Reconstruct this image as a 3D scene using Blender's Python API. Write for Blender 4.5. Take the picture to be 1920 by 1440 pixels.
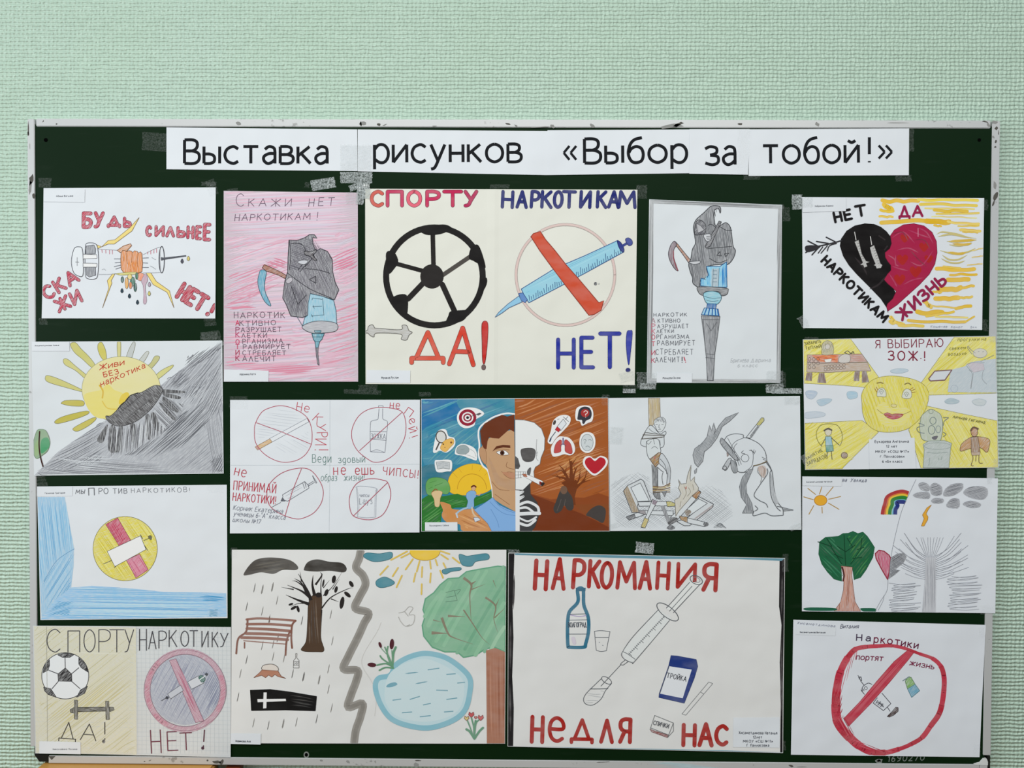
import bpy, bmesh, math, random
from mathutils import Vector, Matrix
from mathutils.geometry import tessellate_polygon

scene = bpy.context.scene
COL = scene.collection
for o in list(bpy.data.objects):
    bpy.data.objects.remove(o)

# ------------------------------------------------------------------ camera
F = 1500.0                      # focal length in pixels of the 1920 px wide frame
ZC = 1.40                       # height of the chalkboard's centre above the floor
def _R(a, b, c):
    a, b, c = map(math.radians, (a, b, c))
    rz = Matrix(((math.cos(c), -math.sin(c), 0), (math.sin(c), math.cos(c), 0), (0, 0, 1)))
    rx = Matrix(((1, 0, 0), (0, math.cos(a), -math.sin(a)), (0, math.sin(a), math.cos(a))))
    ry = Matrix(((math.cos(b), 0, math.sin(b)), (0, 1, 0), (-math.sin(b), 0, math.cos(b))))
    return rz @ rx @ ry
RC = _R(0.93496, 0.54043, 0.28197)
TC = Vector((-0.0044233, 0.0973877, 1.2643774))
def b2w(v):                     # board frame (right, down, into the wall) -> world
    return Vector((v[0], v[2], ZC - v[1]))
def b2wd(v):
    return Vector((v[0], v[2], -v[1]))
CAM_B = -(RC.transposed() @ TC)
cam_data = bpy.data.cameras.new('camera')
cam = bpy.data.objects.new('camera', cam_data)
COL.objects.link(cam)
cx_, up_, fw_ = b2wd(RC[0]), -b2wd(RC[1]), b2wd(RC[2])
M = Matrix((cx_, up_, -fw_)).transposed().to_4x4()
M.translation = b2w(CAM_B)
cam.matrix_world = M
cam_data.sensor_width = 36.0
cam_data.lens = F * 36.0 / 1920.0
cam_data.clip_start = 0.05
scene.camera = cam

# ------------------------------------------------------------------ light
world = bpy.data.worlds.new('world'); scene.world = world
world.use_nodes = True
world.node_tree.nodes['Background'].inputs[0].default_value = (0.80, 0.92, 1.0, 1)
world.node_tree.nodes['Background'].inputs[1].default_value = 0.335
def area(name, loc, target, sx, sy, power, color):
    l = bpy.data.lights.new(name, 'AREA'); l.shape = 'RECTANGLE'
    l.size = sx; l.size_y = sy; l.energy = power; l.color = color
    o = bpy.data.objects.new(name, l); COL.objects.link(o)
    o.location = loc
    o.rotation_euler = (Vector(target) - Vector(loc)).to_track_quat('-Z', 'Y').to_euler()
    return o
# the classroom's window in the side wall on the left and its ceiling lamp, both out of the picture
area('window_left_offscreen', (-3.15, -1.9, 1.75), (0.0, -1.0, 1.55), 1.8, 1.5, 54, (0.90, 0.97, 1.0))
area('ceiling_lamp_offscreen', (0.0, -1.6, 2.92), (0.0, -1.25, 1.0), 3.0, 0.5, 52, (1.0, 0.985, 0.95))
vs = scene.view_settings
vs.view_transform = 'Standard'; vs.look = 'None'; vs.gamma = 1.0
vs.use_curve_mapping = False; vs.exposure = -0.1

# ------------------------------------------------------------------ pixel -> board plane
PXM = F / TC[2]                 # about 1186 px per metre on the board
def px2w(u, v, y=0.0):
    """photo pixel -> (x, z) on the plane y (metres in front of the board is negative)"""
    d = RC.transposed() @ Vector(((u - 960) / F, (v - 720) / F, 1))
    t = (y - CAM_B[2]) / d[2]
    return (CAM_B[0] + d[0] * t, ZC - (CAM_B[1] + d[1] * t))

def lin(c):
    c = c / 255.0
    return c / 12.92 if c <= 0.04045 else ((c + 0.055) / 1.055) ** 2.4
GAIN = 1.22
def hexc(h, g=None):
    g = GAIN if g is None else g
    return tuple(min(0.88, lin(int(h[i:i + 2], 16)) * g) for i in (0, 2, 4)) + (1.0,)

# ------------------------------------------------------------------ materials
MATS = {}
def new_mat(name):
    m = bpy.data.materials.new(name); m.use_nodes = True
    nt = m.node_tree
    return m, nt, nt.nodes['Principled BSDF'], nt.nodes, nt.links
def ink_mat(name, kind, ang=0.0):
    m, nt, p, N, L = new_mat(name)
    at = N.new('ShaderNodeAttribute'); at.attribute_name = 'Col'
    tc = N.new('ShaderNodeTexCoord')
    p.inputs['Roughness'].default_value = 0.75
    p.inputs['Specular IOR Level'].default_value = 0.15
    if kind == 'pen':
        L.new(at.outputs['Color'], p.inputs['Base Color'])
    else:
        mp = N.new('ShaderNodeMapping'); mp.inputs['Rotation'].default_value = (0, ang, 0)
        L.new(tc.outputs['Object'], mp.inputs['Vector'])
        mp2 = N.new('ShaderNodeMapping'); L.new(mp.outputs[0], mp2.inputs['Vector'])
        n = N.new('ShaderNodeTexNoise'); L.new(mp2.outputs[0], n.inputs['Vector'])
        r = N.new('ShaderNodeMapRange'); L.new(n.outputs['Fac'], r.inputs['Value'])
        mx = N.new('ShaderNodeMix'); mx.data_type = 'RGBA'
        L.new(r.outputs[0], mx.inputs['Factor'])
        L.new(at.outputs['Color'], mx.inputs['A'])
        if kind == 'pencil':                 # graphite / coloured pencil grain, paper shows through
            mp2.inputs['Scale'].default_value = (90, 1, 900)
            n.inputs['Scale'].default_value = 1.0; n.inputs['Detail'].default_value = 3
            r.inputs['From Min'].default_value = 0.42; r.inputs['From Max'].default_value = 0.72
            r.inputs['To Max'].default_value = 0.62
            mx.inputs['B'].default_value = (0.74, 0.76, 0.78, 1)
        else:                                # watercolour / gouache: pooled and thin areas
            mp2.inputs['Scale'].default_value = (28, 1, 60)
            n.inputs['Scale'].default_value = 1.0; n.inputs['Detail'].default_value = 4
            r.inputs['From Min'].default_value = 0.35; r.inputs['From Max'].default_value = 0.75
            hs = N.new('ShaderNodeMix'); hs.data_type = 'RGBA'
            hs.inputs['Factor'].default_value = 0.12 if kind == 'wc' else 0.012
            L.new(at.outputs['Color'], hs.inputs['A'])
            hs.inputs['B'].default_value = (0.8, 0.8, 0.78, 1)
            L.new(hs.outputs['Result'], mx.inputs['B'])
        L.new(mx.outputs['Result'], p.inputs['Base Color'])
    return m
def paper_mat(name, base, var, rough=0.7):
    m, nt, p, N, L = new_mat(name)
    tc = N.new('ShaderNodeTexCoord')
    n = N.new('ShaderNodeTexNoise'); n.inputs['Scale'].default_value = 14; n.inputs['Detail'].default_value = 3
    L.new(tc.outputs['Object'], n.inputs['Vector'])
    mx = N.new('ShaderNodeMix'); mx.data_type = 'RGBA'
    mx.inputs['A'].default_value = base; mx.inputs['B'].default_value = var
    L.new(n.outputs['Fac'], mx.inputs['Factor'])
    L.new(mx.outputs['Result'], p.inputs['Base Color'])
    p.inputs['Roughness'].default_value = rough
    p.inputs['Specular IOR Level'].default_value = 0.25
    n2 = N.new('ShaderNodeTexNoise'); n2.inputs['Scale'].default_value = 9; n2.inputs['Detail'].default_value = 2
    L.new(tc.outputs['Object'], n2.inputs['Vector'])
    b = N.new('ShaderNodeBump'); b.inputs['Strength'].default_value = 0.45; b.inputs['Distance'].default_value = 0.012
    L.new(n2.outputs['Fac'], b.inputs['Height']); L.new(b.outputs[0], p.inputs['Normal'])
    return m
def tape_mat(name, clear, lo, hi):
    m, nt, p, N, L = new_mat(name)
    tc = N.new('ShaderNodeTexCoord')
    n = N.new('ShaderNodeTexNoise'); n.inputs['Scale'].default_value = 520; n.inputs['Detail'].default_value = 4
    n.inputs['Distortion'].default_value = 1.5
    L.new(tc.outputs['Object'], n.inputs['Vector'])
    r = N.new('ShaderNodeMapRange'); L.new(n.outputs['Fac'], r.inputs['Value'])
    r.inputs['From Min'].default_value = 0.42; r.inputs['From Max'].default_value = 0.62
    r.inputs['To Min'].default_value = lo; r.inputs['To Max'].default_value = hi
    p.inputs['Base Color'].default_value = clear
    p.inputs['Roughness'].default_value = 0.18
    p.inputs['Specular IOR Level'].default_value = 0.6
    b = N.new('ShaderNodeBump'); b.inputs['Strength'].default_value = 0.5; b.inputs['Distance'].default_value = 0.0012
    n2 = N.new('ShaderNodeTexNoise'); n2.inputs['Scale'].default_value = 90
    L.new(tc.outputs['Object'], n2.inputs['Vector'])
    L.new(n2.outputs['Fac'], b.inputs['Height']); L.new(b.outputs[0], p.inputs['Normal'])
    L.new(r.outputs[0], p.inputs['Alpha'])
    return m
MATS['pen'] = ink_mat('ink', 'pen')
MATS['wc'] = ink_mat('watercolour', 'wc')
MATS['go'] = ink_mat('gouache', 'go')
for nm_, a_ in (('p0', 0), ('p45', 0.785), ('p90', 1.571), ('p135', 2.356), ('p20', 0.35)):
    MATS[nm_] = ink_mat('pencil_' + nm_, 'pencil', a_)
MATS['lilac'] = paper_mat('lilac_white_paper', (0.785, 0.82, 0.87, 1), (0.755, 0.79, 0.84, 1))
MATS['white'] = paper_mat('white_paper', (0.785, 0.82, 0.86, 1), (0.755, 0.79, 0.83, 1))
MATS['cream'] = paper_mat('cream_paper', (0.81, 0.81, 0.735, 1), (0.78, 0.78, 0.70, 1))
MATS['warm'] = paper_mat('drawing_paper', (0.80, 0.80, 0.785, 1), (0.77, 0.77, 0.757, 1))
MATS['cool'] = paper_mat('grey_white_paper', (0.75, 0.79, 0.82, 1), (0.72, 0.76, 0.79, 1))
MATS['squared'] = paper_mat('squared_paper', (0.72, 0.75, 0.76, 1), (0.67, 0.70, 0.71, 1))
MATS['yel'] = paper_mat('yellowed_squared_paper', (0.66, 0.66, 0.54, 1), (0.58, 0.58, 0.46, 1))
MATS['pink'] = paper_mat('pink_crayoned_paper', (0.66, 0.52, 0.58, 1), (0.62, 0.57, 0.63, 1))
MATS['tape_c'] = tape_mat('clear_tape', (0.70, 0.74, 0.72, 1), 0.012, 0.10)
MATS['tape_s'] = tape_mat('speckled_tape', (0.55, 0.60, 0.60, 1), 0.15, 0.95)
MATS['tape_w'] = tape_mat('shiny_tape', (0.62, 0.66, 0.66, 1), 0.03, 0.32)

def tag(o, label=None, cat=None, group=None, kind=None):
    if label: o['label'] = label
    if cat: o['category'] = cat
    if group: o['group'] = group
    if kind: o['kind'] = kind
    return o
def link_mesh(name, verts, faces, mats, parent=None, midx=None, cols=None, smooth=False, org=None):
    me = bpy.data.meshes.new(name)
    if org is None: org = (0, 0, 0)
    me.from_pydata([(v[0] - org[0], v[1] - org[1], v[2] - org[2]) for v in verts], [], faces)
    for m in mats: me.materials.append(m)
    if midx: me.polygons.foreach_set('material_index', midx)
    if smooth: me.polygons.foreach_set('use_smooth', [True] * len(me.polygons))
    if cols:
        at = me.color_attributes.new('Col', 'FLOAT_COLOR', 'POINT')
        flat = []
        for c in cols: flat += c
        at.data.foreach_set('color', flat)
    me.update()
    o = bpy.data.objects.new(name, me); COL.objects.link(o)
    if parent is not None:
        o.parent = parent
        if org != (0, 0, 0): o.location = Vector(org) - parent.location
        else: o.location = -parent.location
    else:
        o.location = org
    return o

# ------------------------------------------------------------------ stroke letters (Cyrillic), cap height 1
GL = {
 'А': '0,0 .33,1 .66,0;.12,.35 .54,.35', 'Б': '0,0 0,1 .5,1;~0,.55 .3,.57 .5,.45 .52,.25 .42,.05 .2,0 0,0',
 'В': '0,0 0,1;~0,1 .3,1 .45,.9 .45,.68 .3,.54 0,.53;~0,.53 .33,.52 .52,.4 .52,.14 .35,0 0,0',
 'Г': '0,0 0,1 .45,1', 'Д': '0,-.17 0,0 .7,0 .7,-.17;.1,0 .36,1 .6,0',
 'Е': '0,0 0,1 .48,1;0,.52 .42,.52;0,0 .5,0', 'Ж': '.42,0 .42,1;0,1 .42,.5 0,0;.84,1 .42,.5 .84,0',
 'З': '~0,.88 .2,1 .45,.92 .45,.65 .2,.53;~.2,.53 .5,.45 .52,.14 .3,0 0,.1', 'И': '0,1 0,0 .55,1 .55,0',
 'Й': '0,1 0,0 .55,1 .55,0;~.12,1.25 .28,1.14 .43,1.25', 'К': '0,0 0,1;.48,1 0,.45;.14,.58 .52,0', 'Л': '0,0 .3,1 .6,0',
 'М': '0,0 .08,1 .4,.25 .72,1 .8,0', 'Н': '0,0 0,1;.52,0 .52,1;0,.5 .52,.5',
 'О': '~.33,1 .08,.83 0,.5 .08,.17 .33,0 .58,.17 .66,.5 .58,.83 .33,1', 'П': '0,0 0,1 .52,1 .52,0',
 'Р': '0,0 0,1;~0,1 .3,1 .5,.88 .5,.62 .3,.48 0,.47', 'С': '~.55,.85 .35,1 .1,.85 0,.5 .1,.15 .35,0 .55,.13',
 'Т': '0,1 .62,1;.31,1 .31,0', 'У': '0,1 .3,.4;~.58,1 .3,.4 .17,.07 0,0', 'Х': '0,0 .52,1;0,1 .52,0',
 'Ц': '0,1 0,0 .62,0 .62,-.2;.52,0 .52,1', 'Ч': '~0,1 .02,.6 .2,.45 .5,.52;.5,1 .5,0', 'Ш': '0,1 0,0 .8,0 .8,1;.4,0 .4,1',
 'Щ': '0,1 0,0 .9,0 .9,-.2;.4,0 .4,1;.8,0 .8,1', 'Ы': '0,1 0,0;~0,.55 .25,.55 .42,.42 .42,.12 .25,0 0,0;.65,0 .65,1',
 'Ь': '0,1 0,0;~0,.55 .25,.55 .45,.42 .45,.12 .25,0 0,0', 'Ю': '0,0 0,1;0,.5 .22,.5;~.55,1 .3,.83 .22,.5 .3,.17 .55,0 .8,.17 .88,.5 .8,.83 .55,1',
 'Я': '.5,0 .5,1;~.5,1 .2,1 .02,.88 .02,.62 .2,.48 .5,.47;.22,.48 0,0',
 'а': '~.05,.6 .2,.72 .38,.66 .42,.48;.42,.5 .42,0;~.42,.42 .2,.42 .02,.3 .02,.12 .15,0 .3,.05 .42,.18',
 'б': '~.46,1.04 .2,.95 .05,.72 .0,.35 .1,.07 .26,0 .44,.08 .5,.33 .44,.58 .27,.67 .1,.58 .02,.42',
 'е': '~.02,.38 .46,.38 .45,.6 .26,.72 .07,.62 0,.36 .08,.1 .27,0 .45,.08',
 'р': '0,.72 0,-.28;~0,.52 .15,.71 .35,.7 .48,.5 .48,.22 .36,.02 .18,0 0,.14',
 'у': '0,.72 .25,.05;~.5,.72 .25,.05 .13,-.22 0,-.28', 'ф': '.3,1 .3,-.28;~.3,.6 .1,.7 0,.4 .1,.05 .3,.12 .5,.05 .6,.4 .5,.7 .3,.6',
 'd': '~.45,.6 .25,.72 .05,.55 0,.3 .1,.05 .25,0 .45,.2;~.45,.72 .45,-.1 .3,-.3 .1,-.22',
 'm': '0,.72 0,0;~0,.5 .15,.72 .3,.6 .3,0;~.3,.5 .45,.72 .6,.6 .6,0',
 'u': '~0,.72 0,.2 .12,0 .3,.1 .45,.4;.45,.72 .45,0', 'L': '0,1 0,0 .4,0', 'y': '0,.72 .25,.05;.5,.72 .1,-.28',
 's': '~.35,.6 .15,.7 .05,.55 .3,.35 .32,.1 .12,0 0,.1',
 '0': '~.28,1 .06,.83 0,.5 .06,.17 .28,0 .5,.17 .56,.5 .5,.83 .28,1', '1': '0,.78 .2,1 .2,0',
 '2': '~0,.8 .15,1 .4,.97 .46,.72 .3,.4 0,0;0,0 .5,0', '4': '.4,0 .4,1 0,.3 .5,.3',
 '5': '.45,1 .05,1 .03,.55;~.03,.55 .3,.62 .5,.4 .45,.1 .2,0 0,.08', '6': '~.42,.97 .15,.75 .02,.35 .12,.05 .3,0 .48,.15 .46,.4 .28,.52 .05,.38',
 '7': '0,1 .5,1 .18,0', '9': '~.48,.65 .3,.5 .08,.6 .03,.82 .25,1 .45,.9 .5,.6 .4,.2 .1,0', '№': '0,0 0,1 .45,0 .45,1;~.65,.7 .55,.55 .65,.4 .75,.55 .65,.7',
 '«': '.2,.62 0,.36 .2,.1;.44,.62 .24,.36 .44,.1', '»': '0,.62 .2,.36 0,.1;.24,.62 .44,.36 .24,.1',
 '!': '.05,1 .05,.32;.05,.05 .05,0', '.': '.05,.04 .05,0', ',': '.06,.06 0,-.12', ':': '.05,.5 .05,.46;.05,.04 .05,0', '-': '0,.4 .3,.4', '"': '0,1 0,.8;.15,1 .15,.8', '?': '~0,.8 .2,1 .45,.85 .4,.6 .22,.45 .22,.3;.22,.04 .22,0',
}
def _parse(s):
    out = []
    for part in s.split(';'):
        sm = part.startswith('~')
        pts = [tuple(float(q) for q in p.split(',')) for p in part.lstrip('~').split()]
        out.append((sm, pts))
    return out
GLYPH = {k: _parse(v) for k, v in GL.items()}
GLYPH['3'] = GLYPH['З']
for ch in 'вгджзийклмностпхцчшщыьюя':
    if ch not in GLYPH:
        GLYPH[ch] = [(sm, [(x * .88, y * .72) for x, y in pts]) for sm, pts in GLYPH[ch.upper()]]
GLYPH['a'] = GLYPH['а']
GW = {k: max(x for _, pts in g for x, y in pts) for k, g in GLYPH.items()}

# ------------------------------------------------------------------ geometry helpers for the drawings
def catmull(pts, closed=False, n=6):
    P = list(pts)
    if len(P) < 3: return P
    if not closed and P[0] == P[-1] and len(P) > 3:
        closed = True; P = P[:-1]; endrep = True
    else: endrep = False
    out = []
    m = len(P)
    for i in range(m if closed else m - 1):
        p0 = P[(i - 1) % m] if (closed or i > 0) else P[0]
        p1 = P[i]; p2 = P[(i + 1) % m]
        p3 = P[(i + 2) % m] if (closed or i + 2 < m) else P[-1]
        for k in range(n):
            t = k / n
            out.append(tuple(0.5 * ((2 * p1[j]) + (-p0[j] + p2[j]) * t + (2 * p0[j] - 5 * p1[j] + 4 * p2[j] - p3[j]) * t * t
                       + (-p0[j] + 3 * p1[j] - 3 * p2[j] + p3[j]) * t ** 3) for j in (0, 1)))
    if not closed: out.append(P[-1])
    if endrep: out.append(out[0])
    return out
def ell(cx, cy, rx, ry=None, a0=0, a1=360, n=28, rot=0):
    ry = rx if ry is None else ry
    out = []
    full = abs(a1 - a0) >= 360
    for i in range(n if full else n + 1):
        a = math.radians(a0 + (a1 - a0) * i / n); r = math.radians(rot)
        x, y = rx * math.cos(a), ry * math.sin(a)
        out.append((cx + x * math.cos(r) - y * math.sin(r), cy + x * math.sin(r) + y * math.cos(r)))
    return out
def P(s):
    """'x,y x,y ...' -> points"""
    return [tuple(float(q) for q in p.split(',')) for p in s.split()]

class Sheet:
    """one sheet of paper on the board: root empty > paper_sheet + drawn motifs + tape"""
    MAXE = 0.0065
    def __init__(self, name, corners, crop, cs, paper, label, base=0.0005, lift=(0, 0, 0, 0), cat='drawing', group=None, seed=1, amp=0.0004, fold=0):
        # corners TL TR BR BL in photo pixels; crop = crop origin, cs = crop scale (crop px per photo px)
        self.c = corners; self.crop = crop; self.cs = cs
        self.rng = random.Random(seed)
        W = [px2w(*p) for p in corners]; self.W = W
        xs = [p[0] for p in W]; zs = [p[1] for p in W]
        self.x0, self.x1, self.z0, self.z1 = min(xs), max(xs), min(zs), max(zs)
        self.base = base; self.lift = lift; self.amp = amp; self.fold = fold
        self.ph = [self.rng.uniform(0, 6.28) for _ in range(6)]
        org = ((self.x0 + self.x1) / 2, -base, self.z0)
        self.root = bpy.data.objects.new(name, None); COL.objects.link(self.root)
        self.root.location = org; self.root.empty_display_size = 0.05
        tag(self.root, label, cat, group)
        self.layer = 0
        self.buf = None
        w, h = self.x1 - self.x0, self.z1 - self.z0
        nx, nz = max(8, int(w / 0.0065)), max(8, int(h / 0.0065))
        V, Fc = [], []
        for j in range(nz + 1):
            for i in range(nx + 1):
                u, v = i / nx, j / nz
                x = (W[0][0] * (1 - u) + W[1][0] * u) * (1 - v) + (W[3][0] * (1 - u) + W[2][0] * u) * v
                z = (W[0][1] * (1 - u) + W[1][1] * u) * (1 - v) + (W[3][1] * (1 - u) + W[2][1] * u) * v
                V.append((x, -self.H(x, z), z))
        n0 = len(V)
        for j in range(nz):
            for i in range(nx):
                a = j * (nx + 1) + i
                Fc.append((a, a + nx + 1, a + nx + 2, a + 1))
        # back side and edge: a real thin sheet
        per = [i for i in range(nx + 1)] + [j * (nx + 1) + nx for j in range(1, nz + 1)] \
            + [nz * (nx + 1) + i for i in range(nx - 1, -1, -1)] + [j * (nx + 1) for j in range(nz - 1, 0, -1)]
        T = 0.00018
        V += [(x, y + T, z) for x, y, z in V]
        Fc += [tuple(reversed([q + n0 for q in f])) for f in Fc[:]]
        for k in range(len(per)):
            a, b = per[k], per[(k + 1) % len(per)]
            Fc.append((a, b, b + n0, a + n0))
        self.paper = link_mesh('paper_sheet', V, Fc, [MATS[paper]], self.root, smooth=False)
    def H(self, x, z):
        u = (x - self.x0) / (self.x1 - self.x0); v = (z - self.z0) / (self.z1 - self.z0)
        p = self.ph
        h = self.base + self.amp * (1.0 + 0.5 * math.sin(x * 18 + p[0]) * math.sin(z * 15 + p[1]) + 0.5 * math.sin((x + z) * 13 + p[2]))
        if self.fold: h += 0.0006 * math.exp(-((x - self.x0 - self.fold * (self.x1 - self.x0)) / 0.006) ** 2)
        l, r, b, t = self.lift
        if l: h += l * max(0, 1 - u / 0.35) ** 2
        if r: h += r * max(0, (u - 0.65) / 0.35) ** 2
        if b: h += b * max(0, 1 - v / 0.4) ** 2
        if t: h += t * max(0, (v - 0.6) / 0.4) ** 2
        return h
    # --- crop coords -> world
    def pt(self, p):
        return px2w(self.crop[0] + p[0] / self.cs, self.crop[1] + p[1] / self.cs)
    def clamp(self, p):
        # keep a stroke on the paper
        W = self.W; x, z = p
        tv = (z - self.z0) / (self.z1 - self.z0); tu = (x - self.x0) / (self.x1 - self.x0)
        tv = min(1, max(0, tv)); tu = min(1, max(0, tu)); e = 0.0007
        xl = W[3][0] * (1 - tv) + W[0][0] * tv + e; xr = W[2][0] * (1 - tv) + W[1][0] * tv - e
        zb = W[3][1] * (1 - tu) + W[2][1] * tu + e; zt = W[0][1] * (1 - tu) + W[1][1] * tu - e
        return (min(xr, max(xl, x)), min(zt, max(zb, z)))
    def part(self, name, label=None):
        self.flush()
        self.buf = dict(name=name, label=label, V=[], F=[], C=[], MI=[], M=[])
        return self
    def flush(self):
        b = self.buf
        self.buf = None
        if not b or not b['F']: return
        o = link_mesh(b['name'], b['V'], b['F'], [MATS[m] for m in b['M']], self.root, b['MI'], b['C'])
        if b.get('under'):
            o.parent = b['under']; o.location = (0, 0, 0)
        if b['label']: o['label'] = b['label']
    def _mi(self, m):
        M_ = self.buf['M']
        if m not in M_: M_.append(m)
        return M_.index(m)
    def _emit(self, vs, fs, col, mat, off):
        b = self.buf; n = len(b['V']); mi = self._mi(mat)
        for x, z in vs:
            x, z = self.clamp((x, z))
            b['V'].append((x, -self.H(x, z) - off, z)); b['C'].append(col)
        for f in fs:
            b['F'].append(tuple(n + q for q in f)); b['MI'].append(mi)
    def off(self, sub=0):
        return 0.00010 + self.layer * 3e-6 + sub * 0.7e-6
    def fill(self, pts, col, mat='pen', smooth=False, layer=True):
        if isinstance(pts, str): pts = P(pts)
        if smooth: pts = catmull(pts, True)
        if layer: self.layer += 1
        w = [self.clamp(self.pt(p)) for p in pts]
        tris = tessellate_polygon([[Vector((x, z, 0)) for x, z in w]])
        vs = list(w); mid = {}
        stack = []
        for t in tris:
            a, b, c = t
            ar = (vs[b][0] - vs[a][0]) * (vs[c][1] - vs[a][1]) - (vs[c][0] - vs[a][0]) * (vs[b][1] - vs[a][1])
            if abs(ar) < 1e-12: continue
            stack.append((a, b, c) if ar > 0 else (a, c, b))
        out = []
        M2 = self.MAXE ** 2
        while stack:
            t = stack.pop()
            best, bl = -1, M2
            for k in range(3):
                p, q = vs[t[k]], vs[t[(k + 1) % 3]]
                d = (p[0] - q[0]) ** 2 + (p[1] - q[1]) ** 2
                if d > bl: best, bl = k, d
            if best < 0: out.append(t); continue
            a, b, c = t[best], t[(best + 1) % 3], t[(best + 2) % 3]
            key = (min(a, b), max(a, b))
            if key not in mid:
                mid[key] = len(vs); vs.append(((vs[a][0] + vs[b][0]) / 2, (vs[a][1] + vs[b][1]) / 2))
            m = mid[key]
            stack.append((a, m, c)); stack.append((m, b, c))
        self._emit(vs, out, hexc(col) if isinstance(col, str) else col, mat, self.off())
        return self
    def _ribbon(self, w, hw, col, mat, off, taper=0, cap=True):
        # w world points, hw half width (m)
        pts = [w[0]]
        for q in w[1:]:
            p = pts[-1]; d = math.hypot(q[0] - p[0], q[1] - p[1])
            if d < 1e-6: continue
            n = int(d / self.MAXE) + 1
            for k in range(1, n + 1):
                pts.append((p[0] + (q[0] - p[0]) * k / n, p[1] + (q[1] - p[1]) * k / n))
        if len(pts) < 2: pts.append((pts[0][0] + hw, pts[0][1]))
        m = len(pts); vs = []
        tot = m - 1
        for i in range(m):
            a = pts[max(0, i - 1)]; b = pts[min(m - 1, i + 1)]
            dx, dz = b[0] - a[0], b[1] - a[1]; d = math.hypot(dx, dz) or 1e-9
            nx, nz = -dz / d, dx / d
            t = i / tot
            s = 1.0
            if taper == 1: s = max(0.12, min(1, 4 * t, 4 * (1 - t))) if m > 4 else 0.8
            elif taper == 2: s = max(0.1, 1 - t * 0.95)
            vs.append((pts[i][0] + nx * hw * s, pts[i][1] + nz * hw * s))
            vs.append((pts[i][0] - nx * hw * s, pts[i][1] - nz * hw * s))
        fs = [(2 * i, 2 * i + 1, 2 * i + 3, 2 * i + 2) for i in range(m - 1)]
        if cap and not taper and hw > 0.0004:
            for e, (i, j) in enumerate(((0, 1), (m - 1, m - 2))):
                c, q = pts[i], pts[j]
                dx, dz = c[0] - q[0], c[1] - q[1]; d = math.hypot(dx, dz) or 1e-9
                dx, dz = dx / d, dz / d
                base = len(vs)
                for k in range(5):
                    a = -math.pi / 2 + math.pi * k / 4
                    vs.append((c[0] + hw * (math.cos(a) * dx - math.sin(a) * dz), c[1] + hw * (math.cos(a) * dz + math.sin(a) * dx)))
                fs.append(tuple(range(base, base + 5)))
        self._emit(vs, fs, col, mat, off)
    def line(self, pts, w, col, mat='pen', smooth=False, closed=False, taper=0, cap=True, layer=True, sub=0):
        if isinstance(pts, str): pts = P(pts)
        if smooth: pts = catmull(pts, closed, 6)
        if closed: pts = list(pts) + [pts[0]]
        if layer: self.layer += 1
        col = hexc(col) if isinstance(col, str) else col
        hw = w / self.cs / PXM / 2
        W = [self.clamp(self.pt(p)) for p in pts]
        if smooth or len(W) > 14 or taper:
            self._ribbon(W, hw, col, mat, self.off(sub), taper, cap)
        else:
            for i in range(len(W) - 1):
                self._ribbon(W[i:i + 2], hw, col, mat, self.off(sub + (i % 3)), 0, cap)
        return self
    def lines(self, s, w, col, mat='pen', smooth=False, taper=0):
        """several strokes 'x,y x,y|x,y x,y'"""
        self.layer += 1
        for k, q in enumerate(s.split('|')):
            sm = smooth or q.startswith('~')
            self.line(P(q.lstrip('~')), w, col, mat, sm, taper=taper, layer=False, sub=k % 4)
        return self
    def text(self, s, x0, y0, x1, y1, h, sw, col, mat='pen', shear=0.0, sp=0.3, outline=None, oc='30161c', jit=0.0, cap=True, spw=0.45):
        """lettering from baseline start (x0,y0) to baseline end (x1,y1), cap height h"""
        tot = 0.0; pos = []
        for ch in s:
            if ch == ' ':
                tot += spw; pos.append(None); continue
            pos.append(tot); tot += GW[ch] + sp
        tot -= sp
        L = math.hypot(x1 - x0, y1 - y0); ex, ey = (x1 - x0) / L, (y1 - y0) / L
        sx = L / max(tot, 1e-3)
        ux, uy = ey, -ex               # up on the sheet (crop y is down)
        r = self.rng
        strokes = []
        for ch, p in zip(s, pos):
            if p is None: continue
            jy = r.uniform(-jit, jit); js = 1 + r.uniform(-jit, jit)
            for sm, pts in GLYPH[ch]:
                q = []
                for gx, gy in pts:
                    gy2 = gy * js + jy; X = (p + gx) * sx + shear * gy2 * h; Y = gy2 * h
                    q.append((x0 + ex * X + ux * Y, y0 + ey * X + uy * Y))
                strokes.append((sm, q))
        if outline:
            self.layer += 1
            for k, (sm, q) in enumerate(strokes):
                self.line(q, sw + outline, oc, 'pen', sm, layer=False, sub=k % 4, cap=cap)
        self.layer += 1
        for k, (sm, q) in enumerate(strokes):
            self.line(q, sw, col, mat, sm, layer=False, sub=k % 4, cap=cap)
        self.layer += 1
        return self
    def hatch(self, poly, ang, gap, w, cols, wob=0.25, mat='pen', skip=0.0, ext=0.0, curve=0.0, smooth=False):
        """pencil strokes clipped to a polygon (crop coords)"""
        if isinstance(poly, str): poly = P(poly)
        if smooth: poly = catmull(poly, True)
        if isinstance(cols, str): cols = cols.split()
        cols = [hexc(c) for c in cols]
        a = math.radians(ang); ca, sa = math.cos(a), math.sin(a)
        rot = [(x * ca + y * sa, -x * sa + y * ca) for x, y in poly]
        y = min(p[1] for p in rot) + gap * 0.5; ymax = max(p[1] for p in rot)
        r = self.rng; k = 0
        self.layer += 1
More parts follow.
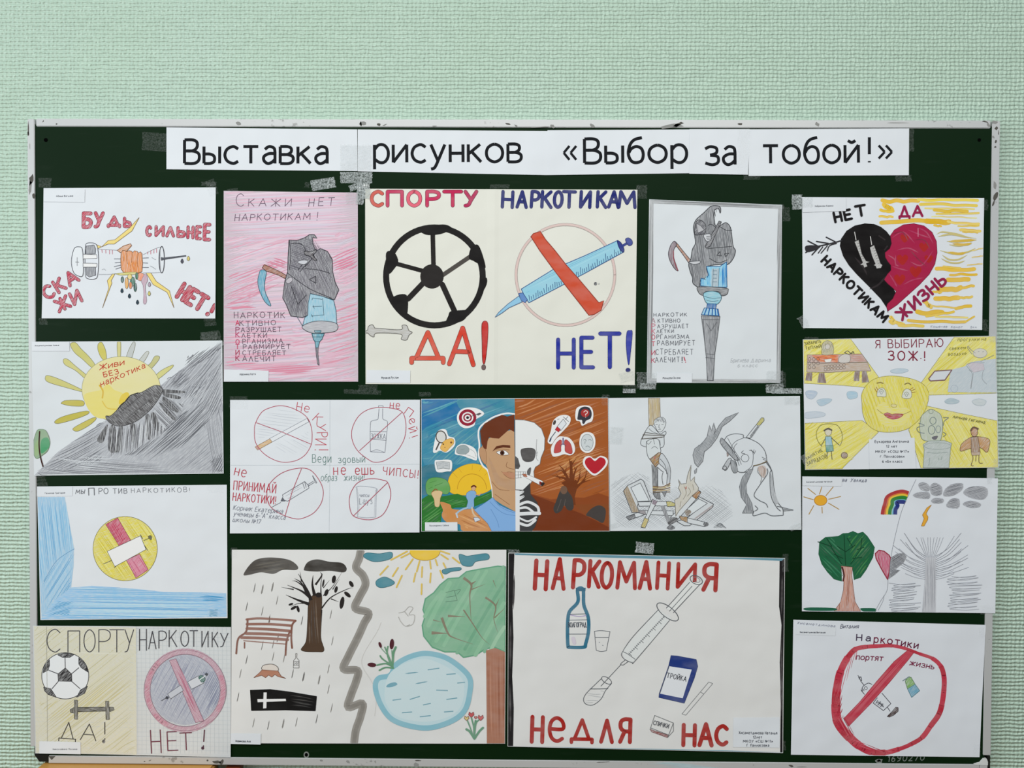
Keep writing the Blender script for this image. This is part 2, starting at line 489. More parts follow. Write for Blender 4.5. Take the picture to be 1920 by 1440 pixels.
        while y < ymax:
            xs = []
            for i in range(len(rot)):
                (xa, ya), (xb, yb) = rot[i], rot[(i + 1) % len(rot)]
                if (ya <= y < yb) or (yb <= y < ya):
                    xs.append(xa + (xb - xa) * (y - ya) / (yb - ya))
            xs.sort()
            for i in range(0, len(xs) - 1, 2):
                xa, xb = xs[i], xs[i + 1]
                if xb - xa < gap * 0.6 or r.random() < skip: continue
                ja = r.uniform(-ext, ext) * (xb - xa); jb = r.uniform(-ext, ext) * (xb - xa)
                xa += ja; xb += jb
                d = r.uniform(-wob, wob) * gap; c = curve * (xb - xa) + r.uniform(-wob, wob) * gap
                q = [(xa, y + d), ((xa + xb) / 2, y + c), (xb, y - d)]
                q = catmull(q, False, 4)
                q = [(X * ca - Y * sa, X * sa + Y * ca) for X, Y in q]
                self.line(q, w * r.uniform(0.6, 1.25), r.choice(cols), mat, False, taper=1 if w < 14 else 0, layer=False, sub=k % 12)
                k += 1
            y += gap * r.uniform(0.75, 1.25)
        self.layer += 3
        return self
    def tagpaper(self, pts, txt=(), th=12, name='name_tag'):
        """a small printed paper slip stuck on the sheet"""
        if isinstance(pts, str): pts = P(pts)
        self.flush()
        self.layer += 3
        w = [self.pt(p) for p in pts]
        off = self.off() + 0.00012
        V = []; Fc = []
        n = max(10, int(math.hypot(w[1][0] - w[0][0], w[1][1] - w[0][1]) / 0.004)); m = max(5, int(math.hypot(w[3][0] - w[0][0], w[3][1] - w[0][1]) / 0.004))
        for j in range(m + 1):
            for i in range(n + 1):
                u, v = i / n, j / m
                x = (w[0][0] * (1 - u) + w[1][0] * u) * (1 - v) + (w[3][0] * (1 - u) + w[2][0] * u) * v
                z = (w[0][1] * (1 - u) + w[1][1] * u) * (1 - v) + (w[3][1] * (1 - u) + w[2][1] * u) * v
                V.append((x, -self.H(x, z) - off, z))
        for j in range(m):
            for i in range(n):
                a = j * (n + 1) + i; Fc.append((a, a + n + 1, a + n + 2, a + 1))
        n0 = len(V)
        V += [(x, y + 0.00012, z) for x, y, z in V]
        per = [i for i in range(n + 1)] + [j * (n + 1) + n for j in range(1, m + 1)] + [m * (n + 1) + i for i in range(n - 1, -1, -1)] + [j * (n + 1) for j in range(m - 1, 0, -1)]
        for k in range(len(per)):
            a, b = per[k], per[(k + 1) % len(per)]; Fc.append((a, b, b + n0, a + n0))
        slip = link_mesh(name, V, Fc, [MATS['white']], self.root)
        slip['label'] = 'small white printed name slip'
        self.layer += 60
        if txt:
            self.part('printed_lettering'); self.buf['under'] = slip
            for (s, x0, y0, x1, y1, h, sw) in txt:
                self.text(s, x0, y0, x1, y1, h, sw, '3a3e48')
            self.flush()
        return self
    def tape(self, cx, cy, w, h, ang=0, kind='c'):
        """adhesive tape strip, centre and size in photo px, following sheet and board"""
        self.flush()
        tape_mesh(self.root, cx, cy, w, h, ang, kind, self)
        return self
    def done(self):
        self.flush()

TAPE_N = [0]
def tape_mesh(parent, cx, cy, w, h, ang, kind, sheet=None, label=None):
    a = math.radians(ang); nx, nz = 12, 8
    V = []; Fc = []
    rg = random.Random(int(cx * 7 + cy))
    TAPE_N[0] += 1
    up = 0.0012 + 0.00003 * (TAPE_N[0] % 9)
    for j in range(nz + 1):
        for i in range(nx + 1):
            u = (i / nx - .5) * w; v = (j / nz - .5) * h
            if j in (0, nz): u += rg.uniform(-.5, .5)
            if i in (0, nx): u += rg.uniform(-1.2, 1.2)
            x, z = px2w(cx + u * math.cos(a) - v * math.sin(a), cy + u * math.sin(a) + v * math.cos(a))
            hh = 0.00025
            if sheet is not None:
                m = 0.004
                if sheet.x0 - m < x < sheet.x1 + m and sheet.z0 - m < z < sheet.z1 + m:
                    hh = sheet.H(x, z) + up
                else:
                    hh = 0.0007
            if sheet is not None: hh = max(hh, getattr(sheet, 'tape_min', 0))
            if abs(x) > 0.7485: hh = max(hh, 0.0021)
            V.append((x, -hh - 0.0002 * rg.random(), z))
    for j in range(nz):
        for i in range(nx):
            q = j * (nx + 1) + i; Fc.append((q, q + nx + 1, q + nx + 2, q + 1))
    if parent is None:
        x, z = px2w(cx, cy)
        o = link_mesh('tape_strip', V, Fc, [MATS['tape_' + kind]], None, smooth=True, org=(x, 0, z))
    else:
        o = link_mesh('tape_strip', V, Fc, [MATS['tape_' + kind]], parent, smooth=True)
    if label: tag(o, label, 'tape')
    return o
# ================================================================== setting: wall
WALL_Y = 0.018
def wall_mat():
    m, nt, p, N, L = new_mat('mint_glassfibre_wallpaper')
    tc = N.new('ShaderNodeTexCoord')
    # woven glass-fibre wallpaper: horizontal ribs about 6 mm apart, broken into little cells
    mp = N.new('ShaderNodeMapping'); mp.inputs['Scale'].default_value = (1, 1, 1)
    L.new(tc.outputs['Object'], mp.inputs['Vector'])
    nz = N.new('ShaderNodeTexNoise'); nz.inputs['Scale'].default_value = 55; nz.inputs['Detail'].default_value = 3
    L.new(mp.outputs[0], nz.inputs['Vector'])
    sub = N.new('ShaderNodeVectorMath'); sub.operation = 'SUBTRACT'; sub.inputs[1].default_value = (.5, .5, .5)
    L.new(nz.outputs['Color'], sub.inputs[0])
    sc = N.new('ShaderNodeVectorMath'); sc.operation = 'SCALE'; sc.inputs['Scale'].default_value = 0.0042
    L.new(sub.outputs[0], sc.inputs[0])
    add = N.new('ShaderNodeVectorMath'); add.operation = 'ADD'
    L.new(mp.outputs[0], add.inputs[0]); L.new(sc.outputs[0], add.inputs[1])
    w1 = N.new('ShaderNodeTexWave'); w1.bands_direction = 'Z'; w1.inputs['Scale'].default_value = 314.16 / 6.2 / math.pi * 3.1416 / 1.0
    w1.inputs['Scale'].default_value = 51.0
    L.new(add.outputs[0], w1.inputs['Vector'])
    w2 = N.new('ShaderNodeTexWave'); w2.bands_direction = 'X'; w2.inputs['Scale'].default_value = 46.0
    w2.inputs['Distortion'].default_value = 2.5; w2.inputs['Detail'].default_value = 1; w2.inputs['Detail Scale'].default_value = 3
    L.new(add.outputs[0], w2.inputs['Vector'])
    n2 = N.new('ShaderNodeTexNoise'); n2.inputs['Scale'].default_value = 420; n2.inputs['Detail'].default_value = 2
    L.new(mp.outputs[0], n2.inputs['Vector'])
    m1 = N.new('ShaderNodeMath'); m1.operation = 'MULTIPLY_ADD'; m1.inputs[1].default_value = 0.5
    L.new(w2.outputs['Fac'], m1.inputs[0]); L.new(w1.outputs['Fac'], m1.inputs[2])
    m2 = N.new('ShaderNodeMath'); m2.operation = 'MULTIPLY_ADD'; m2.inputs[1].default_value = 1.0
    L.new(n2.outputs['Fac'], m2.inputs[0]); L.new(m1.outputs[0], m2.inputs[2])
    b = N.new('ShaderNodeBump'); b.inputs['Strength'].default_value = 0.85; b.inputs['Distance'].default_value = 0.0016
    L.new(m2.outputs[0], b.inputs['Height']); L.new(b.outputs[0], p.inputs['Normal'])
    n3 = N.new('ShaderNodeTexNoise'); n3.inputs['Scale'].default_value = 5; n3.inputs['Detail'].default_value = 4
    L.new(mp.outputs[0], n3.inputs['Vector'])
    mx = N.new('ShaderNodeMix'); mx.data_type = 'RGBA'
    mx.inputs['A'].default_value = (0.49, 0.665, 0.52, 1); mx.inputs['B'].default_value = (0.52, 0.685, 0.575, 1)
    L.new(n3.outputs['Fac'], mx.inputs['Factor']); L.new(mx.outputs['Result'], p.inputs['Base Color'])
    p.inputs['Roughness'].default_value = 0.40; p.inputs['Specular IOR Level'].default_value = 0.9
    return m
def boxv(x0, x1, y0, y1, z0, z1):
    V = [(x0, y0, z0), (x1, y0, z0), (x1, y1, z0), (x0, y1, z0), (x0, y0, z1), (x1, y0, z1), (x1, y1, z1), (x0, y1, z1)]
    Fc = [(3, 2, 1, 0), (4, 5, 6, 7), (0, 1, 5, 4), (1, 2, 6, 5), (2, 3, 7, 6), (3, 0, 4, 7)]
    return V, Fc
def bevel_box(name, x0, x1, y0, y1, z0, z1, mat, parent=None, bev=0.0008, seg=2, org=None):
    bm = bmesh.new()
    V, Fc = boxv(x0, x1, y0, y1, z0, z1)
    vs = [bm.verts.new(v) for v in V]
    for f in Fc: bm.faces.new([vs[i] for i in f])
    if bev: bmesh.ops.bevel(bm, geom=bm.edges[:], offset=bev, segments=seg, affect='EDGES', clamp_overlap=True)
    bmesh.ops.recalc_face_normals(bm, faces=bm.faces[:])
    bm.verts.ensure_lookup_table()
    vv = [tuple(v.co) for v in bm.verts]; ix = {v: i for i, v in enumerate(bm.verts)}
    ff = [tuple(ix[v] for v in f.verts) for f in bm.faces]
    bm.free()
    return link_mesh(name, vv, ff, [mat], parent, org=org)

V, Fc = boxv(-3.2, 3.2, WALL_Y, WALL_Y + 0.12, 0.0, 3.0)
wall = link_mesh('wall_front', V, Fc, [wall_mat()])
wall['kind'] = 'structure'
def floor_mat():
    m, nt, p, N, L = new_mat('brown_linoleum')
    tc = N.new('ShaderNodeTexCoord'); n = N.new('ShaderNodeTexNoise'); n.inputs['Scale'].default_value = 6
    L.new(tc.outputs['Object'], n.inputs['Vector'])
    mx = N.new('ShaderNodeMix'); mx.data_type = 'RGBA'
    mx.inputs['A'].default_value = (0.24, 0.15, 0.08, 1); mx.inputs['B'].default_value = (0.32, 0.21, 0.12, 1)
    L.new(n.outputs['Fac'], mx.inputs['Factor']); L.new(mx.outputs['Result'], p.inputs['Base Color'])
    p.inputs['Roughness'].default_value = 0.4
    return m
V, Fc = boxv(-3.2, 3.2, -3.5, WALL_Y + 0.12, -0.1, 0.0)
flo = link_mesh('floor', V, Fc, [floor_mat()]); flo['kind'] = 'structure'

# ================================================================== chalkboard
def board_mat():
    m, nt, p, N, L = new_mat('green_chalkboard')
    tc = N.new('ShaderNodeTexCoord')
    n = N.new('ShaderNodeTexNoise'); n.inputs['Scale'].default_value = 5; n.inputs['Detail'].default_value = 5
    L.new(tc.outputs['Object'], n.inputs['Vector'])
    mx = N.new('ShaderNodeMix'); mx.data_type = 'RGBA'
    mx.inputs['A'].default_value = (0.0012, 0.0125, 0.0024, 1); mx.inputs['B'].default_value = (0.0030, 0.0190, 0.0042, 1)
    L.new(n.outputs['Fac'], mx.inputs['Factor'])
    # faint chalk wipe marks
    mp = N.new('ShaderNodeMapping'); mp.inputs['Scale'].default_value = (3, 1, 22); mp.inputs['Rotation'].default_value = (0, .25, 0)
    L.new(tc.outputs['Object'], mp.inputs['Vector'])
    n2 = N.new('ShaderNodeTexNoise'); n2.inputs['Scale'].default_value = 4; n2.inputs['Detail'].default_value = 6
    L.new(mp.outputs[0], n2.inputs['Vector'])
    r = N.new('ShaderNodeMapRange'); r.inputs['From Min'].default_value = .6; r.inputs['From Max'].default_value = .8; r.inputs['To Max'].default_value = 0.012
    L.new(n2.outputs['Fac'], r.inputs['Value'])
    mx2 = N.new('ShaderNodeMix'); mx2.data_type = 'RGBA'; mx2.inputs['B'].default_value = (.5, .55, .5, 1)
    L.new(r.outputs[0], mx2.inputs['Factor']); L.new(mx.outputs['Result'], mx2.inputs['A'])
    L.new(mx2.outputs['Result'], p.inputs['Base Color'])
    p.inputs['Roughness'].default_value = 0.45; p.inputs['Specular IOR Level'].default_value = 0.10
    return m
def alu_mat(name, c, dirt=True):
    m, nt, p, N, L = new_mat(name)
    tc = N.new('ShaderNodeTexCoord')
    p.inputs['Metallic'].default_value = 0.25; p.inputs['Roughness'].default_value = 0.38
    n = N.new('ShaderNodeTexNoise'); n.inputs['Scale'].default_value = 130; n.inputs['Detail'].default_value = 5
    L.new(tc.outputs['Object'], n.inputs['Vector'])
    n0 = N.new('ShaderNodeTexNoise'); n0.inputs['Scale'].default_value = 7; n0.inputs['Detail'].default_value = 1
    L.new(tc.outputs['Object'], n0.inputs['Vector'])
    mu = N.new('ShaderNodeMath'); mu.operation = 'MULTIPLY'
    L.new(n.outputs['Fac'], mu.inputs[0]); L.new(n0.outputs['Fac'], mu.inputs[1])
    r = N.new('ShaderNodeMapRange'); r.inputs['From Min'].default_value = .375; r.inputs['From Max'].default_value = .42
    r.inputs['To Max'].default_value = 0.45
    L.new(mu.outputs[0], r.inputs['Value'])
    mx = N.new('ShaderNodeMix'); mx.data_type = 'RGBA'
    mx.inputs['A'].default_value = c; mx.inputs['B'].default_value = (.07, .065, .05, 1)
    L.new(r.outputs[0], mx.inputs['Factor']); L.new(mx.outputs['Result'], p.inputs['Base Color'])
    return m
def plain_mat(name, c, rough=0.5, spec=0.3, metal=0.0):
    m, nt, p, N, L = new_mat(name)
    tc = N.new('ShaderNodeTexCoord'); n = N.new('ShaderNodeTexNoise'); n.inputs['Scale'].default_value = 60
    L.new(tc.outputs['Object'], n.inputs['Vector'])
    mx = N.new('ShaderNodeMix'); mx.data_type = 'RGBA'
    mx.inputs['A'].default_value = c; mx.inputs['B'].default_value = tuple(min(1, q * 1.25) for q in c[:3]) + (1,)
    L.new(n.outputs['Fac'], mx.inputs['Factor']); L.new(mx.outputs['Result'], p.inputs['Base Color'])
    p.inputs['Roughness'].default_value = rough; p.inputs['Specular IOR Level'].default_value = spec; p.inputs['Metallic'].default_value = metal
    return m
ALU = alu_mat('worn_aluminium', (0.60, 0.61, 0.61, 1))
BLACK = plain_mat('black_plastic', (0.006, 0.007, 0.006, 1), 0.4)
HOLE = plain_mat('dark_hole', (0.002, 0.002, 0.002, 1), 0.9, 0.0)
CHALK = plain_mat('chalk_mark', (0.16, 0.19, 0.17, 1), 0.9, 0.0)
GREYSCUFF = plain_mat('worn_ring', (0.20, 0.22, 0.20, 1), 0.7, 0.1)
WHITEP = plain_mat('white_plastic', (0.62, 0.63, 0.62, 1), 0.35)

HB = 0.4995; WB = 0.75; RW = 0.0128; PR = 0.0016
board = bpy.data.objects.new('chalkboard', None); COL.objects.link(board)
board.location = (0, WALL_Y, ZC - HB - RW)
tag(board, 'large dark green chalkboard in a scuffed aluminium frame, hung on the mint wall', 'chalkboard')
bevel_box('writing_surface', -WB - 0.004, WB + 0.004, 0.0, WALL_Y, ZC - HB - 0.004, ZC + HB + 0.004, board_mat(), board, 0)
def rail(x0, x1, z0, z1, vert):
    # U-shaped aluminium edging: flat front face, small lip towards the board, returns to the wall
    o = bevel_box('frame_rail', x0, x1, -PR, WALL_Y, z0, z1, ALU, board, 0.0009, 2)
    return o
g = 0.0012
rail(-WB - RW, -WB - g, ZC - HB + 0.014, ZC + HB + RW * 0.95, 1)
rail(WB + g, WB + RW + 0.0005, ZC - HB + 0.014, ZC + HB + RW * 0.95, 1)
rail(-WB + 0.0012, WB - 0.0015, ZC + HB + g * .5, ZC + HB + RW, 0)
rail(-WB + 0.016, WB - 0.004, ZC - HB - RW, ZC - HB - g * .5, 0)
# plastic corner pieces
V = [(-WB - .006, .0, ZC - HB + .014), (-WB + .0005, .0, ZC - HB + .014), (-WB + .0005, 0, ZC - HB + .001), (-WB + .0165, 0, ZC - HB + .001),
     (-WB + .0165, 0, ZC - HB - .0105), (-WB + .002, 0, ZC - HB - .0105), (-WB - .006, 0, ZC - HB + .0)]
n = len(V)
V2 = [(x, -PR * .9, z) for x, y, z in V] + [(x, WALL_Y, z) for x, y, z in V]
Fc = [tuple(reversed(range(n))), tuple(range(n, 2 * n))] + [(i, (i + 1) % n, (i + 1) % n + n, i + n) for i in range(n)]
link_mesh('corner_piece', V2, Fc, [BLACK], board)['label'] = 'black plastic corner piece'
V = [(WB - .013, 0, ZC - HB + .0005), (WB - .004, 0, ZC - HB + .003), (WB + .0015, 0, ZC - HB + .0095), (WB + .0065, 0, ZC - HB + .009),
     (WB + .0085, 0, ZC - HB + .004), (WB + .0085, 0, ZC - HB - .0015), (WB - .013, 0, ZC - HB - .0008)]
n = len(V)
V2 = [(x, -PR * 1.3, z) for x, y, z in V] + [(x, WALL_Y, z) for x, y, z in V]
Fc = [tuple(range(n)), tuple(reversed(range(n, 2 * n)))] + [(i, (i + 1) % n, (i + 1) % n + n, i + n) for i in range(n)]
link_mesh('corner_piece', V2, Fc, [WHITEP], board)['label'] = 'pale plastic corner piece'
bevel_box('corner_piece', WB + .0085, WB + .0125, -PR, WALL_Y, ZC - HB - .011, ZC - HB + .0135, BLACK, board, .0004, 1)
bevel_box('corner_piece', WB - .0035, WB + .0085, -PR * .9, WALL_Y, ZC - HB - RW, ZC - HB - .0016, ALU, board, .0006, 1)
# dirt and dents in the frame (specks with their own shape)
rs = random.Random(5)
def speck(name, pts, mat, y, label=None):
    w = [px2w(*p) for p in pts]
    V = [(x, y, z) for x, z in w] + [(x, y + .0004, z) for x, z in w]; n = len(w)
    ar = sum(w[i][0] * w[(i + 1) % n][1] - w[(i + 1) % n][0] * w[i][1] for i in range(n))
    f = list(range(n)) if ar > 0 else list(reversed(range(n)))
    o = link_mesh(name, V, [tuple(f)] + [(i, (i + 1) % n, (i + 1) % n + n, i + n) for i in range(n)], [mat], board)
    return o
def blob(cx, cy, rx, ry, n=9, j=.35, rot=0):
    return [(cx + (x - cx) * (1 + rs.uniform(-j, j)), cy + (y - cy) * (1 + rs.uniform(-j, j))) for x, y in ell(cx, cy, rx, ry, n=n, rot=rot)]
DIRT = plain_mat('dark_scuff', (0.09, 0.085, 0.075, 1), .8, .1)
DIRT2 = plain_mat('pale_scuff', (0.26, 0.26, 0.25, 1), .8, .1)
for cx, cy, rx, ry, rot, m in ((54.5, 240, 1, 12, 0, DIRT), (54, 252, 2, 4, 0, DIRT), (57, 275, .6, 6, 0, DIRT2), (82, 228, 2.2, .8, -50, DIRT), (107, 233, 1.5, 1.2, 0, DIRT),
        (60, 338, 4, 10, 10, DIRT), (58, 352, 3, 12, 0, DIRT2), (64, 368, 2, 6, 0, DIRT), (448, 232, 5, 3, 0, DIRT2), (681, 232, 7, 3, 0, DIRT2), (677, 233, 2, 4, 0, DIRT),
        (710, 234, 4, 3, 20, DIRT), (722, 235, 5, 1, -20, DIRT2), (815, 237, 4, 1, 0, DIRT2), (953, 233, 5, 1.5, 15, DIRT), (967, 236, 4, 1.5, 30, DIRT2), (1010, 239, 18, 1, -3, DIRT2),
        (1036, 237, 5, 3, 30, DIRT2), (1110, 236, 5, 3, 40, DIRT2), (1261, 237, 20, 4, -8, DIRT2), (1272, 234, 10, 3, -20, DIRT), (1387, 233, 5, 2, 0, DIRT), (1532, 234, 5, 3, 50, DIRT2),
        (1680, 231, 18, .8, 0, DIRT2), (1846, 229, 5, 1.5, 10, DIRT), (1852, 235, 3, 5, -40, DIRT2), (1864, 230, 6, 3, 0, DIRT2), (1867, 241, 3, 3, 0, DIRT), (1871, 250, .9, 5, 0, DIRT),
        (1866, 266, 2, 3, 0, DIRT), (1865, 276, 2.2, 1.8, 0, DIRT), (1862, 258, 1.2, 3, -30, DIRT2), (1864, 348, 3, 9, 0, DIRT2), (1865, 369, 3.5, 10, 15, DIRT), (1862, 381, 2, 6, 20, DIRT),
        (272, 1427, 1.5, 1, 0, DIRT), (282, 1425, 2.5, .7, -25, DIRT), (390, 1425, 1.8, 1.6, 0, DIRT), (407, 1428, 7, 3, 10, DIRT), (416, 1428, 3, 5, 20, DIRT),
        (603, 1425, 3, 2, 0, DIRT2), (653, 1427, 4, 2.5, 40, DIRT2), (784, 1425, 6, 1, 0, DIRT), (782, 1433, 5, 4, 0, DIRT2), (1130, 1428, 14, .6, -2, DIRT), (1483, 1435, 5, 2, 15, DIRT), (1503, 1437, 12, .5, 0, DIRT)):
    speck('scuff_mark', blob(cx, cy, rx, ry, rot=rot), m, -PR - .00012)
tri = [(92, 1417), (105, 1417), (98, 1424)]
speck('scuff_mark', tri, DIRT, -PR - .00012)
BLUEWIPE = plain_mat('pale_chalk_smear', (.40, .50, .52, 1), .9, .0)
for k in range(16):
    y = 1429 + k * .7
    x0 = 1205 + rs.uniform(0, 50) + k * 2; x1 = 1275 + rs.uniform(0, 20) + k * 5
    speck('chalk_smear', [(x0, y), ((x0 + x1) / 2, y - .6), (x1, y + 1.6), ((x0 + x1) / 2, y + .4)], BLUEWIPE, -PR - .00013 - k * 3e-6)
# screw holes in the board
for cx, cy, r in ((86, 262.5, 3.6), (1836, 262.5, 3.2)):
    speck('screw_hole', ell(cx, cy, r, r, n=16), HOLE, -.0005)
speck('screw_ring', ell(574.5, 1415, 5.2, 6, n=18), GREYSCUFF, -.00045)
speck('screw_hole', ell(574.5, 1415, 3, 3.6, n=14), HOLE, -.0006)
# number chalked / scratched along the lower edge
def chalk_text(s, x0, y0, x1, y1, h, sw):
    tot = 0; pos = []
    for ch in s: pos.append(tot); tot += GW[ch] + .35
    sx = (x1 - x0) / (tot - .35); ey = (y1 - y0) / (x1 - x0)
    V = []; Fc = []; k = 0
    for ch, p in zip(s, pos):
        for sm, pts in GLYPH[ch]:
            q = [(x0 + (p + gx + .15 * gy) * sx, y0 + ey * (p + gx) * sx - gy * h) for gx, gy in pts]
            if sm: q = catmull(q)
            for a, b in zip(q, q[1:]):
                d = math.hypot(b[0] - a[0], b[1] - a[1]) or 1e-6
                nx, ny = -(b[1] - a[1]) / d * sw / 2, (b[0] - a[0]) / d * sw / 2
                ex, ey2 = (b[0] - a[0]) / d * sw * .3, (b[1] - a[1]) / d * sw * .3
                n = len(V); k += 1
                for u, v in ((a[0] - nx - ex, a[1] - ny - ey2), (a[0] + nx - ex, a[1] + ny - ey2), (b[0] + nx + ex, b[1] + ny + ey2), (b[0] - nx + ex, b[1] - ny + ey2)):
                    x, z = px2w(u, v); V.append((x, -.0004 - (k % 5) * 4e-6, z))
                Fc.append((n, n + 1, n + 2, n + 3))
    o = link_mesh('chalk_lettering', V, Fc, [CHALK], board)
    o['label'] = 'faded chalked number'
chalk_text('1690270', 1664, 1428, 1732, 1425, 11, 1.6)
speck('chalk_blot', blob(1648, 1427, 7, 4.5), GREYSCUFF, -.0004)
speck('chalk_blot', blob(1648, 1426, 4, 2), HOLE, -.0006)

# ================================================================== cabinet under the board (only its top is in view)
def wood_mat(name, a, b):
    m, nt, p, N, L = new_mat(name)
    tc = N.new('ShaderNodeTexCoord'); mp = N.new('ShaderNodeMapping'); mp.inputs['Scale'].default_value = (3, 40, 40)
    L.new(tc.outputs['Object'], mp.inputs['Vector'])
    n = N.new('ShaderNodeTexNoise'); n.inputs['Scale'].default_value = 3; n.inputs['Detail'].default_value = 6
    L.new(mp.outputs[0], n.inputs['Vector'])
    mx = N.new('ShaderNodeMix'); mx.data_type = 'RGBA'; mx.inputs['A'].default_value = a; mx.inputs['B'].default_value = b
    L.new(n.outputs['Fac'], mx.inputs['Factor']); L.new(mx.outputs['Result'], p.inputs['Base Color'])
    p.inputs['Roughness'].default_value = .4
    return m
WOOD = wood_mat('yellow_varnished_wood', (.62, .34, .09, 1), (.48, .24, .05, 1))
RWOOD = wood_mat('red_brown_wood', (.20, .045, .015, 1), (.13, .03, .01, 1))
zt = ZC - HB - RW - .0012
xl = px2w(78, 1430)[0]; xr = px2w(402, 1432)[0]
cab = bpy.data.objects.new('wooden_cabinet', None); COL.objects.link(cab); cab.location = ((xl + xr) / 2, -.2, 0)
tag(cab, 'yellow varnished wooden cabinet standing under the left end of the chalkboard', 'cabinet')
bevel_box('cabinet_top', xl, xr, -.40, WALL_Y - .001, zt - .022, zt, WOOD, cab, .003, 3)
bevel_box('cabinet_body', xl + .008, xr - .008, -.385, WALL_Y - .002, .06, zt - .0215, WOOD, cab, .001, 1)
bevel_box('plinth', xl + .02, xr - .02, -.36, WALL_Y - .004, 0.0, .0605, RWOOD, cab, .001, 1)
d = bevel_box('door', xl + .012, xr - .012, -.401, -.3845, .08, zt - .035, WOOD, cab, .002, 2)
bevel_box('handle', xr - .045, xr - .033, -.425, -.4005, .50, .62, ALU, cab, .003, 2)
xa, xb = px2w(422, 1436)[0], px2w(449, 1436)[0]
post = bpy.data.objects.new('wooden_post', None); COL.objects.link(post); post.location = ((xa + xb) / 2, -.05, 0)
tag(post, 'narrow red-brown wooden post beside the yellow cabinet', 'post')
bevel_box('post_shaft', xa, xb, -.06, WALL_Y - .001, .05, zt - .004, RWOOD, post, .001, 1)
bevel_box('post_foot', xa - .01, xb + .01, -.08, WALL_Y - .001, 0, .0505, RWOOD, post, .001, 1)
# ================================================================== the sheets on the board
SHEETS = []
def sheet(*a, **k):
    s = Sheet(*a, **k); SHEETS.append(s); return s
def fo(s, pts, fc, mat='pen', lw=3, lc='3a3a40', smooth=False, lmat='pen'):
    """filled shape with a drawn outline"""
    if isinstance(pts, str): pts = P(pts)
    if smooth: pts = catmull(pts, True)
    if fc: s.fill(pts, fc, mat)
    if lw: s.line(pts, lw, lc, lmat, closed=True)
def drop(s, x, y, r, col, lw=2):
    fo(s, [(x, y - r * 1.5), (x + r * .75, y), (x, y + r), (x - r * .75, y)], col, 'pen', lw, '303036', True)
GPH = '8a8c92'; DK = '3c3c44'

# ------------------------------------------------------------------ title strips
def strip(corners, label, seed, lift=(0, 0, 0, 0), base=.0005):
    return sheet('title_strip', corners, (0, 0), 1.0, 'white', label, cat='paper strip', group='printed strips of the exhibition title', seed=seed, base=base, lift=lift, amp=.0003)
def T1(x): return 260 + x / 3.2
def T2(x): return 860 + x / 4.174
def T3(x): return 1280 + x / 3.097
s = strip([(312.5, 239), (670, 243), (670.5, 321), (312.5, 317.5)], 'white paper strip printed with the word vystavka in large black letters', 1)
s.part('printed_lettering').text('Выставка', T1(276), 306.5, T1(1132), 307, 44, 5.7, '14161a', sp=.19, cap=False)
s.tape_min = .0030; s.tape(668, 296, 58, 48, 0, 'w')
s = strip([(671, 243), (1026.5, 246), (1026.5, 328.5), (671, 321.5)], 'white paper strip printed with the word risunkov in large black letters', 2, base=.0006)
s.part('printed_lettering').text('рисунков', T1(1416), 305, T2(486), 303.5, 46, 5.7, '14161a', sp=.19, cap=False)
s = strip([(1026.5, 244.5), (1294, 243), (1293, 325), (1026.5, 328.5)], 'white paper strip printed with the word vybor behind an opening quotation mark', 3, base=.0007)
s.part('printed_lettering').text('«', T2(822), 305, T2(920), 305, 50, 4.6, '14161a', cap=False)
s.text('Выбор', T2(985), 306, T2(1780), 304.5, 45, 5.8, '14161a', sp=.19, cap=False)
s = strip([(1292.5, 242.5), (1405, 242.5), (1402, 328), (1292, 326)], 'narrow white paper strip printed with the two-letter word za in black', 4, base=.0012)
s.part('printed_lettering').text('за', T3(130), 309.5, T3(303), 309, 47, 5.6, '14161a', sp=.19, cap=False)
s = strip([(1403.5, 243), (1703.5, 241.5), (1703, 329), (1403, 330.5)], 'white paper strip printed with the word toboy, an exclamation mark and closing quotation mark', 5, base=.0015)
s.part('printed_lettering').text('тобой', T3(465), 307, T3(1018), 305.5, 46, 5.6, '14161a', sp=.19, cap=False)
s.text('!', T3(1078), 305, T3(1081), 305, 47, 5.6, '14161a', cap=False)
s.text('»', T3(1135), 302.5, T3(1212), 302.5, 47, 4.6, '14161a', cap=False)

s.tape_min = .0034; s.tape(1394, 286, 22, 86, 1, 'c'); s.tape(1408, 332, 30, 12, 0, 'c')

# ------------------------------------------------------------------ P1 be stronger, hand crushing a syringe
s = sheet('pencil_drawing', [(82.3, 353), (404.6, 351.5), (404.6, 597.3), (79.4, 597)], (40, 210), 1440 / 420, 'white',
          'white drawing of an orange fist crushing a syringe under red letters', seed=11, lift=(0, 0, .001, 0))
RED = 'b23a50'
s.part('lettering', 'red outlined lettering')
for ch, x0, y0, x1, h, sw in (('Б', 402, 740, 448, 88, 21), ('У', 478, 738, 526, 88, 19), ('Д', 562, 728, 634, 52, 17), ('Ь', 665, 736, 700, 52, 16),
                              ('С', 808, 794, 832, 56, 16), ('И', 868, 794, 914, 56, 16), ('Л', 938, 797, 980, 54, 16), ('Ь', 1008, 800, 1048, 56, 16),
                              ('Н', 1072, 808, 1104, 68, 16), ('Е', 1128, 814, 1152, 76, 16), ('Е', 1178, 820, 1210, 96, 19)):
    if ch == 'С': s.part('lettering', 'red outlined lettering')
    s.text(ch, x0, y0, x1, y0 + 1, h, sw, RED, 'p45', outline=5, oc='5a2430')
s.part('lettering')
s.text('СКА', 172, 1206, 372, 1082, 78, 17, RED, 'p45', outline=5, oc='5a2430', sp=.3)
s.part('lettering')
s.text('ЖИ', 248, 1284, 392, 1214, 74, 17, RED, 'p45', outline=5, oc='5a2430')
s.part('lettering')
s.text('НЕТ', 1002, 1188, 1155, 1278, 96, 24, 'ae3347', 'p45', outline=5, oc='5a2430', sp=.3)
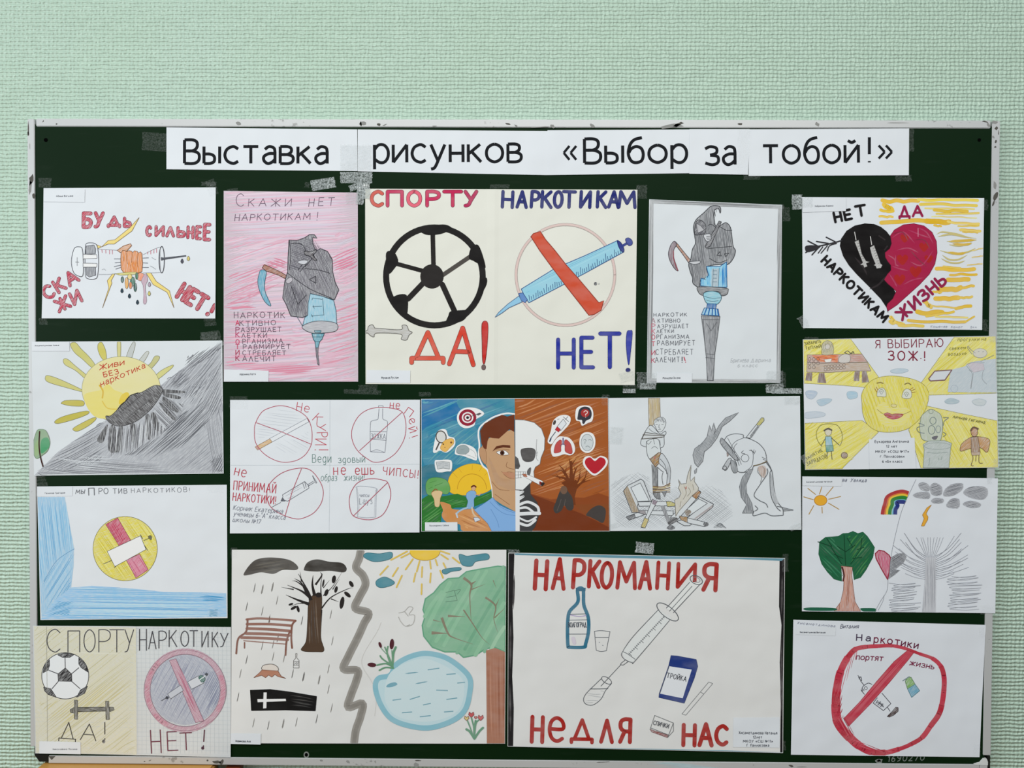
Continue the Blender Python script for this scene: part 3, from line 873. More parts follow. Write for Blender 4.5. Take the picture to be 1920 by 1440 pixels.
s.text('!', 1196, 1300, 1198, 1301, 92, 22, 'ae3347', 'p45', outline=5, oc='5a2430', shear=.55)
for q in ('480,852 520,868 560,828 605,822 700,745 760,680 715,765 600,850 560,850 490,880', '590,1040 555,1085 565,1130 525,1260 585,1100 580,1085 602,1045',
          '805,1035 850,1110 940,1160 985,1260 955,1150 870,1090 835,1035'):
    s.part('lightning_bolt', 'yellow lightning bolt')
    fo(s, q, 'e6c878', 'wc', 3, '7a6240')
s.part('syringe')
fo(s, '342,880 375,868 394,882 401,965 398,1050 370,1055 338,1030 325,960', 'd5d9de', 'pen', 4, DK, True)
s.lines('362,935 362,990|350,965 374,965', 3, DK)
fo(s, '425,845 470,845 492,870 500,960 492,1055 470,1075 430,1072 415,1050 412,960 415,870', 'd2d6dc', 'pen', 4, DK, True)
fo(s, '420,862 470,855 482,880 480,912 415,916', '86888e', 'p90', 3, DK)
fo(s, '418,998 480,992 482,1050 440,1062 422,1050', '86888e', 'p90', 3, DK)
fo(s, '400,915 488,918 490,942 400,945', 'dfe2e6', 'pen', 3, DK)
fo(s, '400,972 490,975 488,998 400,998', 'dfe2e6', 'pen', 3, DK)
s.lines('490,880 530,885 640,890|500,1045 560,1045 650,1037', 2.5, GPH)
s.lines('520,885 522,905|545,887 546,910|570,888 570,915|588,888 588,915', 3, 'b85a6c')
s.lines('600,945 640,945|605,970 640,966|600,995 640,985|610,1010 640,1000', 4, '6a6c74')
s.lines('~520,1015 535,1010 545,1020', 2, GPH)
s.part('syringe_needle', 'barrel end and needle of the syringe')
s.line(ell(905, 950, 17, 85, n=30), 5, DK, closed=True)
s.lines('785,918 850,885 892,868|785,1035 850,1035 905,1032|~840,935 855,945 868,950|~830,990 850,1000 866,1012', 2.5, GPH)
s.lines('815,900 815,915|835,890 835,915|855,885 855,910|872,880 872,905', 3, 'b85a6c')
s.lines('785,940 820,938|785,970 815,972|785,1000 820,1000', 4, '6a6c74')
s.lines('895,870 893,960 898,1032', 3, GPH)
fo(s, '900,935 918,938 1060,922 1062,928 918,950 902,955', '55585f', 'pen', 2, DK)
s.part('fist', 'orange pencilled fist')
fo(s, '620,890 660,862 705,848 712,860 680,895 640,905', 'c99a78', 'p20', 4, '7c543a')
fo(s, '645,905 655,890 672,893 680,900 692,892 710,895 718,905 730,893 748,897 756,908 768,900 778,910 782,980 778,1025 760,1035 660,1032 645,1010 642,950', 'd28a54', 'p90', 4, '7c543a')
s.lines('~678,905 682,960 690,980|~716,905 712,960 704,1000|~754,908 748,960 755,1000|655,930 662,960', 3, '8a5a3a')
s.hatch('700,960 778,950 780,1030 700,1030', 80, 8, 4, 'c9793e d89860', mat='pen')
s.part('paint_splash', 'coloured drips under the fist')
fo(s, '600,1040 700,1030 745,1030 735,1045 680,1048 640,1050', 'c9c06a', 'p0', 2, '6a6a40')
for x, y, rx, ry, c in ((652, 1078, 9, 20, '2c5a52'), (680, 1100, 11, 38, 'd8a050'), (718, 1090, 16, 30, '2f6a52'), (705, 1115, 10, 22, 'cf7a48'), (735, 1128, 10, 28, '1f5148'),
                        (770, 1060, 26, 26, 'e08a68'), (745, 1055, 10, 22, '356a4c'), (700, 1060, 14, 18, 'd9c060')):
    fo(s, ell(x, y, rx, ry, n=14), c, 'p90', 2, '46463c')
fo(s, '775,1085 800,1040 815,1080 800,1120 805,1180 808,1215 800,1235 788,1225 790,1170 785,1115', 'b79aa8', 'p90', 2, '7a6070', True)
for x, y, c in ((650, 1152, '30404a'), (698, 1186, '30404a'), (750, 1226, '30404a'), (826, 1112, 'a89aa8'), (825, 1170, 'c0b870'), (1036, 962, '50505a'), (1076, 945, 'c8b870')):
    s.part('drop'); drop(s, x, y, 12, c)
s.tagpaper('148,492 412,498 410,582 147,578', [('Абаша Богдана', 228, 547, 336, 545, 9, 2)])
for a in ((85, 343, 24, 18, 0, 'c'), (398, 352, 18, 30, -20, 'c'), (392, 345, 28, 8, 0, 'c'), (82, 603, 16, 12, 0, 'c'), (395, 604, 22, 14, -5, 'c')): s.tape(*a)

# ------------------------------------------------------------------ P2 pink reaper drawing
s = sheet('pencil_drawing', [(419.8, 358), (671, 361.4), (671.7, 715.6), (419.8, 715.6)], (400, 320), 1029 / 300, 'pink',
          'pink crayoned drawing of a grey hooded reaper turning into a syringe', seed=12)
s.part('pink_shading', 'pink and lilac pencil shading')
rg = random.Random(3)
s.hatch('72,135 930,145 930,1355 72,1355', -4, 8, 11, 'd2bcc8 cdbcc8 cab4c2 d0b0be d4c0cc c8b8c8 cfa8b8', wob=.9)
PINKS = 'd09cae d3aabc c8b8c6 c4bcc8 d4b0be c9a8b8 d2bac6 cfc0cc'
for (q, a, gp, w, cs_) in (('72,135 930,145 930,420 72,420', -2, 7, 9, 'd2b4c2 c8bcc8 d0acbc cdb4c4 c9c0cc'), ('72,420 480,420 480,700 300,620 280,900 72,900', -18, 8, 8, PINKS),
                           ('780,400 930,400 930,860 800,840 810,760 770,640', -20, 8, 8, 'cda2b2 d0acbc d2b4c2 c4bcc8'), ('72,900 500,900 500,1280 72,1280', -2, 9, 9, PINKS),
                           ('500,1000 560,1020 640,1180 640,1350 360,1350 360,1270 500,1270', -6, 8, 8, PINKS), ('690,1040 930,860 930,1350 690,1350', -15, 8, 9, 'd2a8b8 d0acbc c4bcc8 cbb8c6')):
    s.hatch(q, a, gp, w, cs_, wob=.9, ext=.14, skip=.3)
s.hatch('90,680 460,580 450,760 120,860', -22, 16, 7, 'cc8ca0 d09eb0', ext=.3, skip=.25)
s.hatch('800,860 925,850 925,1180 700,1250', -18, 26, 9, 'cf90a2 cfa0b0', ext=.25, skip=.35)
s.hatch('75,800 300,790 280,900 75,900', -4, 14, 8, 'cc869a d09eb0', ext=.2, skip=.3)
s.hatch('75,1225 640,1250 640,1300 360,1300 75,1285', -4, 12, 9, 'cc869a d09eb0', ext=.2, skip=.2)
s.hatch('310,610 400,560 480,590 470,640', 20, 12, 7, 'c88094', ext=.2)
s.hatch('760,540 920,480 925,620 790,660', -24, 16, 7, 'd08098', ext=.2, skip=.2)
s.part('lettering', 'thin grey handwritten lettering')
GT = '6a5868'
s.text('С', 148, 232, 196, 232, 82, 4, GT, jit=.03)
s.text('КАЖИ', 226, 230, 500, 230, 48, 4, GT, sp=.45, shear=.1, jit=.03)
s.text('НЕТ', 614, 230, 775, 224, 50, 4, GT, sp=.5, shear=.15, jit=.03)
s.text('НАРКОТИКАМ', 138, 322, 622, 316, 40, 4, GT, sp=.32, shear=.15, jit=.04)
s.text('!', 664, 320, 667, 320, 52, 4, GT, shear=.12)
s.part('lettering', 'pencilled list of words')
for i, (t, x0, x1, y, h) in enumerate((('НАРКОТИК', 136, 460, 948, 36), ('КТИВНО', 172, 402, 996, 30), ('АЗРУШАЕТ', 180, 438, 1036, 28), ('ЛЕТКИ', 184, 345, 1074, 28),
                                       ('РГАНИЗМА', 190, 448, 1112, 28), ('РАВМИРУЕТ', 194, 496, 1148, 28), ('СТРЕБЛЯЕТ', 190, 468, 1186, 28), ('АЛЕЧИТ', 190, 402, 1226, 32))):
    s.text(t, x0, y, x1, y - 2, h, 3.6, '574c58', jit=.06, sp=.35)
for ch, y, c in (('А', 994, 'c03a5c'), ('Р', 1038, '8c4a64'), ('К', 1070, 'b04468'), ('О', 1116, 'c05070'), ('Т', 1146, 'b84a68'), ('И', 1184, 'a8405c'), ('К', 1222, 'a03a58')):
    s.text(ch, 146, y, 168, y, 30, 4.5, c)
s.part('scythe', 'scythe with a brown handle and blue blade')
fo(s, '316,625 330,605 350,612 440,655 478,680 462,694 420,672 340,645', '9a6652', 'p20', 4, '54382e')
fo(s, '308,640 342,652 332,720 335,780 372,868 335,845 300,775 288,715 295,670', '5f9cb4', 'p90', 4, '3a5a68', True)
s.part('reaper', 'dark grey hooded figure')
fo(s, '488,448 540,450 590,432 620,412 650,412 668,436 640,430 640,470 660,520 690,502 735,520 765,570 768,650 785,720 808,768 780,830 700,810 625,790 610,930 575,945 500,935 470,860 448,820 462,710 480,650 482,560', '7a787e', 'p90', 5, '34343a')
s.hatch('490,452 640,430 760,560 770,700 800,770 770,825 620,785 600,930 505,930 452,815 465,705 485,600', 62, 9, 3.2, '5c5a62 6a6870 8c8a92', ext=.03)
s.hatch('470,700 610,780 600,930 505,930 455,815', 105, 9, 3.4, '55535c 615f68', ext=.03)
s.hatch('490,452 640,430 660,560 600,640 490,640', 20, 10, 3.2, '55535c 6a6870', ext=.03)
s.lines('~500,470 560,470 590,500 600,550|~490,450 500,550 490,640|~585,515 640,540 665,580|~590,530 660,520|~660,505 640,560 590,620|545,640 585,590|560,650 600,600|~590,630 680,640 750,660|~480,660 560,720 640,770 760,820|620,700 660,680 660,725 620,700|500,740 545,860 600,800', 4, '2c2c32')
fo(s, '545,585 585,575 610,585 590,602 555,598', 'bfc0c6', 'pen', 3, '34343a', True)
fo(s, '470,705 500,685 512,705 490,725 472,722', 'b2aeb4', 'pen', 3, '4a484e', True)
fo(s, '585,520 640,520 662,505 665,520 640,545 668,575 655,582 620,550 590,540', '5b565a', 'p45', 4, '28282c')
s.part('syringe', 'blue pencilled syringe barrel and needle')
fo(s, '625,792 700,808 775,835 790,900 795,985 740,970 640,975 575,1000 590,945 610,930 612,850', '8cb8ca', 'p90', 4, '3c5866')
fo(s, '575,1000 640,972 720,968 795,985 790,1030 700,1045 640,1045 590,1025', 'a7a6ac', 'p0', 4, '44464c', True)
s.lines('640,820 700,828|640,875 700,872|632,935 710,928|705,820 712,930|640,820 636,832|645,868 650,886|634,926 640,942|540,940 575,1000', 3.4, '3c5866')
fo(s, '650,1028 695,1028 692,1042 655,1042', '4f8796', 'p0', 3, '2c4a54')
fo(s, '635,1048 715,1048 700,1085 685,1100 675,1140 660,1140 655,1100 645,1085', '5f9aac', 'p90', 4, '2c4a54')
s.lines('640,1070 708,1070|655,1100 686,1100', 3, '2c4a54')
fo(s, '660,1140 675,1140 674,1180 682,1252 672,1245 664,1190', '6a6470', 'p90', 3, '3a363e')
s.tagpaper('72,1278 358,1286 356,1357 70,1357', [('Афонина Катя', 172, 1316, 274, 1314, 13, 2)])
for a in ((660, 372, 24, 22, 0, 'w'), (676, 366, 14, 36, 4, 's'), (437, 357, 20, 6, -8, 'c'), (668, 350, 26, 12, -20, 's')): s.tape(*a)

# ------------------------------------------------------------------ P3 sport yes / drugs no (large)
s = sheet('painted_poster', [(684.8, 354), (1195, 356), (1190, 722), (685.7, 720)], (670, 330), 1897 / 540, 'cream',
          'large cream poster with a black painted ball and a crossed-out blue syringe', seed=13, fold=.472)
s.part('lettering', 'raspberry painted word')
for ch, x0, x1, c in (('С', 95, 165, 'c25a4e'), ('П', 200, 295, 'b83a5c'), ('О', 335, 415, 'd4566c'), ('Р', 460, 535, 'bb3058'), ('Т', 572, 685, 'b3224e'), ('У', 712, 785, 'a92a54')):
    s.text(ch, x0, 196, x1, 196, 92, 20, c, 'wc', outline=5, oc='5e2236')
s.part('lettering', 'dark blue painted word')
x = 0
for ch, x0, x1 in (('Н', 955, 1020), ('А', 1052, 1112), ('Р', 1145, 1190), ('К', 1215, 1275), ('О', 1295, 1345), ('Т', 1355, 1432), ('И', 1470, 1530), ('К', 1580, 1635), ('А', 1655, 1718), ('М', 1722, 1828)):
    s.text(ch, x0, 205, x1, 208, 102, 19, '1e2668', 'wc', outline=3, oc='161c50')
s.part('ball', 'black painted ball with five spokes')
s.line(ell(508, 662, 318, 322, n=60), 40, '1c1a1a', 'go', closed=True)
for k, (a, b, c, d, w) in enumerate(((497, 380, 502, 590, 30), (745, 530, 560, 655, 28), (640, 890, 560, 715, 36), (335, 810, 440, 700, 36), (245, 575, 430, 625, 28))):
    s.line([(a, b), (c, d)], w, '201d1c' if k != 1 else '4a4642', 'go')
s.fill(ell(492, 662, 77, 80, n=30), '262322', 'go')
for q in ('395,345 560,320 620,345 560,380 470,390 420,372', '750,475 800,460 845,600 800,580 765,560 735,540', '620,890 720,880 760,850 700,950 590,970 600,920', '235,800 325,785 330,905 300,915 250,880', '190,510 240,500 270,560 245,610 205,640', '808,690 850,670 850,720 800,800 820,730'):
    s.fill(q, '181616', 'go', smooth=True)
s.part('dumbbell', 'grey pencilled dumbbell')
fo(s, '55,1020 68,1015 75,990 100,980 115,1000 130,1003 285,1012 295,985 325,985 340,1018 362,1030 340,1050 325,1080 290,1075 285,1042 130,1035 110,1060 85,1050 70,1035 55,1035', 'b0aea8', 'p0', 4, '5a5854', True)
s.part('lettering', 'red painted word with an exclamation mark')
for ch, x0, x1, y0, h, w, c in (('Д', 358, 566, 1200, 170, 26, 'c9503c'), ('А', 606, 764, 1238, 240, 26, 'c63e2c')):
    s.text(ch, x0, y0, x1, y0 + (0 if ch == 'Д' else 6), h, w, c, 'wc', outline=5, oc='6a2c24')
fo(s, '822,972 858,968 858,1080 842,1222 826,1222 822,1100', 'b8261f', 'wc', 4, '6a1c1c', True)
fo(s, ell(832, 1260, 14, 18), '5a4240', 'wc', 2, '40282a')
s.part('prohibition_sign', 'pale pink ring')
s.line(ell(1370, 652, 325, 332, n=70), 14, 'cdb6b0', 'wc', closed=True)
s.line(ell(1370, 652, 333, 340, n=70), 2, '9a8e8c', closed=True)
s.line(ell(1370, 652, 316, 323, n=70), 2, 'a89c98', closed=True)
s.part('syringe', 'light blue syringe with a dark blue plunger')
fo(s, '1080,745 1300,610 1500,525 1715,425 1735,470 1755,500 1500,640 1330,730 1130,835 1105,800', '8cc0d2', 'wc', 5, '3a5a8a')
s.hatch('1090,745 1300,615 1500,530 1715,430 1730,460 1480,580 1300,670 1110,770', -26, 12, 4, '74b0c8 9acbd8', ext=.02)
rr = random.Random(4)
for i in range(44):
    t = i / 43
    if 0.36 < t < 0.5: continue
    x = 1135 + t * 600; y = 822 - t * 310
    L = 42 if i % 4 == 0 else 24
    s.line([(x, y), (x - 3 + rr.uniform(-3, 3), y - L * rr.uniform(.8, 1.3))], 4, '3c5a80', layer=(i % 6 == 0), sub=i % 6)
fo(s, '1712,428 1735,440 1755,480 1752,502 1738,495 1720,465', '1f2f7c', 'wc', 4, '182258', True)
s.line('1745,462 1780,440', 16, '1f2f7c', 'wc')
fo(s, '1765,418 1785,408 1808,425 1810,450 1790,460 1775,445', '26388a', 'wc', 3, '182258', True)
fo(s, '1062,775 1090,770 1120,815 1105,835 1078,820', '5a82b8', 'wc', 4, '30487a')
fo(s, '1065,790 1085,830 1000,868 950,905 908,930 930,900 990,845', '86b8d4', 'wc', 4, '4a6080')
s.part('prohibition_bar', 'broad red painted bar')
fo(s, '1143,400 1160,380 1205,366 1240,420 1300,490 1370,580 1450,670 1560,800 1590,835 1622,822 1605,885 1560,912 1525,918 1480,860 1370,720 1280,600 1200,490', 'c04a30', 'wc', 5, '8a3426')
s.part('lettering', 'blue painted word with an exclamation mark')
for ch, x0, x1, y0, h, w in (('Н', 1322, 1425, 1262, 185, 23), ('Е', 1475, 1552, 1260, 195, 23), ('Т', 1600, 1725, 1258, 220, 25)):
    s.text(ch, x0, y0, x1, y0, h, w, '202c90', 'wc', outline=3, oc='161e60')
fo(s, '1775,1030 1795,1018 1810,1030 1800,1150 1786,1245 1770,1120', '28349a', 'wc', 3, '1a2468', True)
fo(s, ell(1782, 1278, 16, 14), '1c2266', 'wc', 0)
s.part('smudges')
fo(s, ell(1568, 710, 10, 11), '4a4a4c', 'p45', 0); fo(s, ell(1590, 710, 5, 5), 'a5a49f', 'p45', 0)
s.tagpaper('62,1278 350,1282 348,1364 60,1362', [('Мунаков Рустам', 160, 1336, 272, 1334, 14, 2.2)])
for a in ((684, 358, 20, 30, 0, 's'), (937, 350, 36, 8, 0, 'c'), (1203, 360, 20, 26, 0, 'c'), (1175, 706, 28, 18, -12, 'w'), (1180, 727, 26, 14, 0, 'c'), (690, 727, 36, 10, 0, 'c')): s.tape(*a)

# ------------------------------------------------------------------ P4 reaper torch syringe, grey border
s = sheet('pencil_drawing', [(1217, 374), (1466, 384.4), (1462.8, 718), (1212.5, 717.8)], (1180, 340), 3.6, 'cool',
          'white drawing with a grey pencil border and a reaper above a blue syringe', seed=14)
s.part('border', 'grey shaded pencil border')
for q, a in (('133,124 1030,162 1028,188 165,150 165,152', 2), ('133,124 163,150 152,1330 118,1358', 91), ('1002,186 1030,162 1018,1360 992,1340', 91), ('118,1358 150,1330 992,1338 1018,1360', 1)):
    s.fill(q, 'a5a8aa', 'p90' if a > 45 else 'p0'); s.hatch(q, a, 6, 4.5, '7c7e80 8c8e90 b0b2b4', ext=.02, wob=.6)
s.part('lettering', 'pencilled list of words')
for t, x0, x1, y, h in (('НАРКОТИК', 164, 388, 914, 24), ('КТИВНО', 192, 342, 954, 25), ('АЗРУШАЕТ', 188, 398, 992, 26), ('ЛЕТКИ', 184, 298, 1024, 22), ('РГАНИЗМА', 184, 402, 1064, 27), ('РАВМИРУЕТ', 188, 442, 1108, 32), ('СТРЕБЛЯЕТ', 178, 430, 1170, 36), ('АЛЕЧИТ', 174, 338, 1222, 34)):
    s.text(t, x0, y, x1, y - 2, h, 3.4, '5a5c64', jit=.06, sp=.35)
for ch, y, c in (('А', 954, 'a08088'), ('Р', 992, 'c07080'), ('К', 1028, 'c06a7c'), ('О', 1066, 'b84a60'), ('Т', 1112, 'c03a54'), ('И', 1172, 'b03a54'), ('К', 1224, 'b04a60')):
    s.text(ch, 150, y, 172, y, 30, 4, c)
s.text('!', 352, 1222, 355, 1222, 36, 6, '4a4a52'); s.text('!', 376, 1222, 379, 1221, 36, 6, 'b83248')
s.part('faint_signature')
s.text('Бригнева', 682, 1222, 800, 1220, 26, 3, 'aeb2b6', shear=.2); s.text('Дарина', 818, 1220, 950, 1218, 24, 3, 'aeb2b6', shear=.2); s.text('6 класс', 728, 1254, 862, 1252, 20, 3, 'b2b6ba', shear=.2)
s.part('scythe', 'red bladed scythe')
fo(s, '310,408 330,430 345,450 410,530 420,545 398,548 350,480 312,432', 'a87a64', 'p45', 4, '4a4444')
fo(s, '305,405 318,430 300,460 298,510 320,580 328,605 305,590 275,540 263,490 275,440 290,415', '84747c', 'p90', 4, '3e3a40', True)
s.lines('~296,470 300,530 325,600', 7, '8a4a54')
s.part('reaper', 'dark grey hooded figure')
fo(s, '600,168 615,185 612,215 600,185 575,195 570,230 580,300 610,300 650,280 680,310 690,370 700,440 715,470 700,520 665,560 620,560 540,570 520,590 530,640 478,670 470,715 430,690 425,650 410,610 400,560 415,520 425,460 445,420 440,370 432,310 450,260 500,215 550,170', '7e8084', 'p90', 5, '36383c', True)
s.hatch('600,170 560,300 660,285 700,440 700,520 620,555 520,590 475,710 430,690 405,560 445,420 435,300 500,215', 82, 9, 3.6, '5e6064 6a6c70 94969a', ext=.04)
fo(s, '450,275 485,265 515,300 510,350 470,362 440,355', '58585e', 'p45', 4, '303034', True)
fo(s, '452,285 480,300 505,330 460,350', 'a4a4a8', 'p90', 3, '4a4a50')
fo(s, '605,268 620,275 545,440 515,450 510,440', '6a6a6e', 'p45', 4, '303034')
fo(s, '500,365 540,355 552,378 545,400 520,405', 'c2c4c8', 'pen', 4, '44464c', True)
s.lines('520,375 548,370|520,385 548,383|525,395 545,395|~530,300 550,290 580,310|520,455 690,440|~540,520 600,550 660,530|590,500 610,475 620,505 590,500|640,490 670,485 650,510 640,490|~600,300 650,330 690,330', 4, '34363a')
fo(s, '400,545 440,540 478,540 470,555 430,560', 'b8babe', 'p0', 4, '44464c', True)
s.part('syringe', 'blue syringe standing like a torch on a grey handle')
fo(s, '520,575 610,575 655,545 658,715 550,715 480,705 482,655 515,665 535,635 525,600', '7cbcd8', 'p90', 5, '2a5a86')
s.hatch('625,580 655,550 655,710 630,710', 88, 7, 5, '2f74b4 4a90c8', ext=.02); s.hatch('482,660 545,620 545,710 482,700', 88, 9, 4, '5aa6d0 9acce0', ext=.02)
s.fill('555,590 605,590 600,710 552,710', '9fb2bc', 'p90')
s.lines('565,590 562,710|605,585 600,712|565,605 590,605|565,630 590,630|565,655 590,655|560,680 590,680', 3, '4a6474')
fo(s, '460,715 540,712 655,722 665,740 655,765 620,772 600,745 515,745 500,770 470,755', '7a7a7c', 'p0', 4, '3c3c40', True)
fo(s, '510,750 560,742 605,755 620,790 590,830 525,825 500,775', '86bccb', 'p0', 4, '3a5a68', True)
s.lines('~500,775 560,790 620,785|~515,800 560,812 600,805', 3, '3a5a68')
fo(s, '525,825 588,828 582,860 520,858', '2f6aa4', 'p90', 3, '1e4470')
fo(s, '505,855 598,862 605,908 485,900', '8cbcd4', 'p90', 4, '1e4470')
s.lines('520,860 505,900|540,860 532,902|560,860 558,904|578,862 582,905|594,865 600,905', 8, '2a62a0')
fo(s, '485,908 610,912 600,1000 575,1170 565,1345 525,1345 520,1200 500,1020', '85878b', 'p90', 4, '4a4c50')
s.hatch('490,912 605,914 575,1170 562,1340 530,1340 522,1200', 86, 8, 3.6, '64666a 74767a 9a9ca0', ext=.03)
s.lines('490,935 605,935|520,960 550,1010 590,950|520,1165 575,1170|515,1190 575,1195', 3.5, '5a5c60')
s.tagpaper('185,1292 422,1296 421,1360 183,1358', [('Мальцева Оксана', 225, 1334, 342, 1332, 13, 2)])
for a in ((1211, 713, 34, 30, 0, 'w'), (1215, 724, 30, 12, 0, 's'), (1452, 706, 30, 22, 0, 'w'), (1452, 728, 34, 16, -4, 's'), (1474, 402, 14, 26, 0, 'c'), (1461, 388, 16, 8, 0, 'w'), (1466, 712, 14, 28, 0, 'c')): s.tape(*a)
# ------------------------------------------------------------------ P5 broken heart
s = sheet('painted_poster', [(1503, 370), (1844.7, 371.4), (1841, 618.6), (1505.6, 615)], (1480, 350), 1920 / 410, 'white',
          'white poster with a heart painted half black and half crimson beside yellow brushstrokes', seed=15)
s.part('brushstrokes', 'yellow watercolour brushstrokes')
rg = random.Random(8)
for (x0, y0, x1, y1, w, c) in ((815, 125, 1130, 130, 34, 'd9b02c'), (1130, 115, 1650, 125, 26, 'e0c850'), (830, 165, 900, 200, 40, 'dcb63a'), (1150, 150, 1640, 165, 26, 'd8be4c'), (800, 210, 910, 215, 26, 'd9b840'),
        (1190, 190, 1620, 200, 14, 'e0cc70'), (790, 262, 905, 265, 20, 'dcbc50'), (1290, 240, 1660, 235, 18, 'd8c05a'), (1270, 205, 1560, 222, 26, 'd4b238'), (1250, 262, 1640, 275, 10, 'e4d68c'),
        (805, 315, 1200, 300, 36, 'd6b02e'), (1200, 305, 1400, 320, 46, 'd2a824'), (1390, 310, 1660, 330, 22, 'dcc468'), (1270, 335, 1330, 350, 18, 'd6b444'), (1480, 345, 1660, 345, 14, 'd8bc50'),
        (1500, 375, 1670, 390, 26, 'dabf5c'), (1520, 400, 1650, 405, 12, 'd4b444'), (1290, 722, 1620, 728, 34, 'd9b23a'), (1350, 700, 1500, 712, 14, 'd9bc50'), (1410, 772, 1640, 770, 22, 'd6ae34'),
        (1390, 812, 1570, 818, 40, 'd6ae34'), (1310, 910, 1500, 895, 44, 'd4ac34'), (1500, 890, 1615, 868, 24, 'd8b444'), (1260, 925, 1330, 930, 20, 'd9b84c'), (1280, 975, 1480, 978, 40, 'd8b03a'),
        (1480, 975, 1600, 968, 22, 'd8b84a'), (1180, 1010, 1240, 1055, 34, 'd8b640'), (1240, 1045, 1480, 1065, 14, 'd9bc58'), (1460, 1065, 1590, 1050, 28, 'd6b23c'), (1120, 1105, 1340, 1110, 40, 'd4ae30'),
        (1200, 1135, 1440, 1100, 22, 'd8b848'), (1280, 1140, 1560, 1150, 16, 'e0cc74'), (1040, 1180, 1540, 1190, 26, 'd4b040'), (1540, 1185, 1620, 1140, 16, 'd8b84c'), (880, 1190, 1000, 1205, 28, 'd8ba50'),
        (960, 1215, 1170, 1222, 26, 'd8bc54'), (885, 1145, 920, 1190, 30, 'dcc060'), (1560, 688, 1690, 678, 9, 'dcc880'), (1600, 620, 1700, 608, 8, 'dcc880'), (1600, 565, 1700, 540, 8, 'e0d090')):
    n = 5
    pts = [(x0 + (x1 - x0) * i / n, y0 + (y1 - y0) * i / n + rg.uniform(-.25, .25) * w) for i in range(n + 1)]
    s.line(pts, w, c, 'wc', True)
    s.line([(p[0] + rg.uniform(-8, 8), p[1] - w * .4) for p in pts], 4, 'c79c20', 'wc', True, taper=1)
for q in ('1290,420 1330,400 1400,405 1480,420 1560,445 1640,455', '1300,440 1420,420 1560,450', '1340,600 1400,640 1480,640 1560,600', '1330,630 1400,665 1480,670 1540,650', '1380,480 1480,485 1640,470', '1400,510 1500,520 1600,490', '1320,560 1440,590 1560,575 1630,540'):
    s.line(q, 14, 'bcae6e', 'wc', True, taper=1)
for q in ('1400,480 1520,475 1640,468', '1430,500 1520,510 1600,500', '1390,575 1480,590 1550,580'):
    s.line(q, 22, 'c8a63c', 'wc', True, taper=1)
s.part('heart', 'heart with a black left half and a crimson right half')
fo(s, '862,1105 850,1060 800,985 700,880 590,770 520,690 470,610 442,520 452,460 500,390 570,345 660,325 740,330 800,355 850,395 885,440 895,500 880,545 840,575 838,620 870,650 888,690 888,735 855,770 828,815 860,855 905,890 930,935 905,985 858,1030', '100d0e', 'go', 3, '0c0a0b')
fo(s, '862,1092 850,1060 858,1030 905,985 935,920 905,890 858,850 828,815 858,770 890,735 888,690 860,655 840,620 838,580 880,545 895,500 885,430 920,380 1000,335 1090,325 1180,345 1250,400 1288,480 1295,580 1275,680 1225,770 1140,860 1040,950 940,1040', '9c1c42', 'go', 4, '6e1030')
for x, y, r in ((1010, 450, 36), (1180, 525, 40), (990, 635, 46), (1220, 630, 34), (1105, 740, 48), (965, 810, 46)):
    s.fill([(x, y + r * 1.2), (x - r, y + r * .1), (x - r * .95, y - r * .6), (x - r * .4, y - r * .8), (x, y - r * .4), (x + r * .4, y - r * .8), (x + r * .95, y - r * .6), (x + r, y + r * .1)], 'a0201f', 'go', True)
for q in ('900,450 1000,400 1100,500', '1040,380 1140,420 1230,450', '940,560 1040,540 1130,580', '1060,660 1160,690 1260,560', '900,700 960,720 1040,740', '1000,860 1080,820 1180,800', '870,760 920,840 940,880', '1120,360 1200,400 1260,500', '930,600 930,680 960,700', '860,600 920,640 930,700'):
    s.line(q, 11, 'a22e54', 'wc', True, taper=1)
for q in ('885,425 990,400 1040,480', '1090,470 1180,470 1240,560', '1060,560 1130,640 1200,700'):
    s.line(q, 9, '7c1434', 'wc', True, taper=1)
s.lines('1128,365 1128,440', 4, 'd8a0b4')
for q in ('780,430 840,470', '570,620 640,700 680,780', '700,900 780,860 850,780', '830,560 860,520'):
    s.line(q, 16, '2a2426', 'go', True, taper=1)
for (a, b, c, d) in ((570, 400, 650, 700), (708, 440, 770, 710)):
    s.part('syringe', 'small grey syringe on the black heart')
    s.line([(a, b), (a + 12, b + 70)], 7, 'c4c2c0')
    dx, dy = (c - a) / 300., 1
    fo(s, [(a + 0, b + 85), (a + 35, b + 70), (a + 62, b + 190), (a + 100, b + 255), (a + 130, b + 262), (a + 100, b + 275), (a + 112, b + 300), (a + 85, b + 312), (a + 75, b + 290), (a + 48, b + 288), (a + 72, b + 270), (a + 45, b + 200)] if a == 570 else
       [(a - 4, b + 95), (a + 32, b + 75), (a + 70, b + 180), (a + 88, b + 235), (a + 105, b + 250), (a + 92, b + 275), (a + 55, b + 280), (a + 48, b + 258), (a + 30, b + 250), (a + 45, b + 240), (a + 15, b + 170)], 'a9a7a4', 'p45', 3, '5c5a58')
    for k in range(7):
        s.line([(a + 22 + k * 7, b + 105 + k * 22), (a + 40 + k * 7, b + 98 + k * 22)], 3, '4a4846', layer=(k == 0))
s.part('arrow', 'black arrow tail')
for q, w in (('455,475 400,490 320,510 150,545', 12), ('320,445 400,485', 10), ('235,482 340,500', 11), ('160,478 250,525', 11), ('410,500 350,520 330,565', 9), ('330,520 275,585', 9), ('290,530 250,585', 9), ('250,540 195,600', 11), ('200,545 140,580', 10)):
    s.line(q, w, '2a282c', 'go', smooth=len(q.split()) > 2)
s.fill('135,528 180,515 240,520 270,530 220,560 150,575', '2c2a2e', 'go', smooth=True)
BL = '141214'
s.part('lettering', 'black brush lettering')
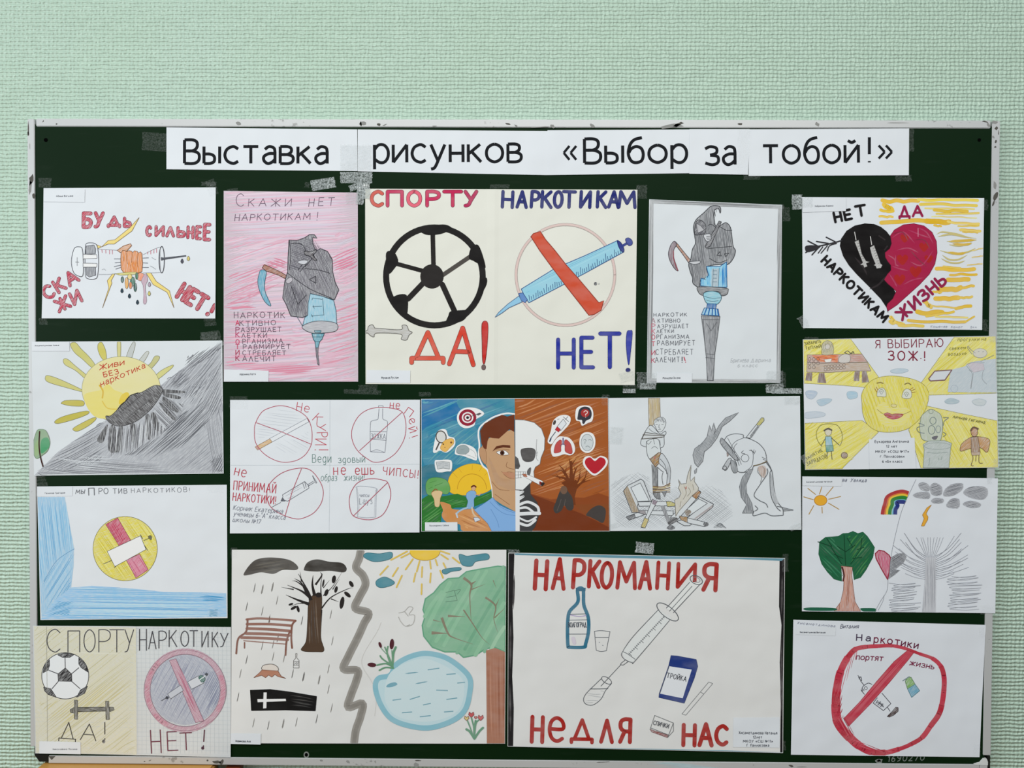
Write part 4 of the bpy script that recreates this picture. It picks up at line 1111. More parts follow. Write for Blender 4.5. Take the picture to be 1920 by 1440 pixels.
s.text('НЕ', 402, 312, 545, 282, 82, 22, BL, 'go', sp=.3); s.text('Т', 590, 262, 672, 248, 88, 22, BL, 'go')
s.part('lettering', 'black brush lettering along the heart')
s.text('НАРКОТИКАМ', 278, 658, 818, 1190, 70, 20, BL, 'go', sp=.3)
s.part('lettering', 'crimson brush lettering')
s.text('ДА', 965, 262, 1165, 258, 88, 20, '8e1a44', 'go', sp=.25)
s.part('lettering', 'crimson brush lettering along the heart')
s.text('ЖИЗНЬ', 988, 1172, 1376, 842, 92, 22, '8a1c44', 'go', sp=.28)
s.part('faint_signature')
s.text('Кошелев', 1235, 1236, 1380, 1236, 18, 3, 'a2a6b0', shear=.2); s.text('Колот', 1415, 1240, 1515, 1240, 18, 3, '9a9ea8', shear=.2); s.text('2кл', 1585, 1240, 1640, 1240, 16, 3, 'a2a6b0')
s.tagpaper('112,98 495,100 493,215 112,228', [('Хабракова Карина', 220, 180, 380, 176, 14, 2.4)])
for a in ((1494, 379, 18, 28, 0, 's'), (1512, 380, 20, 18, 0, 'w'), (1506, 604, 14, 24, -30, 'w'), (1846, 610, 10, 22, 0, 'c'), (1846, 385, 12, 20, 0, 'c')): s.tape(*a)

# ------------------------------------------------------------------ P6 sun half covered by darkness
s = sheet('pencil_drawing', [(61.4, 640.7), (417, 638.6), (419.7, 887.6), (65.6, 891.6)], (40, 620), 1920 / 410, 'cool',
          'drawing of a pale yellow sun being swallowed by dark graphite scribble', seed=16, lift=(.0022, 0, 0, 0))
s.part('sun_rays', 'olive yellow sun rays')
for i, (q, c) in enumerate((('435,120 480,105 530,160 600,230 650,300 625,325 540,250 470,190', 'bdb96e'), ('680,115 712,105 745,180 750,258 728,262 695,220 675,160', 'c0b75c'), ('845,100 875,100 872,240 850,238', 'c4be80'),
          ('985,100 1003,115 990,180 965,250 925,245 945,170', 'b4b8b6'), ('1100,185 1122,195 1080,270 1030,312 1012,295 1060,230', 'b9bcb8'), ('1175,225 1215,228 1200,270 1115,360 1088,335 1140,280', 'b4b27a'),
          ('1320,305 1338,310 1300,350 1190,435 1170,410 1230,350', 'c4c07a'), ('375,255 410,250 480,310 585,400 570,425 480,350 390,300', 'c2bd78'), ('220,405 250,395 350,430 530,515 535,535 400,500 240,450', 'bfba72'),
          ('355,635 400,612 540,615 545,660 440,660 370,645', 'b6ac50'), ('300,795 380,750 570,705 590,730 480,775 330,815', 'b4aa48'), ('455,865 500,830 630,765 660,775 600,830 500,882', 'b8ae50'))):
    s.part('sun_ray', 'pale pencilled sun ray' if i in (3, 4) else 'olive yellow sun ray')
    fo(s, q, c, 'wc', 3.5, '6e6c4e', True)
s.part('sun_disc', 'pale yellow sun disc')
fo(s, ell(880, 515, 345, 288, n=44), 'd2cb96', 'wc', 3, '7c7a60')
s.fill('560,560 700,520 760,470 820,520 900,560 860,660 780,760 660,760 580,670', 'd4c872', 'wc', True)
s.fill('880,570 930,540 950,570 900,640 860,640', 'd2b83a', 'wc', True)
s.line('690,480 720,530 715,590', 14, 'c9a838', 'wc', True); s.line('715,620 760,680 850,690', 10, 'cdb348', 'wc', True)
s.part('lettering', 'red handwritten lettering')
s.text('Живи', 690, 345, 905, 298, 44, 7, 'b03428', shear=.25, sp=.22); s.text('БЕЗ', 730, 408, 858, 378, 42, 7, 'b03428', sp=.35)
s.text('наркотика', 705, 492, 1090, 325, 46, 6.5, 'b03428', shear=.2, sp=.26)
s.part('graphite_shading', 'loose dark grey pencil scribble')
G3 = '6c6e74 7c7e84 8c8e94 5c5e64 9a9ca2'
s.fill('130,1262 330,1060 520,930 720,800 900,700 1200,500 1420,330 1755,105 1770,1245', 'a3a6ac', 'p45')
for q, a, gp, w, c in (('130,1260 330,1060 520,930 720,800 760,1000 700,1150 300,1240', -28, 12, 5, G3), ('130,1260 300,1180 700,1130 1200,1140 1300,1245', 4, 13, 5, G3), ('1220,500 1420,330 1755,110 1765,250 1500,600', -48, 13, 5, G3),
                       ('1380,560 1560,420 1765,260 1770,700 1640,780', -62, 14, 4.5, G3), ('900,1090 1250,900 1450,700 1700,560 1650,800 1380,1040 1200,1110', -42, 11, 5.5, '55575d 62646a 74767c 84868c'),
                       ('1240,1200 1560,880 1700,1020 1700,1240', -40, 13, 3.6, '80828a 94969c a0a2a8'), ('1600,780 1770,600 1770,1240 1700,1220', 80, 14, 3.5, '7c7e84 909298'), ('1280,430 1420,330 1500,420 1360,520', -42, 11, 4.5, '66686e 7a7c82'),
                       ('1660,1140 1770,1060 1770,1245 1680,1240', -60, 9, 5, '5a5c62 6c6e74'), ('1460,230 1755,105 1760,160 1420,370', -40, 10, 4.5, '5e6066 74767c'), ('1200,900 1420,690 1480,760 1260,960', -44, 9, 5, '5a5c62 66686e')):
    s.hatch(q, a, gp, w, c, wob=.8, ext=.08, curve=.02)
s.hatch('280,1110 720,1090 900,1130 600,1220', 4, 22, 7, 'c4c8cc', ext=.1, curve=.03); s.hatch('1400,640 1640,430 1660,520 1440,740', -50, 24, 6, 'c0c3c8', ext=.1)
s.part('dark_mass', 'black painted shadow over the sun')
for q in ('760,850 750,830 670,950 700,985 730,960', '780,850 830,850 860,1045 770,1050', '1140,730 1180,730 1220,860 1195,880 1165,840', '1215,640 1250,650 1355,770 1340,785 1290,750', '1240,580 1290,600 1385,700 1360,715 1260,650', '1250,545 1390,575 1385,600 1270,580', '1240,515 1425,530 1420,548 1250,545', '860,850 895,850 870,1045 845,1045', '1090,760 1130,745 1145,930 1110,940', '960,830 1000,820 1010,900 980,990'):
    s.fill(q, '454446', 'p90', True)
s.hatch('770,860 1000,830 1160,740 1280,860 1210,930 1000,1040 880,1090 770,1090', 95, 13, 6, '5a5a5e 727278 c6c9cd 8c8e92 d0d3d6', ext=.08)
s.hatch('1170,690 1250,580 1430,650 1370,800 1250,880', 45, 12, 5, '5e5e62 c6c9cd 8c8e92', ext=.08)
fo(s, '745,750 790,745 850,690 900,640 960,570 1060,540 1130,500 1180,480 1230,490 1240,540 1180,640 1120,710 1020,790 920,830 840,835 770,800', '4c4a4b', 'p135', 4, '2e2c2e', True)
s.hatch('790,790 960,600 1180,495 1220,540 1120,700 920,825', -38, 12, 4, '3c3a3c 5e5c5e 6a686a', ext=.03)
s.line('850,690 880,650 930,610 960,570 1030,545', 7, '2a2828', 'pen', True)
s.part('tree', 'small green and brown tree')
fo(s, '120,960 145,880 175,865 225,880 258,970 240,1050 190,1095 140,1120 110,1050', '86a082', 'wc', 3, '55684e', True)
s.fill('185,960 240,940 255,1010 215,1060 180,1070', '4c9468', 'wc', True); s.fill('130,1000 160,960 160,1080 130,1090', '8ea87a', 'wc', True)
s.line('170,885 165,1000 175,1100 198,1190', 12, '3c2420', 'go', True)
s.tagpaper('105,97 428,97 430,180 108,180', [('Хисаметдинова Лиана', 132, 138, 338, 134, 11, 2.4)])
for a in ((392, 630, 32, 14, 0, 'c'), (414, 645, 12, 14, 40, 'w'), (76, 897, 22, 12, 0, 'c')): s.tape(*a)

# ------------------------------------------------------------------ P7 blue margins, yellow round sign
s = sheet('pencil_drawing', [(70, 912), (425.4, 908.8), (427, 1158.4), (76.3, 1162.3)], (40, 890), 1920 / 410, 'white',
          'white drawing of a yellow and red round sign with blue pencilled margins', seed=17)
s.part('blue_shading', 'light blue pencilled left margin')
s.fill('145,195 385,195 430,450 465,640 462,800 440,990 300,1100 180,1255 160,900', '94bad4', 'p90')
s.hatch('145,195 385,195 430,450 465,640 440,700 330,760 200,950 165,900', 84, 12, 6, '6aa2c8 84b4d2 a4c8de', ext=.03); s.hatch('190,930 330,750 465,650 460,800 430,1000 200,1200', -58, 13, 6, '6aa0c6 86b2d0 a6c6da', ext=.03)
s.line('200,940 300,770 400,690 470,650', 4, '5a8ab0', 'pen', True)
s.part('blue_shading', 'light blue pencilled bottom margin')
s.fill('180,1255 300,1100 440,990 620,975 800,985 1000,1000 1280,1030 1500,1035 1800,1040 1805,1245 900,1262 175,1270', '90bada', 'p0')
s.hatch('180,1255 300,1100 440,990 800,985 1280,1030 1800,1040 1805,1245 900,1262', 1, 11, 6, '5f9cc8 7cb0d4 a8cce2 bcd6e6', ext=.05, wob=.8)
s.hatch('200,1230 330,1110 480,1110 420,1230', -18, 12, 6, '4a90bc 6aa4ca', ext=.06); s.hatch('1560,1060 1800,1070 1800,1110 1600,1110', 4, 10, 7, '4a92c0', ext=.1)
s.hatch('1650,1180 1730,1180 1730,1240 1650,1240', 10, 10, 7, '6c9cb8')
s.part('round_sign', 'yellow disc crossed by a red band and a white syringe')
fo(s, ell(915, 648, 282, 282, n=50), 'd0c44e', 'p20', 4, '6c6440')
s.hatch(ell(915, 648, 275, 275, n=40), 55, 14, 5, 'c2b43c d8cd62 e0d880', ext=.02)
s.part('red_band', 'upper red stripe of the sign')
fo(s, '745,435 850,378 965,575 862,622', 'b84a62', 'p45', 4, '7a2c40'); s.hatch('755,440 850,385 955,570 865,612', 60, 10, 5, 'a83450 c86a80', ext=.02)
s.part('red_band', 'lower red stripe of the sign')
fo(s, '925,748 1042,695 1118,832 1010,905', 'c4708a', 'p45', 4, '7a2c40'); s.hatch('935,755 1040,705 1110,825 1015,895', 58, 10, 5, 'b85470 d28c9e', ext=.02)
s.part('syringe', 'plain white syringe outline')
fo(s, '758,672 1050,535 1098,655 825,805', 'dfe2ea', 'pen', 4, '4a4a44')
s.lines('1050,525 1070,560|1078,578 1128,555|725,782 795,752|1085,620 1112,662|820,815 838,800', 5, '4a4a44'); fo(s, '1118,545 1135,532 1148,545 1142,572', '6a6a56', 'pen', 3, '4a4a44', True)
s.part('lettering', 'grey handwritten heading')
PG = '66686e'
s.text('МЫ', 480, 166, 556, 164, 34, 5, PG, shear=.2); s.text('П', 596, 180, 645, 178, 62, 6, '4a4c52'); s.text('РО', 685, 168, 765, 166, 50, 5, PG)
s.text('ТИВ', 808, 164, 930, 162, 42, 4.5, PG, sp=.35); s.text('НАРКОТИКОВ!', 968, 160, 1478, 150, 40, 4, '7c7e84', sp=.4, jit=.08)
s.tagpaper('142,105 455,103 452,186 142,190', [('Галимов Григорий', 212, 168, 388, 164, 12, 2.4)])
for a in ((78, 908, 26, 8, -6, 'c'), (401, 1150, 24, 16, 0, 'c'), (404, 916, 30, 14, 0, 'c')): s.tape(*a)

# ------------------------------------------------------------------ P8 squared paper: sport yes / drugs no
s = sheet('pencil_drawing', [(64, 1171.9), (433.8, 1175), (433.4, 1418.6), (68.4, 1410.8)], (40, 1150), 1920 / 420, 'squared',
          'squared notebook drawing of a football on yellow beside a crossed-out syringe on grey', seed=18, base=.0018, lift=(.0012, 0, 0, 0), amp=.0003, fold=.524)
s.part('squared_ruling', 'faint printed grid lines')
yl = lambda x: 100 + (x - 110) * .0089
for k in range(47):
    x = 118 + k * 36.5
    if x < 1790: s.line([(x, 108), (x + 8, 650), (x + 10, 1195)], 1.6, 'b4bcc0', layer=(k % 12 == 0), sub=k % 12)
for k in range(31):
    y = 118 + k * 36.5
    s.line([(118, y), (1000, y + 6 + k * .4), (1795, y + 12 + k * .8)], 1.6, 'b4bcc0', layer=(k % 12 == 0), sub=k % 12)
s.part('yellow_shading', 'olive yellow pencil shading')
s.fill('118,104 990,118 996,1208 135,1192', 'c8c6b2', 'p135')
s.hatch('120,108 988,120 992,1205 136,1190', -38, 16, 6, 'bfbc9c c8c6ac cccab4 b9b592 cccbba', ext=.03, wob=.9)
s.hatch('160,760 430,740 880,500 980,560 700,900 300,1000', -40, 22, 7, 'c2ba8a bcb694', ext=.1, skip=.2)
s.hatch('230,215 985,275 985,350 230,330', 2, 18, 10, 'cfcfc0 c8c8b8', ext=.04)
s.part('grey_shading', 'grey pencilled ground')
s.fill(ell(1410, 650, 300, 300, n=40), 'a2a7b4', 'p135')
s.hatch(ell(1410, 650, 295, 295, n=40), -62, 13, 6, '8c90a2 9a9eae a8acba b4b8c2', ext=.03, wob=.8)
s.hatch('1560,500 1720,470 1720,760 1600,820', -62, 13, 6, '7a8096 868ca0', ext=.1)
s.part('ball', 'black and white football')
fo(s, ell(385, 530, 200, 198, n=44), 'd6dade', 'pen', 6, '3a3a3e')
for q in ('322,515 385,462 440,515 442,578 325,575', '320,350 385,335 462,348 425,372 360,372', '500,375 560,430 580,500 520,460 500,430', '250,392 252,440 240,480 195,505 205,450', '200,625 262,640 310,715 240,690 210,660', '480,715 515,650 575,618 550,680'):
    s.fill(q, '2a292b', 'p45', False); s.line(q, 4, '1c1b1d', closed=True)
s.lines('383,372 385,462|245,482 322,512|500,462 440,512|325,578 272,640|440,578 510,640', 7, '4a4a4e')
s.part('dumbbell', 'dark grey pencilled dumbbell')
fo(s, '490,802 735,798 735,832 490,838', '58564e', 'p0', 5, '3a3934')
for q in ('462,738 490,740 490,902 462,900', '728,748 756,748 762,905 732,905', '425,820 462,800 462,850 430,845', '762,798 795,800 802,822 765,838'):
    fo(s, q, '66645a', 'p90', 4, '3a3934')
PK = '45454a'
s.part('lettering', 'grey pencilled word on the yellow half')
for ch, x0, x1, h in (('С', 230, 340, 195), ('П', 408, 508, 180), ('О', 545, 640, 190), ('Р', 672, 765, 190), ('Т', 765, 885, 190), ('У', 895, 970, 190)):
    s.text(ch, x0, 326, x1, 326, h, 8, PK, sp=.2)
s.part('lettering', 'grey pencilled word on the grey half')
for ch, x0, x1, y, h in (('Н', 1020, 1078, 312, 180), ('А', 1098, 1160, 300, 150), ('Р', 1185, 1245, 294, 145), ('К', 1272, 1338, 282, 140), ('О', 1372, 1438, 278, 130), ('Т', 1450, 1515, 280, 135), ('И', 1552, 1605, 284, 135), ('К', 1640, 1690, 284, 125), ('У', 1712, 1775, 282, 115)):
    s.text(ch, x0, y, x1, y, h, 8, PK)
s.part('lettering', 'grey pencilled yes')
s.text('ДА', 330, 1062, 645, 1088, 140, 7, '3c3a3a', sp=.2); s.text('!', 712, 1075, 722, 1075, 145, 8, '3c3a3a'); fo(s, ell(712, 1092, 13, 16), '55524e', 'p45', 0)
s.part('lettering', 'dark red pencilled no')
for ch, x0, x1, y, h in (('Н', 1122, 1205, 1192, 195), ('Е', 1262, 1348, 1170, 160), ('Т', 1370, 1470, 1165, 145)):
    s.text(ch, x0, y, x1, y - 4, h, 9, '6c3a48')
s.text('!', 1562, 1135, 1566, 1135, 140, 10, '5a3642', shear=.06); fo(s, ell(1560, 1148, 13, 13), '4c3440', 'pen', 0)
s.part('prohibition_sign', 'pink ring with a diagonal bar')
ring = ell(1410, 655, 325, 335, n=50)
s.line(ring, 48, 'b4909e', 'p45', closed=True)
s.line(ell(1410, 655, 352, 345, n=50), 4, '8a6a78', closed=True); s.line(ell(1410, 655, 300, 308, n=50), 4, '8a6a78', closed=True)
for a0, a1 in ((155, 200), (120, 140), (340, 30), (205, 225)):
    if a1 < a0: a1 += 360
    s.line(ell(1410, 655, 325, 335, a0, a1, n=12), 38, 'b67c8e', 'p45')
fo(s, '1275,400 1330,385 1570,915 1500,930', 'b48c9c', 'p135', 4, '86606e')
s.hatch('1340,470 1370,450 1530,830 1480,850', 66, 12, 7, 'ac7084 b8889a', ext=.05)
s.part('syringe', 'white pencilled syringe with a green stopper')
fo(s, '1260,685 1370,610 1395,655 1285,728', 'b9bdc6', 'pen', 4, '55565e'); fo(s, '1430,582 1525,530 1572,590 1465,645', 'c4c8ce', 'pen', 4, '55565e')
fo(s, '1525,545 1550,525 1580,555 1570,580 1548,582', '3c6a62', 'p45', 4, '2c4a48', True); s.line('1535,565 1590,525', 8, 'ccd4d4'); fo(s, ell(1592, 518, 14, 12), '4c5058', 'pen', 0)
fo(s, '1250,705 1268,712 1262,728 1240,722', '44464e', 'pen', 3, '33353b'); s.line('1208,742 1250,718', 5, '44464e')
s.part('margin_line', 'thin printed margin line')
s.lines('225,105 230,600 232,1090', 2.5, '9c9c94')
s.tagpaper('165,1088 515,1098 516,1202 164,1192', [('Николаенко Полина', 280, 1163, 485, 1163, 12, 2.4)])
# ------------------------------------------------------------------ P9 four prohibition signs
s = sheet('pencil_drawing', [(431.9, 749.8), (787.7, 749.4), (786.7, 998), (431.9, 999.6)], (420, 730), 1920 / 380, 'white',
          'white drawing folded in quarters with four thin red prohibition circles', seed=19, lift=(0, 0, .001, 0))
s.part('fold_line', 'thin pale grey lines quartering the sheet')
s.lines('1005,102 1003,715 998,1355|62,718 1000,718 1855,708', 2.5, 'aab2b8')  # pale grey strokes laid along the folds that quarter the sheet
RD = 'a8485a'; PN = '6a6c78'
s.part('prohibition_sign', 'red circle over a cigarette')
s.hatch('300,330 400,220 560,190 700,220 780,290 500,420 330,480', 6, 26, 2.4, 'b4b8c0 a8acb4', ext=.1, skip=.2); s.hatch('480,520 800,400 800,560 640,620 500,560', 30, 24, 2.4, 'c4c8cc b4b8c0', ext=.1, skip=.2)
fo(s, '430,468 788,275 808,305 455,500', 'd4d7db', 'pen', 3.5, PN); fo(s, '295,545 435,468 458,498 320,575', 'c9a676', 'p20', 4, '7c6450'); s.line('790,275 808,308', 7, '4a4a52')
s.fill('295,545 320,532 345,560 320,575', 'b48a78', 'p20')
s.line('290,400 300,320 360,215 450,170 540,155 640,175 740,225 800,285 830,370 835,460 825,530 770,620 680,675 560,690 450,655 360,590 300,500', 6, RD, smooth=True, closed=True)
s.lines('305,315 540,400 828,520', 6, RD)
s.part('lettering', 'red pencilled lettering beside the cigarette')
s.text('Не', 685, 200, 800, 218, 78, 6, 'b4404e', sp=.3)
s.text('К', 838, 290, 880, 330, 90, 6, 'b4404e'); s.text('У', 880, 330, 880, 392, 85, 6, 'b4404e'); s.text('Р', 880, 412, 882, 452, 100, 6, 'b4404e'); s.text('И', 866, 470, 866, 525, 105, 6, 'b4404e'); s.text('!', 862, 570, 862, 573, 125, 6, 'b4404e')
s.part('prohibition_sign', 'red circle over a bottle')
s.lines('1465,170 1465,155 1508,155 1508,172|1470,180 1462,268|1505,180 1503,268|~1462,268 1455,285 1400,300 1388,330 1385,450 1388,590|~1503,268 1512,285 1545,300 1550,335 1540,450 1525,598|1388,590 1525,598|1385,398 1540,400|1385,470 1535,482', 4, PN)
s.lines('~1388,590 1450,572 1525,598', 3, PN); s.text('ЗОЖКА', 1392, 466, 1530, 470, 48, 3.5, PN, sp=.25)
s.line('1210,440 1222,350 1280,250 1370,190 1480,170 1600,180 1690,215 1722,310 1720,420 1690,510 1620,610 1520,675 1430,690 1370,665 1280,595 1230,520', 6, RD, smooth=True, closed=True)
s.line('1285,580 1690,215', 6, RD)
s.part('lettering', 'red pencilled lettering beside the bottle')
s.text('не', 1572, 178, 1660, 185, 72, 6, 'b4404e', sp=.35); s.text('П', 1708, 226, 1758, 262, 70, 6, 'b4404e'); s.text('е', 1745, 300, 1770, 332, 76, 6, 'b4404e'); s.text('й', 1748, 372, 1762, 412, 90, 6, 'b4404e'); s.text('!', 1756, 458, 1757, 461, 82, 6, 'b4404e')
s.part('lettering', 'green handwritten line')
s.text('Веdи', 838, 692, 1015, 692, 76, 5, '5a7a74', sp=.32); s.text('зdовый', 1085, 696, 1335, 690, 62, 5, '5a7a74', sp=.3)
s.text('образ', 918, 866, 1068, 866, 62, 4, '5a7a74', sp=.28, shear=.1); s.text('жизни!', 1135, 866, 1325, 862, 62, 4, '5a7a74', sp=.25, shear=.15)
s.part('prohibition_sign', 'red circle over a syringe')
s.lines('560,1020 556,998 765,872 800,908 806,935 605,1058 575,1050|745,882 765,940|765,872 780,930|790,905 850,868|796,918 858,880|840,815 848,830 882,885 870,888 840,820|450,1118 540,1070', 4.5, '5e6068')
fo(s, '540,1058 556,1022 575,1050 582,1058', '5a5c64', 'p45', 3, '44464e'); s.hatch('570,1010 720,910 760,935 610,1040', -30, 16, 2.4, '9a9ea6', skip=.2)
s.line('730,745 820,765 890,840 935,930 940,1010 915,1090 850,1170 760,1215 690,1225 590,1200 490,1150 430,1090 408,1000 425,910 500,825 600,770', 6, RD, smooth=True, closed=True)
s.line('735,752 650,960 582,1195', 6, RD)
s.part('lettering', 'red pencilled lettering beside the syringe')
s.text('не', 98, 808, 200, 832, 92, 7, 'b03a4a', sp=.3); s.text('ПРИНИМАЙ', 92, 948, 490, 982, 82, 7, 'b03a4a', sp=.3); s.text('НАРКОТИКИ!', 85, 1050, 488, 1086, 72, 7, 'b03a4a', sp=.28)
s.part('signature', 'grey handwritten signature')
s.text('Корник Екатерина', 88, 1140, 555, 1176, 46, 3.5, '5c6070', sp=.24, shear=.2); s.text('ученицы 6-"А" класса', 92, 1196, 580, 1232, 44, 3.5, '5c6070', sp=.24, shear=.2); s.text('школы №17', 85, 1250, 345, 1272, 40, 3.5, '5c6070', sp=.24, shear=.2)
s.part('lettering', 'red pencilled lettering above the crisps')
s.text('не', 1040, 808, 1150, 806, 92, 7, 'b0404e', sp=.4); s.text('ешь', 1245, 806, 1420, 802, 84, 7, 'b0404e', sp=.3); s.text('ЧИПСЫ!', 1505, 805, 1835, 840, 72, 6, 'b0404e', sp=.35)
s.part('prohibition_sign', 'red circle over a packet of crisps')
s.lines('~1250,925 1300,915 1440,935 1445,980|~1255,930 1268,1080 1265,1205|~1445,940 1440,1080 1438,1210|~1265,1205 1350,1215 1438,1208', 5, 'a4a8b0'); s.lines('~1262,930 1280,1080 1275,1190|~1435,950 1428,1080 1425,1200', 2.5, 'b4b8be')
s.text('чипсы', 1285, 1018, 1375, 1018, 32, 3, '888c96'); s.text('Lays', 1285, 1086, 1405, 1084, 56, 4, '888c96', sp=.3)
s.line('1550,880 1580,980 1560,1090 1500,1190 1400,1232 1300,1225 1220,1190 1190,1100 1195,1000 1250,900 1330,855 1420,845 1500,858', 6, RD, smooth=True, closed=True)
s.line('1230,1195 1550,882', 6, RD)
for a in ((448, 755, 34, 24, 0, 'c'), (680, 735, 70, 8, 2, 'c')): s.tape(*a)

# ------------------------------------------------------------------ P10 half face, half skull
s = sheet('painted_poster', [(789.7, 748), (1140.3, 745.6), (1143.2, 996), (790, 996.4)], (780, 730), 1903 / 370, 'white',
          'painting split between a smiling young man on blue and a smoking skull on brown', seed=20)
s.part('sky', 'blue brushed background')
s.fill('50,93 952,86 960,1366 52,1368', '2f7a96', 'go')
for q, c in (('55,100 500,95 400,300 200,420 60,400', '1f6a9c'), ('60,400 400,300 600,400 600,700 300,720 100,760', '33809c'), ('400,95 945,92 945,230 780,260 600,340', '3c8298'), ('55,750 330,740 340,860 60,1020', '2c6c80')):
    s.fill(q, c, 'wc', True)
for q, a, c in (('60,110 940,100 900,230 620,340 60,700', -22, '3f8ca6 2a6f96 5a9cac 1e6690 4a94a4'), ('100,440 600,330 600,700 300,730 110,760', -40, '4a8c9c 2a7694 5a98a0')):
    s.hatch(q, a, 18, 11, c, ext=.1, wob=.8, mat='wc', skip=.3)
s.part('rust_background', 'brown brushed background')
s.fill('952,86 1853,82 1868,1366 962,1366', '9a5426', 'go')
s.hatch('960,95 1850,90 1862,1000 1110,1000 1200,700 1240,420 960,300', -20, 20, 12, 'a35a2a 8c4a20 ae6a36 955024 b87848', ext=.1, wob=.8, mat='wc', skip=.35)
s.hatch('1320,680 1440,560 1700,640 1720,800 1560,960 1330,840', -34, 20, 10, 'b47a40 c08a50 a86a34', ext=.1, mat='wc', skip=.2)
s.part('hills', 'dark brown hills')
s.fill('1105,1005 1300,1060 1520,1040 1620,1045 1760,1000 1862,1035 1866,1366 1130,1366', '84421e', 'go')
s.fill('1105,1010 1250,1060 1400,1120 1600,1200 1866,1330 1866,1366 1130,1366', '6e3216', 'go', layer=True)
s.fill('1520,1110 1866,1105 1866,1300 1640,1215', '80441f', 'go')
s.part('dead_tree', 'bare brown tree')
TB = '6a3416'
s.fill('1455,1110 1470,1020 1450,950 1400,900 1440,880 1475,890 1482,800 1485,690 1505,690 1512,800 1515,880 1545,870 1560,920 1545,980 1530,1040 1540,1115', TB, 'go')
for q, w in (('1480,910 1440,862 1380,845 1310,830', 34), ('1475,890 1430,790 1375,725', 32), ('1510,890 1530,800 1560,740', 28), ('1525,930 1570,870 1585,760', 26), ('1540,950 1600,900 1680,875', 32), ('1590,905 1630,850 1650,760', 20), ('1492,740 1475,665', 20), ('1498,730 1545,665', 18), ('1440,830 1400,780 1340,800', 16), ('1560,870 1620,830', 15), ('1390,860 1350,815', 14), ('1440,800 1452,740', 13), ('1540,790 1520,730', 12), ('1610,890 1660,850', 12)):
    s.line(q, w, TB, 'go', smooth=True, taper=2)
s.part('crouching_figure', 'hunched grey figure')
s.fill('1400,960 1440,945 1470,990 1505,1040 1520,1130 1500,1165 1460,1160 1430,1120 1400,1170 1350,1195 1325,1150 1350,1080 1375,1010', '3e3a38', 'go', smooth=True)
s.fill(ell(1425, 970, 34, 40, n=16), '6c5242', 'go'); s.lines('~1400,1060 1380,1120 1360,1170|~1440,1060 1430,1120', 5, '5c5450')
s.part('rock', 'dark grey boulder')
s.fill('1640,1210 1690,1150 1760,1118 1815,1140 1830,1190 1805,1285 1740,1260 1680,1230', '423c3a', 'go', smooth=True)
s.part('sun', 'yellow sun with rays')
fo(s, '330,990 310,890 345,810 430,745 540,715 640,735 700,800 722,890 725,960 620,1010 450,1020', 'e2b32c', 'go', 3, 'a07c20', True)
s.line(ell(540, 960, 140, 145, 180, 360, n=20), 6, 'b88a24'); s.lines('400,850 345,790|440,800 410,760|540,780 545,725|610,790 640,740|660,830 700,790', 3, 'b88a24')
s.part('meadow', 'green meadow')
s.fill('52,1060 130,1010 260,1030 400,1005 520,1050 640,1020 735,975 735,1060 560,1130 380,1140 250,1180 240,1290 430,1366 52,1366', '2a6e2c', 'go', smooth=False)
s.hatch('60,1080 250,1080 230,1300 60,1350', -35, 22, 12, '3c8434 256428 4a8c3c', ext=.1, mat='wc', skip=.2); s.hatch('270,1060 480,1060 480,1120 300,1130', -15, 16, 9, '3c8438 2c7030', ext=.1, mat='wc'); s.hatch('570,1070 730,990 720,1050 570,1110', -25, 14, 9, '2c6a2c 3a8036', ext=.05, mat='wc')
s.part('path', 'sandy winding path')
s.fill('235,1085 330,1110 350,1150 450,1160 560,1150 620,1210 700,1290 730,1366 460,1366 420,1300 300,1280 250,1220 260,1160', 'c0844c', 'wc', smooth=True)
s.hatch('400,1210 620,1210 700,1340 480,1340', 25, 24, 10, 'a86a34 cf9a62', ext=.1, mat='wc')
s.part('tree', 'green tree with a beige trunk')
fo(s, '95,920 130,860 220,850 300,880 330,960 300,1010 230,1000 180,1020 110,1010', '5c9850', 'wc', 3, '3a6a34', True)
s.line('150,1000 190,960 230,1000', 8, '8c4a2a', smooth=True)
fo(s, '150,1000 200,975 255,990 235,1050 225,1125 185,1125 175,1060', 'cdb184', 'wc', 3, '9a7a4c', True)
s.lines('130,900 200,880|180,930 260,900|120,960 160,940', 4, '3f7a38')
s.part('runner', 'running figure in blue')
fo(s, '490,1000 530,975 575,985 580,1030 560,1060 555,1140 490,1145 500,1080 485,1040', '7aa2c8', 'wc', 3, '3c5a80', True)
fo(s, ell(555, 950, 22, 28, n=14), 'c89a70', 'wc', 2, '7a5a3a'); s.line('535,940 560,928 578,940', 14, '5a2a18', smooth=True)
s.lines('575,1010 610,1020 628,1000', 9, 'c89a70'); s.lines('~495,1140 440,1160 395,1195 400,1230', 16, '9ab4c8'); s.lines('~540,1140 555,1200 600,1245', 16, 'c8b49a'); fo(s, '555,1235 600,1235 622,1258 570,1278', 'c4ccd6', 'pen', 3, '55607a'); s.line('388,1195 400,1232', 14, 'b4c0cc')
s.part('man', 'left half of a young man in a light blue shirt')
s.line('948,238 870,232 760,262 680,310 615,370 602,440 612,540 605,640 640,730 690,780 715,860 735,960 740,1040', 16, 'dfe3e6', 'pen', smooth=True)
s.fill('640,540 690,480 800,420 948,385 960,1180 830,1110 740,1050 735,950 715,860 690,760 660,700 625,660 612,590', 'b8926e', 'go', smooth=False)
fo(s, '612,580 640,555 668,575 680,640 675,720 645,700 620,650', 'b28a68', 'go', 4, '8a6444', True)
s.fill('618,400 660,330 760,275 830,245 880,262 948,242 948,410 900,385 850,430 800,475 740,470 705,462 690,500 680,578 655,570 630,520', '64301a', 'go')
s.fill('700,650 760,760 820,850 948,880 948,975 830,940 760,880', 'b08a68', 'wc', True)
